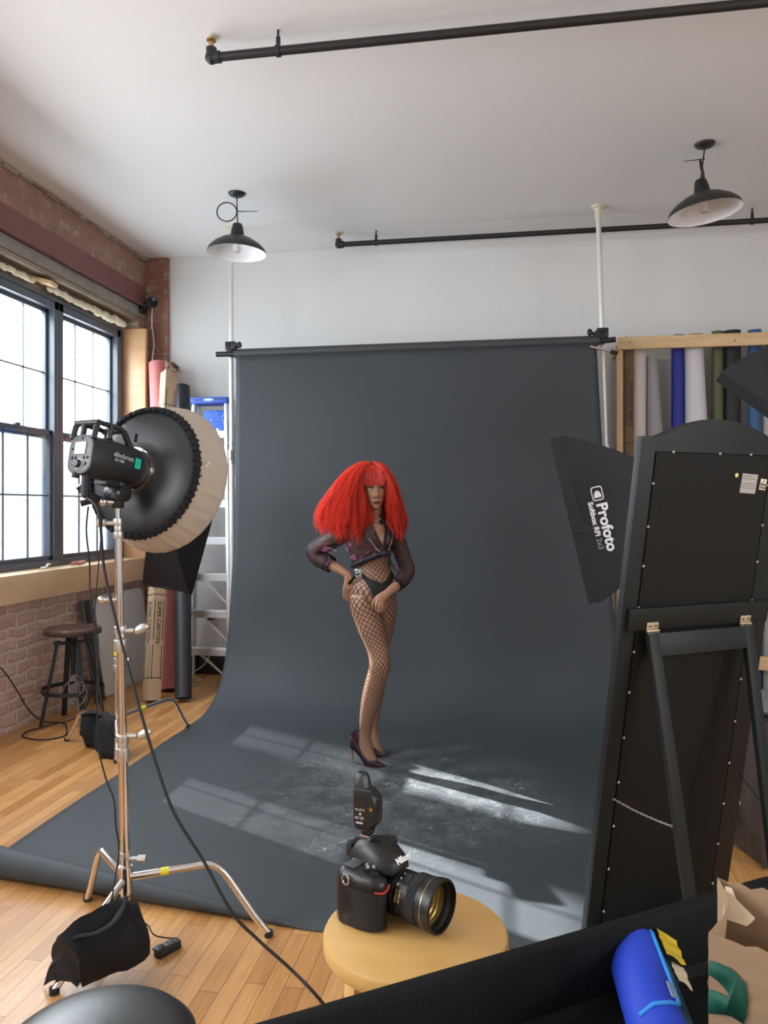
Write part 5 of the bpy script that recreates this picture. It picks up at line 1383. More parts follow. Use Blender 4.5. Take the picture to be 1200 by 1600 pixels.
    mb = MB().tube(smooth_path([X(-0.068, 0.0535, 0.073), X(-0.058, 0.0625, 0.071), X(-0.048, 0.0645, 0.073), X(-0.038, 0.061, 0.0775)], 4), 0.0028, 8, flat=0.5); build(mb, 'red_accent', M('red_accent_plastic', (0.45, 0.035, 0.02), 0.4), body)
    build(MB().box((-0.005, -0.036, 0.05), (0.085, 0.004, 0.062), K), 'rear_screen', M('screen_black', (0.006, 0.006, 0.007), 0.1), body, bevel=0.002)
    # lens
    L0 = X(0.004, 0.024, 0.0475)
    mb = MB().lathe([(0.030, 0), (0.0335, 0.0), (0.0345, 0.012), (0.0365, 0.016), (0.0385, 0.040), (0.0395, 0.043), (0.0395, 0.058), (0.0405, 0.066), (0.0415, 0.067), (0.0415, 0.088), (0.0425, 0.090), (0.0435, 0.100), (0.0445, 0.104), (0.0455, 0.112), (0.0455, 0.119), (0.0440, 0.121), (0.0415, 0.121), (0.0405, 0.112), (0.0375, 0.108), (0.0365, 0.104), (0.036, 0.100)], L0, f, 72)
    ln = build(mb, 'lens_barrel', skin, root, angle=30)
    for h0, h1, r0, r1, nr, nm in ((0.018, 0.039, 0.0372, 0.0390, 60, 'zoom_ring'), (0.068, 0.087, 0.0421, 0.0421, 90, 'focus_ring')):
        a, b2 = perp(f); mb = MB(); rs = []
        for h, r in ((h0, r0 - 0.001), (h0 + 0.001, r0), (h1 - 0.001, r1), (h1, r1 - 0.001)):
            rs.append([L0 + f * h + a * ((r + (0.0007 if k % 2 else 0)) * math.cos(PI * k / nr)) + b2 * ((r + (0.0007 if k % 2 else 0)) * math.sin(PI * k / nr)) for k in range(2 * nr)])
        mb.rings(rs, False); build(mb, nm, rub, ln, angle=20)
    gold = M('gold_line', (0.60, 0.42, 0.15), 0.3, 0.9)
    build(MB().lathe([(0.0436, 0.1008), (0.0441, 0.101), (0.0441, 0.1018), (0.0437, 0.102)], L0, f, 72), 'gold_band', gold, ln)
    m2 = M('lens_element', (0.05, 0.045, 0.03), 0.03, 0.0, coat=1.0)
    def dome(rad, h0, hc, mat, nm):
        build(MB().lathe([(rad, h0), (rad * 0.8, h0 + hc * 0.36), (rad * 0.5, h0 + hc * 0.75), (rad * 0.2, h0 + hc * 0.96), (0.0001, h0 + hc)], L0, f, 48), nm, mat, ln)
    gl, nt, bb, oo = nodes_of('coated_front_glass')
    tr = nt.nodes.new('ShaderNodeBsdfTransparent'); tr.inputs[0].default_value = (0.95, 0.88, 0.70, 1)
    gg = nt.nodes.new('ShaderNodeBsdfGlossy'); gg.inputs['Roughness'].default_value = 0.02; gg.inputs[0].default_value = (0.9, 0.85, 0.6, 1)
    mm = nt.nodes.new('ShaderNodeMixShader'); mm.inputs[0].default_value = 0.09
    nt.links.new(tr.outputs[0], mm.inputs[1]); nt.links.new(gg.outputs[0], mm.inputs[2]); nt.links.new(mm.outputs[0], oo.inputs[0])
    dome(0.036, 0.100, 0.008, gl, 'front_element')
    mb = MB().lathe([(0.036, 0.100), (0.034, 0.092), (0.024, 0.080), (0.0235, 0.078)], L0, f, 48); build(mb, 'inner_barrel', M('inner_olive', (0.20, 0.17, 0.09), 0.3), ln)
    build(MB().lathe([(0.0255, 0.085), (0.018, 0.091), (0.008, 0.094), (0.0001, 0.095)], L0, f, 40), 'inner_element', M('amber_lens', (0.62, 0.42, 0.17), 0.08, 0.3, coat=1.0), ln)
    for rq, hq in ((0.0262, 0.0865), (0.0305, 0.0925)):
        build(MB().lathe([(rq, hq), (rq + 0.0012, hq + 0.0008), (rq + 0.002, hq)], L0, f, 48), 'inner_ring', gold, ln)  # gold rings imitate amber reflections in the lens glass
    mb = MB(); a, b2 = perp(f)
    for k in range(7):
        t = 2 * PI * k / 7; c1 = L0 + f * 0.0955
        mb.bar(c1 + a * 0.016 * math.cos(t) + b2 * 0.016 * math.sin(t) - f * 0.004, c1 + a * 0.006 * math.cos(t + 1.0) + b2 * 0.006 * math.sin(t + 1.0), 0.0022, 0.0012)
    build(mb, 'aperture_blades', chrome, ln)
    up2 = (UP * 0.85 - lft * 0.53).normalized(); sd = f.cross(up2).normalized()
    def lens_text(h, r, ang, body, sz, mat, rot=0, nm='lettering'):
        nv = (-lft * math.cos(ang) + UP * math.sin(ang)).normalized(); ex = f; ey = nv.cross(ex).normalized()
        Mx = frame(L0 + f * h + nv * (r + 0.0006), ex, ey, nv) @ Matrix.Rotation(rot, 4, 'Z')
        text(nm, body, sz, Mx, mat, ln, extrude=0.0002)
    lens_text(0.049, 0.0395, 0.35, 'NIKKOR', 0.0055, gold, PI / 2)
    lens_text(0.056, 0.0397, 0.35, '24-120mm', 0.005, gold, PI / 2)
    lens_text(0.050, 0.0395, -0.35, 'N', 0.007, gold, PI / 2)
    for an in (0.8, 1.1, 1.4): lens_text(0.047, 0.0395, an, '24', 0.0045, wht, PI / 2)
    mb = MB()
    nv = (-lft * math.cos(1.15) + UP * math.sin(1.15)).normalized()
    mb.box((0, 0, 0), (0.012, 0.020, 0.0015), frame(L0 + f * 0.059 + nv * 0.0402, f, nv.cross(f).normalized(), nv)); build(mb, 'distance_window', M('window_dark', (0.02, 0.02, 0.02), 0.08), ln)
    # radio trigger standing on the hot shoe
    rt = X(0, -0.014, 0.1355)
    r2 = thing('radio_trigger', rt, 'upright black radio trigger with a stubby antenna on top of the camera', 'radio trigger')
    tf = f  # it faces the same way; narrow in x
    tx = (-AHEAD * 0.93 + RIGHT * -0.35).normalized(); ty = UP.cross(tx).normalized()
    T4 = frame(rt, ty, tx, UP)       # x right-ish as seen by the photographer, y towards him
    Y = lambda x, y, z: T4 @ V((x, y, z))
    mb = MB().box((0, 0, 0.004), (0.020, 0.020, 0.006), T4).cyl(Y(0, 0, 0.006), Y(0, 0, 0.011), 0.013, n=24)
    build(mb, 'shoe_foot', black_plastic, r2, bevel=0.001)
    mb = MB(); rs = []
    for z, x0, x1, dy in ((0.010, -0.020, 0.010, 0.012), (0.016, -0.023, 0.016, 0.015), (0.024, -0.024, 0.024, 0.016), (0.055, -0.024, 0.025, 0.016), (0.070, -0.024, 0.022, 0.016), (0.080, -0.024, 0.014, 0.015), (0.085, -0.023, 0.004, 0.013), (0.105, -0.022, 0.000, 0.011), (0.110, -0.019, -0.003, 0.008), (0.111, -0.015, -0.008, 0.004)):
        rs.append([Y(x, y, z) for x, y in ((x0, -dy), (x0 - 0.0005, 0), (x0, dy * 0.8), (x0 + 0.003, dy), (x1 - 0.006, dy), (x1, dy * 0.4), (x1, -dy * 0.6), (x1 - 0.005, -dy))])
    mb.rings(rs, True)
    tb = build(mb, 'trigger_body', black_plastic, r2, angle=35)
    mb = MB()
    for z, x in ((0.074, 0.0185), (0.062, 0.0235), (0.051, 0.0255)): mb.box((x, 0.004, z), (0.004, 0.012, 0.007), T4)
    build(mb, 'side_buttons', black_rubber, tb, bevel=0.001)
    build(MB().cyl(Y(0.012, 0.0155, 0.050), Y(0.012, 0.0175, 0.050), 0.0032, n=16), 'sync_port', brass, tb)
    build(MB().box((-0.006, 0.0155, 0.083), (0.034, 0.0015, 0.0012), T4), 'antenna_seam', M('seam_grey', (0.1, 0.1, 0.1), 0.3), tb)
    tmx = frame(Y(-0.0095, 0.0163, 0.047), ty, UP, tx)
    lp = M('light_print', (0.55, 0.55, 0.52), 0.6)
    text('lettering', 'PLUS X', 0.0058, tmx, lp, tb); text('lettering', 'FC CE', 0.0062, tmx @ Matrix.Translation((-0.001, -0.015, 0)), lp, tb, bold=0.0001)
    build(MB().box((0.0005, -0.0075, 0), (0.004, 0.004, 0.0003), tmx).box((-0.001, -0.0235, 0), (0.013, 0.003, 0.0003), tmx), 'printed_plate', lp, tb)
camera_body()

# ------------------------------------------------------------------ utility cart at lower right with its load
def cart():
    C = V((0.475, 1.478, 0)); u = V((-0.825, -0.565, 0)).normalized(); v = V((0.565, -0.825, 0)).normalized(); ZR = 0.85; ZF = 0.745
    LU, LV = 1.15, 0.50
    root = thing('utility_cart', C + u * 0.5 + v * 0.25, 'black plastic utility cart with a deep tray in the bottom right foreground', 'cart')
    m = M('cart_black_plastic', (0.0035, 0.004, 0.004), 0.75, bmp=0.35, bscale=120, spec=0.22)
    def Q(a, b, z): return C + u * a + v * b + V((0, 0, z))
    def ring(off, z, r=0.05):
        pts = []
        for cx, cy, a0 in ((LU - r, LV - r, 0), (r, LV - r, 90), (r, r, 180), (LU - r, r, 270)):
            for k in range(7):
                a = math.radians(a0 + 15 * k); pts.append(Q(cx + (r + off) * math.cos(a), cy + (r + off) * math.sin(a), z))
        return pts
    mb = MB().rings([ring(-0.012, ZF - 0.022), ring(-0.002, ZR - 0.028), ring(0.006, ZR - 0.026), ring(0.008, ZR - 0.010), ring(0.003, ZR - 0.001), ring(-0.006, ZR), ring(-0.016, ZR - 0.003), ring(-0.021, ZR - 0.012), ring(-0.024, ZF + 0.012), ring(-0.036, ZF)], False)
    mb.f.append(tuple(range(len(mb.v) - 28, len(mb.v)))); mb.m.append(0)
    mb.f.append(tuple(range(28))); mb.m.append(0)
    build(mb, 'tray', m, root, angle=40)
    for a, b in ((0.06, 0.06), (LU - 0.06, 0.06), (0.06, LV - 0.06), (LU - 0.06, LV - 0.06)):
        build(MB().box((0, 0, 0), (0.06, 0.06, ZF - 0.14), frame(Q(a, b, (ZF - 0.02) / 2 + 0.05), u, v, UP)), 'post', m, root, bevel=0.01)
        w = build(MB().cyl(Q(a - 0.012, b, 0.05), Q(a + 0.012, b, 0.05), 0.049, n=28), 'wheel', black_rubber, root)
        build(MB().box((0, 0, 0), (0.035, 0.03, 0.04), frame(Q(a, b, 0.085), u, v, UP)), 'wheel_fork', chrome, w)
    build(MB().box((0, 0, 0), (LU - 0.06, LV - 0.06, 0.04), frame(Q(LU / 2, LV / 2, 0.16), u, v, UP)), 'lower_shelf', m, root, bevel=0.01)
    return Q, u, v, ZF
Q, cu, cv, ZF = cart()
# blue ribbed roller case
def blue_case():
    p0 = at(992, 1484, 1.235); p1 = at(1052, 1650, 0.985); p0.z = ZF + 0.046 + 0.004; p1.z = ZF + 0.044 + 0.002
    d = (p1 - p0); L = d.length; d.normalize(); a, b = perp(d); 
    root = thing('blue_speaker', (p0.x, p0.y, ZF + 0.001), 'blue ribbed fabric cylinder with light blue trim lying in the black cart', 'portable speaker')
    rib = M('ribbed_blue_fabric', (0.015, 0.05, 0.50), 0.6); teal_ = M('dark_blue_side', (0.0, 0.055, 0.12), 0.5); trim = M('light_blue_trim', (0.03, 0.28, 0.72), 0.35)
    R = 0.045
    nrib = int(L / 0.0036); prof = []
    for k in range(nrib * 2 + 1):
        t = k / (nrib * 2); h = t * L; r = R * (1 - max(0, 1 - h / 0.02) ** 2.2 * 0.28)
        prof.append((r - (0.0012 if k % 2 else 0.0), h))
    # wrap covers the left and upper part; the flank on the right is smooth
    side = RIGHT - d * RIGHT.dot(d); side.normalize(); upx = side.cross(d).normalized()
    if upx.z < 0: upx = -upx
    def ang(t): return side * math.cos(t) + upx * math.sin(t)
    T0, T1 = math.radians(62), math.radians(262)
    n = 40; rs = [[p0 + d * h + ang(lerp(T0, T1, k / n)) * r for k in range(n + 1)] for r, h in prof]
    mb = MB(); base = 0
    for r_ in rs: mb.v += r_
    for i in range(len(rs) - 1):
        for j in range(n): q = i * (n + 1) + j; mb.f.append((q, q + 1, q + n + 2, q + n + 1)); mb.m.append(0)
    build(mb, 'fabric_grille', rib, root, angle=80)
    mb = MB().lathe([(0.0, 0.004), (R * 0.66, 0.0), (R * 0.86, 0.006), (R * 0.955, 0.02), (R * 0.955, L), (0, L)], p0, d, 48)
    build(mb, 'rubber_side', teal_, root)
    mb = MB().tube([p0 + d * h + ang(T0 - 0.03) * (R * (1 - max(0, 1 - h / 0.02) ** 2.2 * 0.28)) for h in [0.001, 0.006, 0.012, 0.02] + [L * k / 12 for k in range(2, 10)]], 0.0032, 8)
    e0 = p0 + d * (L * 0.75) + ang(T0 - 0.03) * R
    mb.tube([e0, p0 + d * (L * 0.775) + ang(T0 + 0.05) * (R + 0.001), p0 + d * (L * 0.79) + ang(T0 + 0.35) * (R + 0.001), p0 + d * (L * 0.80) + ang(T0 + 0.8) * (R + 0.001), p0 + d * (L * 0.83) + ang(T0 + 1.3) * (R + 0.001)], 0.0032, 8)
    build(mb, 'trim_cord', trim, root)
    cc = p0 + d * (L * 0.66) + ang(T0 + 0.08) * (R + 0.0015)
    nv = ang(T0 + 0.08); build(MB().box((0, 0, 0), (0.010, 0.034, 0.002), frame(cc, nv.cross(d), d, nv)), 'badge', M('grey_badge', (0.25, 0.35, 0.5), 0.4), root, bevel=0.001)
    # yellow wrapper and napkin tucked against it
    q = p0 + side * 0.052 + V((0, 0, 0.0)); 
    rt = thing('food_wrapper', V((q.x, q.y, ZF + 0.002)), 'small crumpled yellow wrapper tucked beside the blue cylinder', 'wrapper')
    for nm, m_, o_, ln, wd, sd in (('yellow_foil', M('yellow_wrapper', (0.70, 0.50, 0.03), 0.35, 0.2), 0.006, 0.068, 0.034, 1), ('torn_paper', M('cream_napkin', (0.60, 0.52, 0.38), 0.7), 0.062, 0.052, 0.024, 2)):
        st = p0 + d * o_ + side * (0.040 if sd == 1 else 0.046) + V((0, 0, 0.034 if sd == 1 else 0.020))
        def fn(a_, b_, st=st, ln=ln, wd=wd, sd=sd):
            p = st + d * (ln * a_) + (side * 0.85 + UP * -0.5).normalized() * (wd * (b_ - 0.3))
            return p + side * (0.005 * noise.noise(p * 70)) + UP * (0.006 * noise.noise(p * 60 + V((3, 0, sd))))
        build(MB().grid(fn, 10, 6), nm, m_, rt, angle=25)
blue_case()
# paper carrier bag
def paper_bag():
    kraft = M('kraft_paper', (0.36, 0.235, 0.14), 0.75, var=0.06, scale=10); pale = M('pale_inner_paper', (0.66, 0.53, 0.38), 0.75)
    TL = at(1107, 1457, 1.00); 
    ex = (RIGHT * 0.87 - AHEAD * 0.49).normalized(); ey = (AHEAD * 0.87 + RIGHT * 0.49).normalized()
    O = V((TL.x, TL.y, ZF + 0.002)); Hb = TL.z - O.z; Wb, Db = 0.20, 0.10
    root = thing('paper_bag', O + ex * 0.1 + ey * 0.05, 'open brown paper carrier bag with a dark green print, in the cart', 'paper bag')
    def P(a, b, h): return O + ex * a + ey * b + V((0, 0, h))
    mb = MB()
    def wall(fn, mi): mb.grid(fn, 14, 16, mi)
    j = lambda a, h, s: 0.004 * noise.noise(V((a * 14, h * 14, s)))
    front_top = lambda a: Hb - 0.018 * a + (0.006 * noise.noise(V((a * 30, 0, 2)))) - (0.012 if a > 0.72 else 0) * 0
    wall(lambda a, h: P(a * Wb, j(a, h, 1) * (1 - abs(2 * a - 1) ** 6), h * front_top(a)), 0)
    wall(lambda a, h: P(a * Wb, Db + j(a, h, 2), h * (Hb + 0.030 - 0.015 * a + 0.01 * noise.noise(V((a * 20, 3, 1))))), 0)
    # gusset on the left leans out at the top, its pale inside shows
    wall(lambda a, h: P(0.0 + (0.018 * h * math.sin(PI * a)) + j(a, h, 3), a * Db, h * (Hb + 0.030 * a ** 0.8 + 0.004 * noise.noise(V((a * 9, 1, 1))))), 0)
    wall(lambda a, h: P(Wb - 0.012 * h * math.sin(PI * a) + j(a, h, 4), a * Db, h * (Hb + 0.03 * a)), 0)
    mb.add([P(0, 0, 0), P(Wb, 0, 0), P(Wb, Db, 0), P(0, Db, 0)], [(0, 1, 2, 3)], 0)
    bg_ = build(mb, 'bag_body', kraft, root, angle=30)
    # torn pale flap folded over at the back left
    pts = [P(0.010, 0.072, Hb - 0.012), P(0.012, 0.082, Hb + 0.028), P(0.020, 0.085, Hb + 0.026), P(0.026, 0.082, Hb + 0.013), P(0.036, 0.078, Hb + 0.007), P(0.050, 0.070, Hb - 0.001), P(0.046, 0.068, Hb - 0.006), P(0.040, 0.066, Hb - 0.012)]
    build(MB().poly(pts, 0.0008, -ey), 'torn_flap', pale, root, angle=30)
    # green print, traced on the front face
    gm = M('dark_green_print', (0.005, 0.085, 0.055), 0.7)
    def prt(pp): 
        out = []
        for X_, Y_ in pp:
            px, py = 940 + X_ / 4.615, 1360 + Y_ / 4.615
            dirv = at(px, py, 1.0) - V((0, 0, EYE)); nf = ey
            t = (O - V((0, 0, EYE))).dot(nf) / dirv.dot(nf)
            out.append(V((0, 0, EYE)) + dirv * t)
        return out
    # outline in the plane of the front face, with real size there
    shape = prt([(778, 640), (850, 662), (925, 695), (985, 745), (1030, 800), (1048, 860), (1056, 950), (1045, 1040), (1025, 1098), (985, 1075), (940, 1045), (890, 1030), (768, 1022), (772, 845), (850, 872), (922, 912), (915, 875), (885, 835), (830, 780), (774, 745)])
    me = MB(); n = len(shape)
    me.add([p - ey * 0.0032 for p in shape], [tuple(range(n))])
    g = build(me, 'green_print', gm, bg_, angle=60)
    sol = g.modifiers.new('ink', 'SOLIDIFY'); sol.thickness = 0.0004
paper_bag()

# padded black stool at the bottom left
SB = cf(-0.483, 1.30, 0); 
root = thing('padded_stool', SB, 'padded black leather stool seat cut off by the bottom left corner', 'stool')
lea = M('black_leather', (0.016, 0.019, 0.018), 0.36, bmp=0.10, bscale=120, coat=0.6)
lea.node_tree.nodes['Principled BSDF'].inputs['Coat Roughness'].default_value = 0.45
mb = MB(); prof = [(0.0, 0.0), (0.155, 0.0), (0.165, 0.012), (0.168, 0.03), (0.164, 0.048), (0.150, 0.062), (0.12, 0.073), (0.08, 0.080), (0.04, 0.084), (0.0, 0.085)]
mb.lathe(prof, SB + V((0, 0, 0.545)), UP, 72)
build(mb, 'cushion', lea, root)
build(MB().cyl(SB + V((0, 0, 0.12)), SB + V((0, 0, 0.545)), 0.025, n=24).lathe([(0.0, 0), (0.10, 0), (0.10, 0.014), (0, 0.014)], SB + V((0, 0, 0.531)), UP), 'column', chrome, root)
for k in range(5):
    a = 2 * PI * k / 5; dv = V((math.cos(a), math.sin(a), 0))
    lg = build(MB().tube([SB + V((0, 0, 0.12)), SB + dv * 0.12 + V((0, 0, 0.105)), SB + dv * 0.235 + V((0, 0, 0.065))], [0.018, 0.016, 0.012], 12), 'leg', black_plastic, root)
    build(MB().cyl(SB + dv * 0.235 + dv.cross(UP) * -0.012 + V((0, 0, 0.026)), SB + dv * 0.235 + dv.cross(UP) * 0.012 + V((0, 0, 0.026)), 0.025, n=20), 'caster', black_rubber, lg)

# ------------------------------------------------------------------ the model on the paper
PD = 4.52
def pp(px, py, w=0.0): return at(px, py, PD - w)
def person():
    rnd = random.Random(21)
    root = thing('person', at_z(577, 1192, 0), 'person with big red frizzy hair, sheer knotted blouse, fishnets and heels, hand on hip', 'person')
    def limb_rings(tab, n=28, hint=None, grow=0.0, sub=6):
        """tab: (px, py, w, half width in px, half depth in m)"""
        pts = [V((a, b, c)) for a, b, c, _, _ in tab]; rad = [V((d, e, 0)) for _, _, _, d, e in tab]
        sp = smooth_path(pts, sub); sr = smooth_path(rad, sub)
        C_ = [pp(*p) for p in sp]; out = []
        for i, c in enumerate(C_):
            t = (C_[min(i + 1, len(C_) - 1)] - C_[max(i - 1, 0)]).normalized()
            view = (c - V((0, 0, EYE))); view.z = 0; view.normalize()
            a1 = t.cross(view)
            if a1.length < 0.2: a1 = t.cross(UP)
            a1.normalize(); a2 = a1.cross(t).normalized()
            d = (c - V((0, 0, EYE))).dot(AHEAD)
            ra = sr[i].x * d / F_PX + grow; rb = sr[i].y + grow
            out.append([c + a1 * (ra * math.cos(2 * PI * k / n)) + a2 * (rb * math.sin(2 * PI * k / n)) for k in range(n)])
        return out
    torso = [(583, 948, -0.02, 30, 0.085), (583, 938, -0.01, 35, 0.105), (583, 925, 0.0, 36, 0.115), (584, 910, 0.0, 33.5, 0.105), (583, 896, 0.0, 29, 0.088), (581, 882, 0.0, 26.5, 0.078), (579, 868, 0.0, 28, 0.086), (579, 853, 0.005, 31.5, 0.098), (579, 840, 0.0, 34, 0.104), (579, 828, -0.01, 36, 0.09), (580, 819, -0.02, 32, 0.07), (583, 813, -0.02, 19, 0.055), (586, 808, -0.01, 10.5, 0.043)]
    neck = [(586, 814, -0.015, 11, 0.045), (587, 805, -0.005, 9.2, 0.04), (587.5, 796, 0.0, 9.0, 0.041), (587, 783, 0.0, 9.5, 0.045)]
    leg_a = [(568, 930, 0.02, 20, 0.085), (569, 945, 0.025, 22.5, 0.092), (575, 963, 0.03, 22.5, 0.09), (580, 981, 0.04, 20.7, 0.085), (586, 1000, 0.05, 18.2, 0.075), (591, 1018, 0.06, 16.6, 0.066), (593.5, 1038, 0.07, 16.6, 0.062), (589.5, 1055, 0.06, 15.6, 0.060), (583, 1078, 0.035, 15.2, 0.063), (578, 1100, 0.02, 14.2, 0.058), (573.5, 1122, 0.01, 11.6, 0.046), (571, 1142, 0.0, 9.6, 0.036), (570, 1156, 0.0, 9.6, 0.036), (572, 1168, 0.008, 10.5, 0.036), (577, 1180, 0.02, 9.5, 0.036), (584, 1189, 0.03, 7.0, 0.036), (592, 1195, 0.035, 4.2, 0.03)]
    leg_b = [(601, 930, -0.01, 17, 0.085), (602.5, 948, -0.03, 17.5, 0.085), (601, 968, -0.06, 17, 0.082), (598, 990, -0.09, 15.5, 0.075), (594, 1010, -0.12, 14, 0.066), (592, 1036, -0.155, 13, 0.06), (590, 1060, -0.18, 12.5, 0.058), (588, 1082, -0.20, 12, 0.054), (585.5, 1106, -0.21, 9.5, 0.043), (583.5, 1128, -0.212, 7.5, 0.034), (583.5, 1143, -0.208, 7.2, 0.032), (585.5, 1155, -0.198, 7.6, 0.034), (590, 1166, -0.178, 7.0, 0.034), (595, 1174, -0.16, 5.4, 0.034), (600, 1179, -0.148, 3.2, 0.026)]
    arm_r = [(549, 829, -0.01, 11, 0.045), (540, 832, -0.02, 11.5, 0.047), (527, 838, -0.03, 11, 0.044), (510, 848, -0.06, 10, 0.040), (496, 857, -0.08, 9.6, 0.038), (491, 863, -0.085, 9.5, 0.037), (499, 872, -0.08, 9.8, 0.037), (515, 881, -0.055, 8.8, 0.034), (530, 889, -0.03, 7.4, 0.029), (541, 896, -0.012, 6.4, 0.022), (546, 901, -0.005, 6.6, 0.017)]
    arm_l = [(607, 827, -0.01, 10.5, 0.045), (614, 832, -0.015, 11, 0.045), (620, 845, -0.02, 10.4, 0.042), (627, 863, -0.02, 9.6, 0.038), (634, 882, -0.015, 9.4, 0.037), (636, 892, 0.0, 9.2, 0.037), (631, 903, 0.03, 9.2, 0.036), (621, 914, 0.075, 8.2, 0.032), (611, 922, 0.105, 6.8, 0.025), (605, 927, 0.118, 6.4, 0.020)]
    body = MB()
    for tab in (torso, neck, leg_a, leg_b, arm_r, arm_l): body.rings(limb_rings(tab), True)
    # bust, seat
    for px, py, w, r in ((567, 847, 0.060, (0.054, 0.052, 0.052)), (600, 845, 0.062, (0.050, 0.052, 0.052)), (566, 932, -0.05, (0.085, 0.075, 0.08)), (600, 930, -0.05, (0.072, 0.07, 0.075))):
        body.ball(pp(px, py, w), r, 24, 16)
    # head
    face = (-AHEAD * 0.985 + RIGHT * 0.17).normalized(); fr = face.cross(UP).normalized() * -1
    if fr.dot(RIGHT) < 0: fr = -fr
    HC = pp(585, 764, 0.0)
    Hm = frame(HC, fr, -face, UP)      # x right in the picture, y away from the viewer, z up
    tab = [(-0.119, .006, .066, -.045), (-0.116, .020, .076, -.030), (-0.108, .031, .082, -.01), (-0.095, .041, .083, .012), (-0.075, .050, .082, .035), (-0.05, .057, .083, .055), (-0.025, .063, .084, .072), (0, .067, .084, .084), (.03, .070, .085, .091), (.055, .069, .082, .090), (.08, .062, .070, .078), (.10, .045, .048, .055), (.112, .025, .027, .03), (.117, .004, .004, .005)]
    G = lambda x, c, s: math.exp(-((x - c) / s) ** 2)
    def head_pt(phi, z):
        w, f, b = interp(tab, z)
        c, s = math.cos(phi), math.sin(phi)
        x = w * math.copysign(abs(c) ** 0.9, c)
        if s < 0: y = -f * abs(s) ** 0.82
        else: y = b * s ** 0.9
        if s < 0:
            nose = 0.0
            if -0.062 < z < 0.03:
                amp = interp([(-0.062, 0.0), (-0.054, 0.006), (-0.047, 0.021), (-0.040, 0.022), (-0.02, 0.013), (0.0, 0.007), (0.03, 0.0)], z)[0]
                wid = interp([(-0.062, 0.016), (-0.047, 0.014), (-0.038, 0.012), (-0.02, 0.009), (0.03, 0.010)], z)[0]
                nose = amp * G(x, 0, wid)
                nose += 0.007 * (G(x, 0.013, 0.006) + G(x, -0.013, 0.006)) * G(z, -0.046, 0.007)
            sock = -0.011 * (G(x, .031, .017) + G(x, -.031, .017)) * G(z, 0.0, .013)
            brow = 0.005 * (G(x, .03, .022) + G(x, -.03, .022)) * G(z, .022, .009)
            cheek = 0.006 * (G(x, .042, .016) + G(x, -.042, .016)) * G(z, -.03, .018)
            lip = 0.008 * G(x, 0, .022) * (G(z, -.073, .006) + 0.95 * G(z, -.085, .006)) - 0.003 * G(x, 0, .02) * G(z, -.079, .002) - 0.004 * G(x, 0, .02) * G(z, -.097, .006)
            chin = 0.006 * G(x, 0, .018) * G(z, -.110, .010)
            y -= nose + sock + brow + cheek + lip + chin
        return V((x, y, z))
    zs = [-0.119 + 0.236 * k / 90 for k in range(91)]
    rs = [[Hm @ head_pt(2 * PI * j / 96, z) for j in range(96)] for z in zs]
    body.rings(rs, True)
    # ears
    for s_ in (1, -1): body.ball(Hm @ V((s_ * 0.070, 0.01, -0.012)), (0.010, 0.016, 0.028), 12, 10)
    # hands: palm + separate fingers
    def finger(pts, r0, r1): 
        P_ = smooth_path(pts, 4); body.tube(P_, [lerp(r0, r1, i / (len(P_) - 1)) for i in range(len(P_))], 12); body.ball(P_[-1], r1 * 1.02, 10, 8)
        return P_
    nails = []
    # her left hand, hanging over the thigh (viewer's right)
    K = lambda px, py, w: pp(px, py, w)
    palm = [(606, 926, 0.118, 6.2, 0.020), (600, 931, 0.126, 7.4, 0.017), (594, 936, 0.130, 8.2, 0.015), (590, 940, 0.130, 7.6, 0.012)]
    body.rings(limb_rings(palm), True)
    for pts in ([(587.0, 934.5, .130), (583.5, 940.5, .136), (582.2, 946.0, .131), (582.8, 950.5, .124)], [(590.5, 938, .136), (588.0, 945, .143), (587.4, 951, .136), (588.2, 955, .128)],
                [(594.5, 940.5, .137), (593.0, 947.5, .143), (592.4, 953, .136), (592.8, 956.5, .129)], [(598.0, 941.5, .133), (597.5, 948, .138), (596.8, 952.5, .132), (596.5, 955.0, .126)]):
        P_ = finger([K(*q) for q in pts], 0.0088, 0.0068); nails.append((P_[-1], (P_[-1] - P_[-3]).normalized()))
    finger([K(603, 934, .118), K(600.5, 941, .112), K(598, 947, .108), K(595.5, 951, .106)], 0.010, 0.0075)
    # her right hand on the hip: fingers point down behind the hip
    palm = [(545, 899, -0.005, 6.4, 0.019), (545, 907, -0.006, 7.4, 0.015), (544, 915, -0.010, 7.4, 0.013), (543, 921, -0.014, 6.8, 0.011)]
    body.rings(limb_rings(palm), True)
    for pts in ([(538.8, 915, -.010), (537.6, 922, -.008), (537.2, 929, -.012), (537.8, 934.5, -.016)], [(542.3, 919, -.012), (541.4, 926, -.012), (541.6, 933, -.016), (542.4, 938.0, -.020)],
                [(545.8, 920, -.016), (545.6, 927, -.018), (545.9, 933, -.022), (546.6, 938.5, -.026)], [(548.6, 918, -.022), (549.3, 924, -.024), (549.8, 930, -.028), (550.0, 934, -.030)]):
        P_ = finger([K(*q) for q in pts], 0.0086, 0.0066); nails.append((P_[-1], (P_[-1] - P_[-3]).normalized()))
    finger([K(548.5, 904, .004), K(553, 907, .022), K(557.5, 911, .040), K(560, 915, .058)], 0.010, 0.0078)
    # fuse everything into one continuous skin
    off = ORIGIN[root.name]
    me = bpy.data.meshes.new('body'); me.from_pydata([p - off for p in body.v], [], body.f)
    tmp = bpy.data.objects.new('body_source', me); col.objects.link(tmp)
    rm = tmp.modifiers.new('remesh', 'REMESH'); rm.mode = 'VOXEL'; rm.voxel_size = 0.0034; rm.adaptivity = 0
    sm = tmp.modifiers.new('smooth', 'SMOOTH'); sm.iterations = 3; sm.factor = 0.45
    dg = bpy.context.evaluated_depsgraph_get(); dg.update()
    me2 = bpy.data.meshes.new_from_object(tmp.evaluated_get(dg))
    bpy.data.objects.remove(tmp)
    me2.name = 'body'
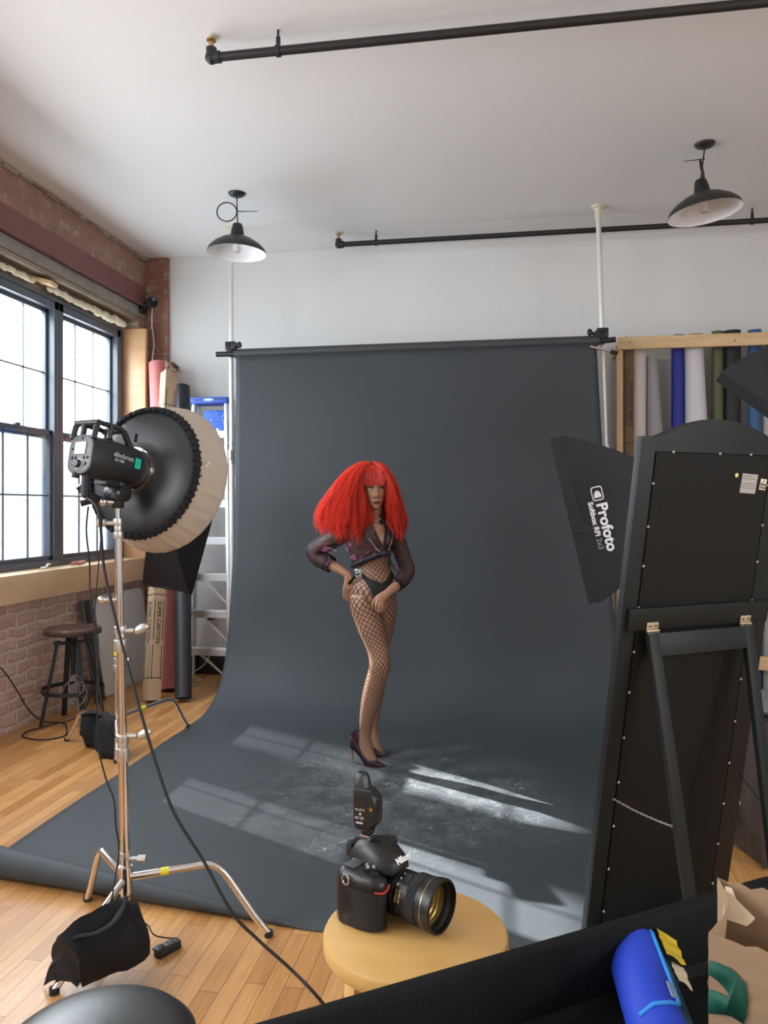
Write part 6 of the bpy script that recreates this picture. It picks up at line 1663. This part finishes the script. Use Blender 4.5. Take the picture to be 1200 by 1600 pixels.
    skin, nt, b, out = nodes_of('brown_skin')
    nt.links.new(mix_col(nt, noise_tex(nt, coords(nt), 18, 3), (0.37, 0.195, 0.118), (0.43, 0.24, 0.15)), b.inputs['Base Color'])
    b.inputs['Roughness'].default_value = 0.42
    b.inputs['Subsurface Weight'].default_value = 0.12; b.inputs['Subsurface Radius'].default_value = (0.012, 0.005, 0.003)
    me2.materials.clear(); me2.materials.append(skin)
    me2.polygons.foreach_set('use_smooth', [True] * len(me2.polygons))
    bo = bpy.data.objects.new('body', me2); col.objects.link(bo); bo.parent = root; ORIGIN[bo.name] = off
    nm_ = M('fingernail', (0.42, 0.22, 0.17), 0.25)
    mb = MB()
    # eyes, brows, lips
    ew = M('eye_white', (0.72, 0.70, 0.68), 0.2); iris = M('dark_iris', (0.012, 0.008, 0.006), 0.1); shadow = M('eye_makeup', (0.10, 0.05, 0.035), 0.6); lipm = M('brown_lipstick', (0.20, 0.075, 0.055), 0.32); browm = M('dark_brow', (0.03, 0.015, 0.010), 0.8)
    def hp(x, z, lift=0.001):
        phi = -math.acos(max(-1, min(1, (abs(x) / max(interp(tab, z)[0], 1e-4)) ** (1 / 0.9)))) if x >= 0 else -(PI - math.acos(min(1, (abs(x) / max(interp(tab, z)[0], 1e-4)) ** (1 / 0.9))))
        p = head_pt(phi, z); return Hm @ (p + V((0, -lift, 0)))
    for s_ in (1, -1):
        patch = MB()
        patch.grid(lambda a, q, s_=s_: hp(s_ * (0.0325 + 0.0185 * (2 * a - 1)), 0.001 + (0.0115 if q > 0.5 else 0.0055) * (2 * q - 1) * math.sqrt(max(0, 1 - (2 * a - 1) ** 2)), 0.0012), 16, 8)
        e_ = build(patch, 'eye_makeup', shadow, root)
        patch = MB()
        patch.grid(lambda a, q, s_=s_: hp(s_ * (0.0325 + 0.0135 * (2 * a - 1)), -0.0003 + 0.0058 * (2 * q - 1) * math.sqrt(max(0, 1 - (2 * a - 1) ** 2)), 0.0022), 14, 6)
        w_ = build(patch, 'eye', ew, root)
        cx = 0.0325 * s_ + 0.003
        patch = MB()
        patch.grid(lambda a, q: hp(cx + 0.0056 * (2 * a - 1), 0.0003 + 0.0050 * (2 * q - 1) * math.sqrt(max(0, 1 - (2 * a - 1) ** 2)), 0.0030), 10, 6)
        build(patch, 'iris', iris, w_)
        mb = MB().tube([hp(s_ * (0.016 + 0.032 * k / 8), 0.0052 * math.sin(PI * min(1, 0.12 + 0.85 * k / 8)) + 0.0006, 0.003) for k in range(9)], 0.0013, 6)
        build(mb, 'eyelashes', browm, e_)
        mb = MB().tube([hp(s_ * (0.014 + 0.038 * k / 8), 0.0195 + 0.0065 * math.sin(PI * min(1, 0.1 + 0.8 * k / 8)), 0.0012) for k in range(9)], [0.0018, 0.0026, 0.0028, 0.0027, 0.0025, 0.0022, 0.0019, 0.0014, 0.0009], 6, flat=0.6)
        build(mb, 'eyebrow', browm, root)
    mb = MB()
    mb.grid(lambda a, q: hp(0.0225 * (2 * a - 1), -0.0790 + q * (0.0085 * (1 - (2 * a - 1) ** 2) * (0.86 + 0.14 * abs(2 * a - 1) * 3)) , 0.0014 + 0.002 * math.sin(PI * q)), 16, 6)
    mb.grid(lambda a, q: hp(0.0215 * (2 * a - 1), -0.0796 - q * (0.0105 * (1 - (2 * a - 1) ** 2)), 0.0014 + 0.003 * math.sin(PI * q)), 16, 6)
    lp_ = build(mb, 'lips', lipm, root)
    mb = MB().tube([hp(0.0225 * (2 * k / 10 - 1), -0.0793, 0.0026) for k in range(11)], 0.0008, 5); build(mb, 'lip_line', M('lip_line_brown', (0.05, 0.02, 0.015), 0.6), lp_)
    mb = MB()
    for s_ in (1, -1): mb.ball(Hm @ (head_pt(-PI / 2, -0.05) + V((s_ * 0.007, 0.004, -0.0035))), (0.0032, 0.003, 0.0018), 8, 6)
    # jewellery
    sil = M('rose_silver', (0.78, 0.58, 0.52), 0.25, 0.8)
    for px, py, w in ((602.3, 778, 0.02),):
        mb = MB()
        for k, dx in enumerate((-0.007, -0.0035, 0.0, 0.0035, 0.007)):
            mb.tube([pp(px, py, w) + RIGHT * dx * 0.3, pp(px, py + 3, w) + RIGHT * dx, pp(px, py + 19 - abs(k - 2) * 1.5, w) + RIGHT * dx * 1.4], 0.0009, 5)
        build(mb, 'earring', sil, root)
    mb = MB()
    for k in range(13):
        t = k / 12; mb.ball(pp(lerp(580.5, 594.5, t), 812 + 2.8 * math.sin(PI * t) - 3 * t * 0.6, 0.030 + 0.022 * math.sin(PI * t)), (0.0028, 0.0028, 0.0034), 8, 6)
    for k in range(4): mb.ball(pp(588 + k * 1.3, 816 + (k % 2) * 1.2, 0.054), 0.0022, 8, 6)
    build(mb, 'necklace', M('pale_beads', (0.75, 0.70, 0.66), 0.2, 0.3), root)

    # ---- clothes
    def shell(tab, name, mat, grow, a, b, n=64, sub=10, cells=None, keep=None, parent=root, thick=None, push=()):
        """a sleeve of cloth over the rings from fraction a to b of the limb"""
        rs = limb_rings(tab, n=n, grow=grow, sub=sub); lo = int(a * (len(rs) - 1)); hi = int(b * (len(rs) - 1)); rs = rs[lo:hi + 1]
        uv = None
        if cells:
            vv = [0.0]
            for i in range(len(rs) - 1):
                cir = sum((rs[i][k] - rs[i][(k + 1) % n]).length for k in range(n))
                c0 = sum(rs[i], V((0, 0, 0))) / n; c1 = sum(rs[i + 1], V((0, 0, 0))) / n
                vv.append(vv[-1] + (c1 - c0).length / (cir / cells))
            uv = (cells / n, vv)
        for bc, br in push:
            for ring in rs:
                for k in range(len(ring)):
                    dv = ring[k] - bc
                    if dv.length < br and dv.length > 1e-5:
                        # slide outwards to the front until it clears the bust
                        ring[k] = bc + dv.normalized() * br
        mb = MB().rings(rs, False, uv=uv)
        if keep:
            kf, km, ku = [], [], {}
            for fi, f in enumerate(mb.f):
                c = sum((mb.v[k] for k in f), V((0, 0, 0))) / len(f)
                q = c - V((0, 0, EYE)); d = q.dot(AHEAD); px = 600 + F_PX * q.dot(RIGHT) / d; py = HORIZON - F_PX * q.z / d
                if keep(px, py, PD - d):
                    if fi in mb.uv: ku[len(kf)] = mb.uv[fi]
                    kf.append(f); km.append(0)
            mb.f, mb.m, mb.uv = kf, km, ku
        o = build(mb, name, mat, parent, angle=180, fix=False)
        if thick:
            s_ = o.modifiers.new('thickness', 'SOLIDIFY'); s_.thickness = thick; s_.offset = 1
        return o
    net = sheer('black_fishnet', (0.012, 0.008, 0.008), 0.0, fishnet)
    shell(leg_a, 'fishnet_tights', net, 0.0016, 0.02, 1.0, cells=15)
    shell(leg_b, 'fishnet_tights', net, 0.0016, 0.02, 1.0, cells=15)
    shell(torso, 'fishnet_waist', net, 0.0018, 0.13, 0.52, cells=22, keep=lambda x, y, w: y < 946)
    def inside(poly, x, y):
        r = False; j = len(poly) - 1
        for i in range(len(poly)):
            xi, yi = poly[i]; xj, yj = poly[j]
            if (yi > y) != (yj > y) and x < (xj - xi) * (y - yi) / (yj - yi) + xi: r = not r
            j = i
        return r
    blackk = M('black_stretch_fabric', (0.006, 0.009, 0.009), 0.7)
    brief = [(558, 894), (566, 897.5), (580, 905), (596, 911), (606, 905), (611, 893), (614, 886), (618, 888), (618, 905), (611, 916), (600, 928), (594, 937), (584, 937), (580, 925), (573, 912), (566, 903), (556, 899)]
    shell(torso, 'bikini_briefs', blackk, 0.0045, 0.0, 0.55, n=220, sub=26, keep=lambda x, y, w: (inside(brief, x, y) if w > -0.005 else (896 < y < 925)), thick=0.0015)
    silk = sheer('sheer_floral_chiffon', (0.02, 0.012, 0.02), 0.7, blossoms)
    def blouse_keep(x, y, w):
        if w > 0.0 and inside([(583, 800), (600, 800), (601, 815), (601, 838), (597.5, 853), (593, 845), (586, 828), (582, 815)], x, y): return False
        low = lerp(888, 869, (x - 550) / 50) if x < 600 else lerp(869, 866, (x - 600) / 20)
        if w <= 0: low = 886
        return y < low and y > 806
    bl = shell(torso, 'blouse', silk, 0.012, 0.30, 1.0, n=160, sub=20, keep=blouse_keep, push=((pp(567, 847, 0.060), 0.063), (pp(600, 845, 0.062), 0.062)))
    def sleeve(tab, a, b, cuff, puff):
        t2 = [(x, y, w, r + puff * (1.0 if i < len(tab) - 3 else 0.5), e + puff * 0.0035) for i, (x, y, w, r, e) in enumerate(tab)]
        s_ = shell(t2, 'sleeve', silk, 0.003, a, b, n=48, sub=10, parent=bl)
        shell(t2, 'cuff', M('dark_cuff', (0.012, 0.010, 0.022), 0.7), 0.002, b - 0.045, b + 0.005, n=48, sub=14, parent=s_, thick=0.002)
    sleeve(arm_r, 0.0, 0.72, 0, 3.6)
    sleeve(arm_l, 0.0, 0.80, 0, 2.4)
    # printed flowers placed on the cloth
    pinkm = M('magenta_print', (0.30, 0.08, 0.21), 0.7); beadm = M('pale_pink_beads', (0.62, 0.40, 0.45), 0.5)
    def flower(px, py, w, s, seed):
        r_ = random.Random(seed); mb = MB(); c = pp(px, py, w)
        for k in range(6):
            t = 2 * PI * k / 6 + r_.random(); o = RIGHT * (s * 0.55 * math.cos(t)) + UP * (s * 0.55 * math.sin(t))
            mb.ball(c + o, (s * 0.42, 0.0016, s * 0.36), 10, 6)
        build(mb, 'printed_flower', pinkm, bl)
    flower(512, 877, -0.022, 0.020, 1); flower(552, 871, 0.092, 0.018, 2); flower(586, 867, 0.122, 0.013, 3); flower(619, 887, 0.055, 0.012, 4); flower(542.5, 858, 0.06, 0.012, 5); flower(614, 829, 0.045, 0.008, 6)
    def beads(pts, w, nm='bead_trim'):
        mb = MB()
        P_ = smooth_path([V((a, b, w if not isinstance(w, tuple) else w[i])) for i, (a, b) in enumerate(pts)], 9)
        for i, q in enumerate(P_[::2]): mb.ball(pp(*q), (0.0034, 0.002, 0.0028), 8, 5)
        build(mb, nm, beadm, bl)
    beads([(506, 853), (515, 856), (525, 861)], (-0.01, -0.008, 0.0)); beads([(494, 854), (491, 862), (489, 870)], (-0.03, -0.035, -0.035))
    beads([(611, 824), (614, 836), (611, 848), (607, 860)], (0.05, 0.075, 0.125, 0.13)); beads([(577, 842), (583, 850), (589, 858), (594, 862)], (0.128, 0.13, 0.13, 0.128))
    beads([(628, 892), (634, 890), (640, 888)], (0.04, 0.045, 0.03))
    # band, lapels, knot and tails
    trim = M('midnight_trim', (0.008, 0.009, 0.020), 0.6)
    mb = MB()
    P_ = smooth_path([pp(549, 886, -0.02), pp(552, 884, 0.04), pp(563, 879, 0.088), pp(577, 873, 0.106), pp(590, 868, 0.118), pp(600, 864, 0.125)], 6)
    mb.tube(P_, [0.007] + [0.0115 + 0.004 * math.sin(PI * k / len(P_)) for k in range(1, len(P_))], 12, flat=0.6, hint=AHEAD)
    mb.tube(smooth_path([pp(600, 864, 0.125), pp(608, 862, 0.115), pp(616, 859, 0.07)], 6), 0.010, 12, flat=0.7)
    build(mb, 'waist_band', trim, bl)
    mb = MB().tube(smooth_path([pp(581, 812, 0.02), pp(585, 826, 0.075), pp(590, 842, 0.118), pp(597, 856, 0.13), pp(600, 863, 0.13)], 6), 0.0065, 10, flat=0.4)
    mb.tube(smooth_path([pp(594, 804, 0.02), pp(600, 815, 0.05), pp(603, 828, 0.085), pp(602, 842, 0.122), pp(599, 856, 0.132), pp(600, 863, 0.13)], 6), [0.010] * 8 + [0.011] * 12 + [0.008] * 11, 10, flat=0.4)
    build(mb, 'lapels', trim, bl)
    mb = MB().ball(pp(601, 865, 0.135), (0.020, 0.016, 0.018), 16, 12).ball(pp(607, 866, 0.13), (0.016, 0.013, 0.020), 16, 12)
    build(mb, 'knot', trim, bl)
    mb = MB().tube(smooth_path([pp(604, 868, 0.135), pp(609, 876, 0.13), pp(615, 885, 0.115), pp(619, 893, 0.10)], 5), [0.006] + [lerp(0.009, 0.016, k / 13) for k in range(14)] + [0.006], 12, flat=0.4)
    mb.tube(smooth_path([pp(606, 867, 0.13), pp(609, 874, 0.12), pp(608, 884, 0.10)], 5), [0.006] + [0.009] * 9 + [0.003], 10, flat=0.4)
    build(mb, 'knot_tails', silk, bl)
    # small white ruffle and dark strap at the hip
    mb = MB()
    for k in range(22): mb.ball(pp(rnd.uniform(556, 565), rnd.uniform(890, 902), 0.088 + rnd.uniform(-0.01, 0.012)), (rnd.uniform(0.004, 0.009),) * 3, 8, 6)
    build(mb, 'white_ruffle', M('white_tulle', (0.55, 0.62, 0.62), 0.8), root)
    mb = MB().tube(smooth_path([pp(546, 912, 0.03), pp(550, 906, 0.055), pp(556, 900, 0.085), pp(562, 897, 0.10)], 5), 0.012, 10, flat=0.5)
    build(mb, 'wrist_wrap', blackk, root)
    mb = MB().tube([pp(545.5 + 2.2 * math.cos(t), 917.5 + 0.6 * math.sin(t), 0.004 + 0.012 * math.sin(t)) for t in [2 * PI * k / 16 for k in range(17)]], 0.0022, 8)
    build(mb, 'ring', sil, root)

    # ---- shoes
    sat = M('dark_plum_satin', (0.035, 0.014, 0.026), 0.28, 0.15, var=0.4, scale=60); sole = M('dark_sole', (0.01, 0.008, 0.008), 0.5)
    tan = M('tan_heel_lining', (0.25, 0.12, 0.07), 0.4)
    def shoe(off_px, off_py, w0, s, label, lift):
        root_s = build_root = None
        def S(x, y, w=0.0): return pp(off_px + x * s, off_py + y * s, w0 + w)
        # (x, top y, bottom y, half width) from heel to toe, px relative to the heel tip
        secs = [(-6.5, -42, -30, 0.010, -0.02), (-5, -44, -26, 0.022, -0.018), (-1, -43, -24, 0.027, -0.015), (4, -36, -20, 0.028, -0.008), (10, -27, -12, 0.029, 0.0), (16, -18, -3, 0.033, 0.012), (22, -12, 3, 0.038, 0.022), (28, -11, 6, 0.039, 0.030), (34, -7.5, 6.6, 0.036, 0.036), (40, -3.0, 6.2, 0.029, 0.040), (46, 0.5, 5.7, 0.018, 0.043), (50, 2.6, 5.4, 0.009, 0.045), (52, 4.0, 5.2, 0.002, 0.046)]
        mb = MB(); rs = []
        for x, t_, b_, hw, w in secs:
            c = S(x, (t_ + b_) / 2, w); hh = (b_ - t_) / 2 * s * PD / F_PX
            ax = (AHEAD * 0.93 - RIGHT * 0.05).normalized()
            rs.append([c + ax * (hw * s * math.cos(q)) + UP * (hh * math.copysign(abs(math.sin(q)) ** 0.75, math.sin(q))) for q in [2 * PI * k / 24 for k in range(24)]])
        mb.rings(rs, True)
        sh = build(mb, 'high_heel_shoe', sat, root, angle=60)
        mb = MB(); rs = []
        for x, t_, b_, hw, w in secs:
            c = S(x, b_ + 0.2, w); rs.append([c + AHEAD * (hw * s * 0.9 * math.cos(q)) + UP * (0.0025 * math.sin(q)) for q in [2 * PI * k / 12 for k in range(12)]])
        mb.rings(rs, True); build(mb, 'sole', sole, sh)
        mb = MB().tube([S(-3.5, -29, -0.018), S(-3, -20, -0.018), S(-1.6, -8, -0.018), S(0, -0.5, -0.018)], [0.012 * s, 0.0065 * s, 0.0048 * s, 0.0045 * s], 12)
        build(mb, 'stiletto_heel', tan, sh)
        build(MB().cyl(S(0, -0.8, -0.018), S(0.1, 0.8, -0.018), 0.0055 * s, n=12), 'heel_tip', sole, sh)
        return sh, S
    sh, S = shoe(552.5, 1193, 0.0, 1.0, '', 0)
    mb = MB(); plum = M('iridescent_plum', (0.085, 0.03, 0.06), 0.3, 0.3)
    for k, (a, b_) in enumerate((((-5, -42), (5, -55)), ((-5, -38), (7, -51)), ((-3, -34), (7, -44)))):
        p, q = S(a[0], a[1], -0.01 + 0.012 * k), S(b_[0], b_[1], -0.005 + 0.014 * k); m = (p + q) / 2 + RIGHT * -0.012
        mb.poly([p, m, q, (p + q) / 2 + RIGHT * 0.014 + UP * -0.006], 0.002, AHEAD)
    build(mb, 'wing_ornament', plum, sh, angle=30)
    sh2, S2 = shoe(560.5, 1177.5, -0.178, 0.85, '', 0)

    # ---- hair
    hairm, nt, b, out = nodes_of('bright_red_hair')
    info = noise_tex(nt, coords(nt), 55, 4)
    nt.links.new(mix_col(nt, ramp(nt, info, 0.3, 0.7), (0.95, 0.055, 0.032), (1.0, 0.16, 0.09)), b.inputs['Base Color'])
    b.inputs['Roughness'].default_value = 0.5; b.inputs['Specular IOR Level'].default_value = 0.4
    trn = nt.nodes.new('ShaderNodeBsdfTranslucent'); trn.inputs[0].default_value = (1.0, 0.05, 0.02, 1)
    mx = nt.nodes.new('ShaderNodeMixShader'); mx.inputs[0].default_value = 0.42
    nt.links.new(b.outputs[0], mx.inputs[1]); nt.links.new(trn.outputs[0], mx.inputs[2]); nt.links.new(mx.outputs[0], out.inputs[0])
    def lobe(outer, inner, depth, wc):
        O_ = smooth_path([V((a, b_, 0)) for a, b_ in outer], 6); I_ = smooth_path([V((a, b_, 0)) for a, b_ in inner], 6)
        n = 24
        def samp(P_, t): q = t * (len(P_) - 1); i = min(int(q), len(P_) - 2); return P_[i].lerp(P_[i + 1], q - i)
        def f(t, u, v, ext=1.0):
            """u across (-1 outer, 1 inner), v depth (-1 back, 1 front)"""
            o, i_ = samp(O_, t), samp(I_, t); c = (o + i_) / 2 + (i_ - o) / 2 * u
            return pp(c.x, c.y, interp(wc, t)[0] + interp(depth, t)[0] * v)
        return f
    left = lobe([(574, 722), (560, 724), (543, 735), (528, 752), (514, 772), (503, 790), (497, 806), (499, 822)],
                [(579, 724), (574, 733), (569, 748), (570, 766), (576, 784), (581, 800), (583, 820), (581, 842)],
                [(0, 0.03), (0.2, 0.10), (0.5, 0.14), (1, 0.13)], [(0, 0.03), (0.3, 0.01), (1, 0.02)])
    right = lobe([(582, 722), (595, 724), (607, 735), (617, 752), (624, 772), (630, 792), (633, 812), (630, 834)],
                 [(585, 725), (593, 733), (600, 745), (603, 762), (603.5, 778), (603, 792), (605, 806), (612, 824)],
                 [(0, 0.03), (0.2, 0.09), (0.5, 0.12), (1, 0.10)], [(0, 0.03), (0.3, 0.0), (1, -0.02)])
    back = lobe([(570, 724), (556, 735), (548, 755), (546, 780), (548, 805), (552, 830)], [(590, 724), (604, 735), (612, 755), (616, 780), (620, 800), (622, 822)],
                [(0, 0.02), (0.3, 0.035), (1, 0.04)], [(0, -0.06), (0.3, -0.12), (1, -0.13)])
    bangs = lobe([(574, 727), (569, 735), (566.5, 747), (567, 759)], [(592, 726), (599, 735), (602.5, 747), (602, 757)],
                 [(0, 0.008), (1, 0.004)], [(0, 0.062), (0.4, 0.094), (1, 0.097)])
    hair = MB()
    rim = []
    def strands(f, count, steps, r, frizz, tmax=(0.75, 1.12), full=True, umul=1.0):
        for k in range(count):
            while True:
                u, v = rnd.uniform(-1, 1), rnd.uniform(-1, 1)
                if u * u + v * v < 1 or not full: break
            if full and rnd.random() < 0.45:   # crowd the surface
                q = math.sqrt(u * u + v * v) + 1e-6; e = rnd.uniform(0.9, 1.05); u, v = u / q * e, v / q * e
            cl = V(noise.noise_vector(V((u * 3.1, v * 3.1, 7)))); u += cl.x * 0.16; v += cl.y * 0.16
            t1 = rnd.uniform(*tmax) + 0.10 * noise.noise(V((u * 5, v * 5, 3))); ph = V((rnd.random() * 50, rnd.random() * 50, rnd.random() * 50))
            pts = []
            for i in range(steps + 1):
                t = t1 * i / steps; tt = min(t, 1.0)
                p = f(tt, u * umul, v)
                if t > 1: p = p + (f(1.0, u, v) - f(0.93, u, v)) * ((t - 1) / 0.07)
                am = frizz * (0.25 + tt)
                p = p + V(noise.noise_vector(V((u * 4, v * 4, t * 3.2)))) * (0.030 * tt if full else 0)
                p = p + V(noise.noise_vector(ph + V((0, 0, t * 5.5)))) * am + V(noise.noise_vector(ph * 2 + V((t * 17, 0, 0)))) * am * 0.42
                pts.append(p)
            hair.tube(pts, [r * (1.0 - 0.5 * i / steps) for i in range(steps + 1)], 3, caps=False)
    strands(left, 1900, 13, 0.0016, 0.016)
    strands(right, 1150, 13, 0.0015, 0.014)
    strands(back, 500, 10, 0.0018, 0.015)
    strands(left, 260, 14, 0.0008, 0.034, (0.8, 1.18)); strands(right, 200, 14, 0.0008, 0.030, (0.8, 1.12))
    hr = build(hair, 'hair', hairm, root, angle=180, fix=False)
    fill = MB()
    for f, sc in ((left, 0.84), (right, 0.82), (back, 0.85)):
        rs = []
        for i in range(17):
            t = 0.02 + 0.86 * i / 16
            rs.append([f(t, sc * math.cos(q), sc * math.sin(q)) + V(noise.noise_vector(f(t, sc * math.cos(q), sc * math.sin(q)) * 18)) * 0.012 for q in [2 * PI * k / 28 for k in range(28)]])
        fill.rings(rs, True)
    # cap on the skull
    capv = MB(); rs = []
    for i in range(14):
        z = lerp(0.035, 0.128, i / 13); ring = []
        for j in range(40):
            a = 2 * PI * j / 40; w_, f_, b_2 = interp(tab, min(z * 0.93, 0.116))
            s_ = math.sin(a)
            ring.append(Hm @ V((math.cos(a) * (w_ + 0.012), (s_ * (f_ + 0.008) if s_ < 0 else s_ * (b_2 + 0.014)), z)))
        rs.append(ring)
    capv.rings(rs, True); fill.v += []
    base = len(fill.v); fill.v += capv.v; fill.f += [tuple(i + base for i in f) for f in capv.f]; fill.m += capv.m
    build(fill, 'hair_volume', hairm, hr, angle=180)
    hair = MB()
    dk, nt, b, out = nodes_of('deep_red_fringe')
    nt.links.new(mix_col(nt, ramp(nt, noise_tex(nt, stretched(nt, (200, 200, 9)), 1.0, 2), 0.38, 0.62), (0.48, 0.022, 0.020), (0.90, 0.085, 0.055)), b.inputs['Base Color']); b.inputs['Roughness'].default_value = 0.45
    strands(bangs, 420, 8, 0.0014, 0.0022, (0.9, 1.04), full=False)
    build(hair, 'fringe', dk, hr, angle=180, fix=False)
    fr_ = MB(); 
    fr_.grid(lambda a, q: bangs(q * 0.95, 2 * a - 1, -1.2), 16, 12); build(fr_, 'fringe_base', dk, hr, angle=180)
person()
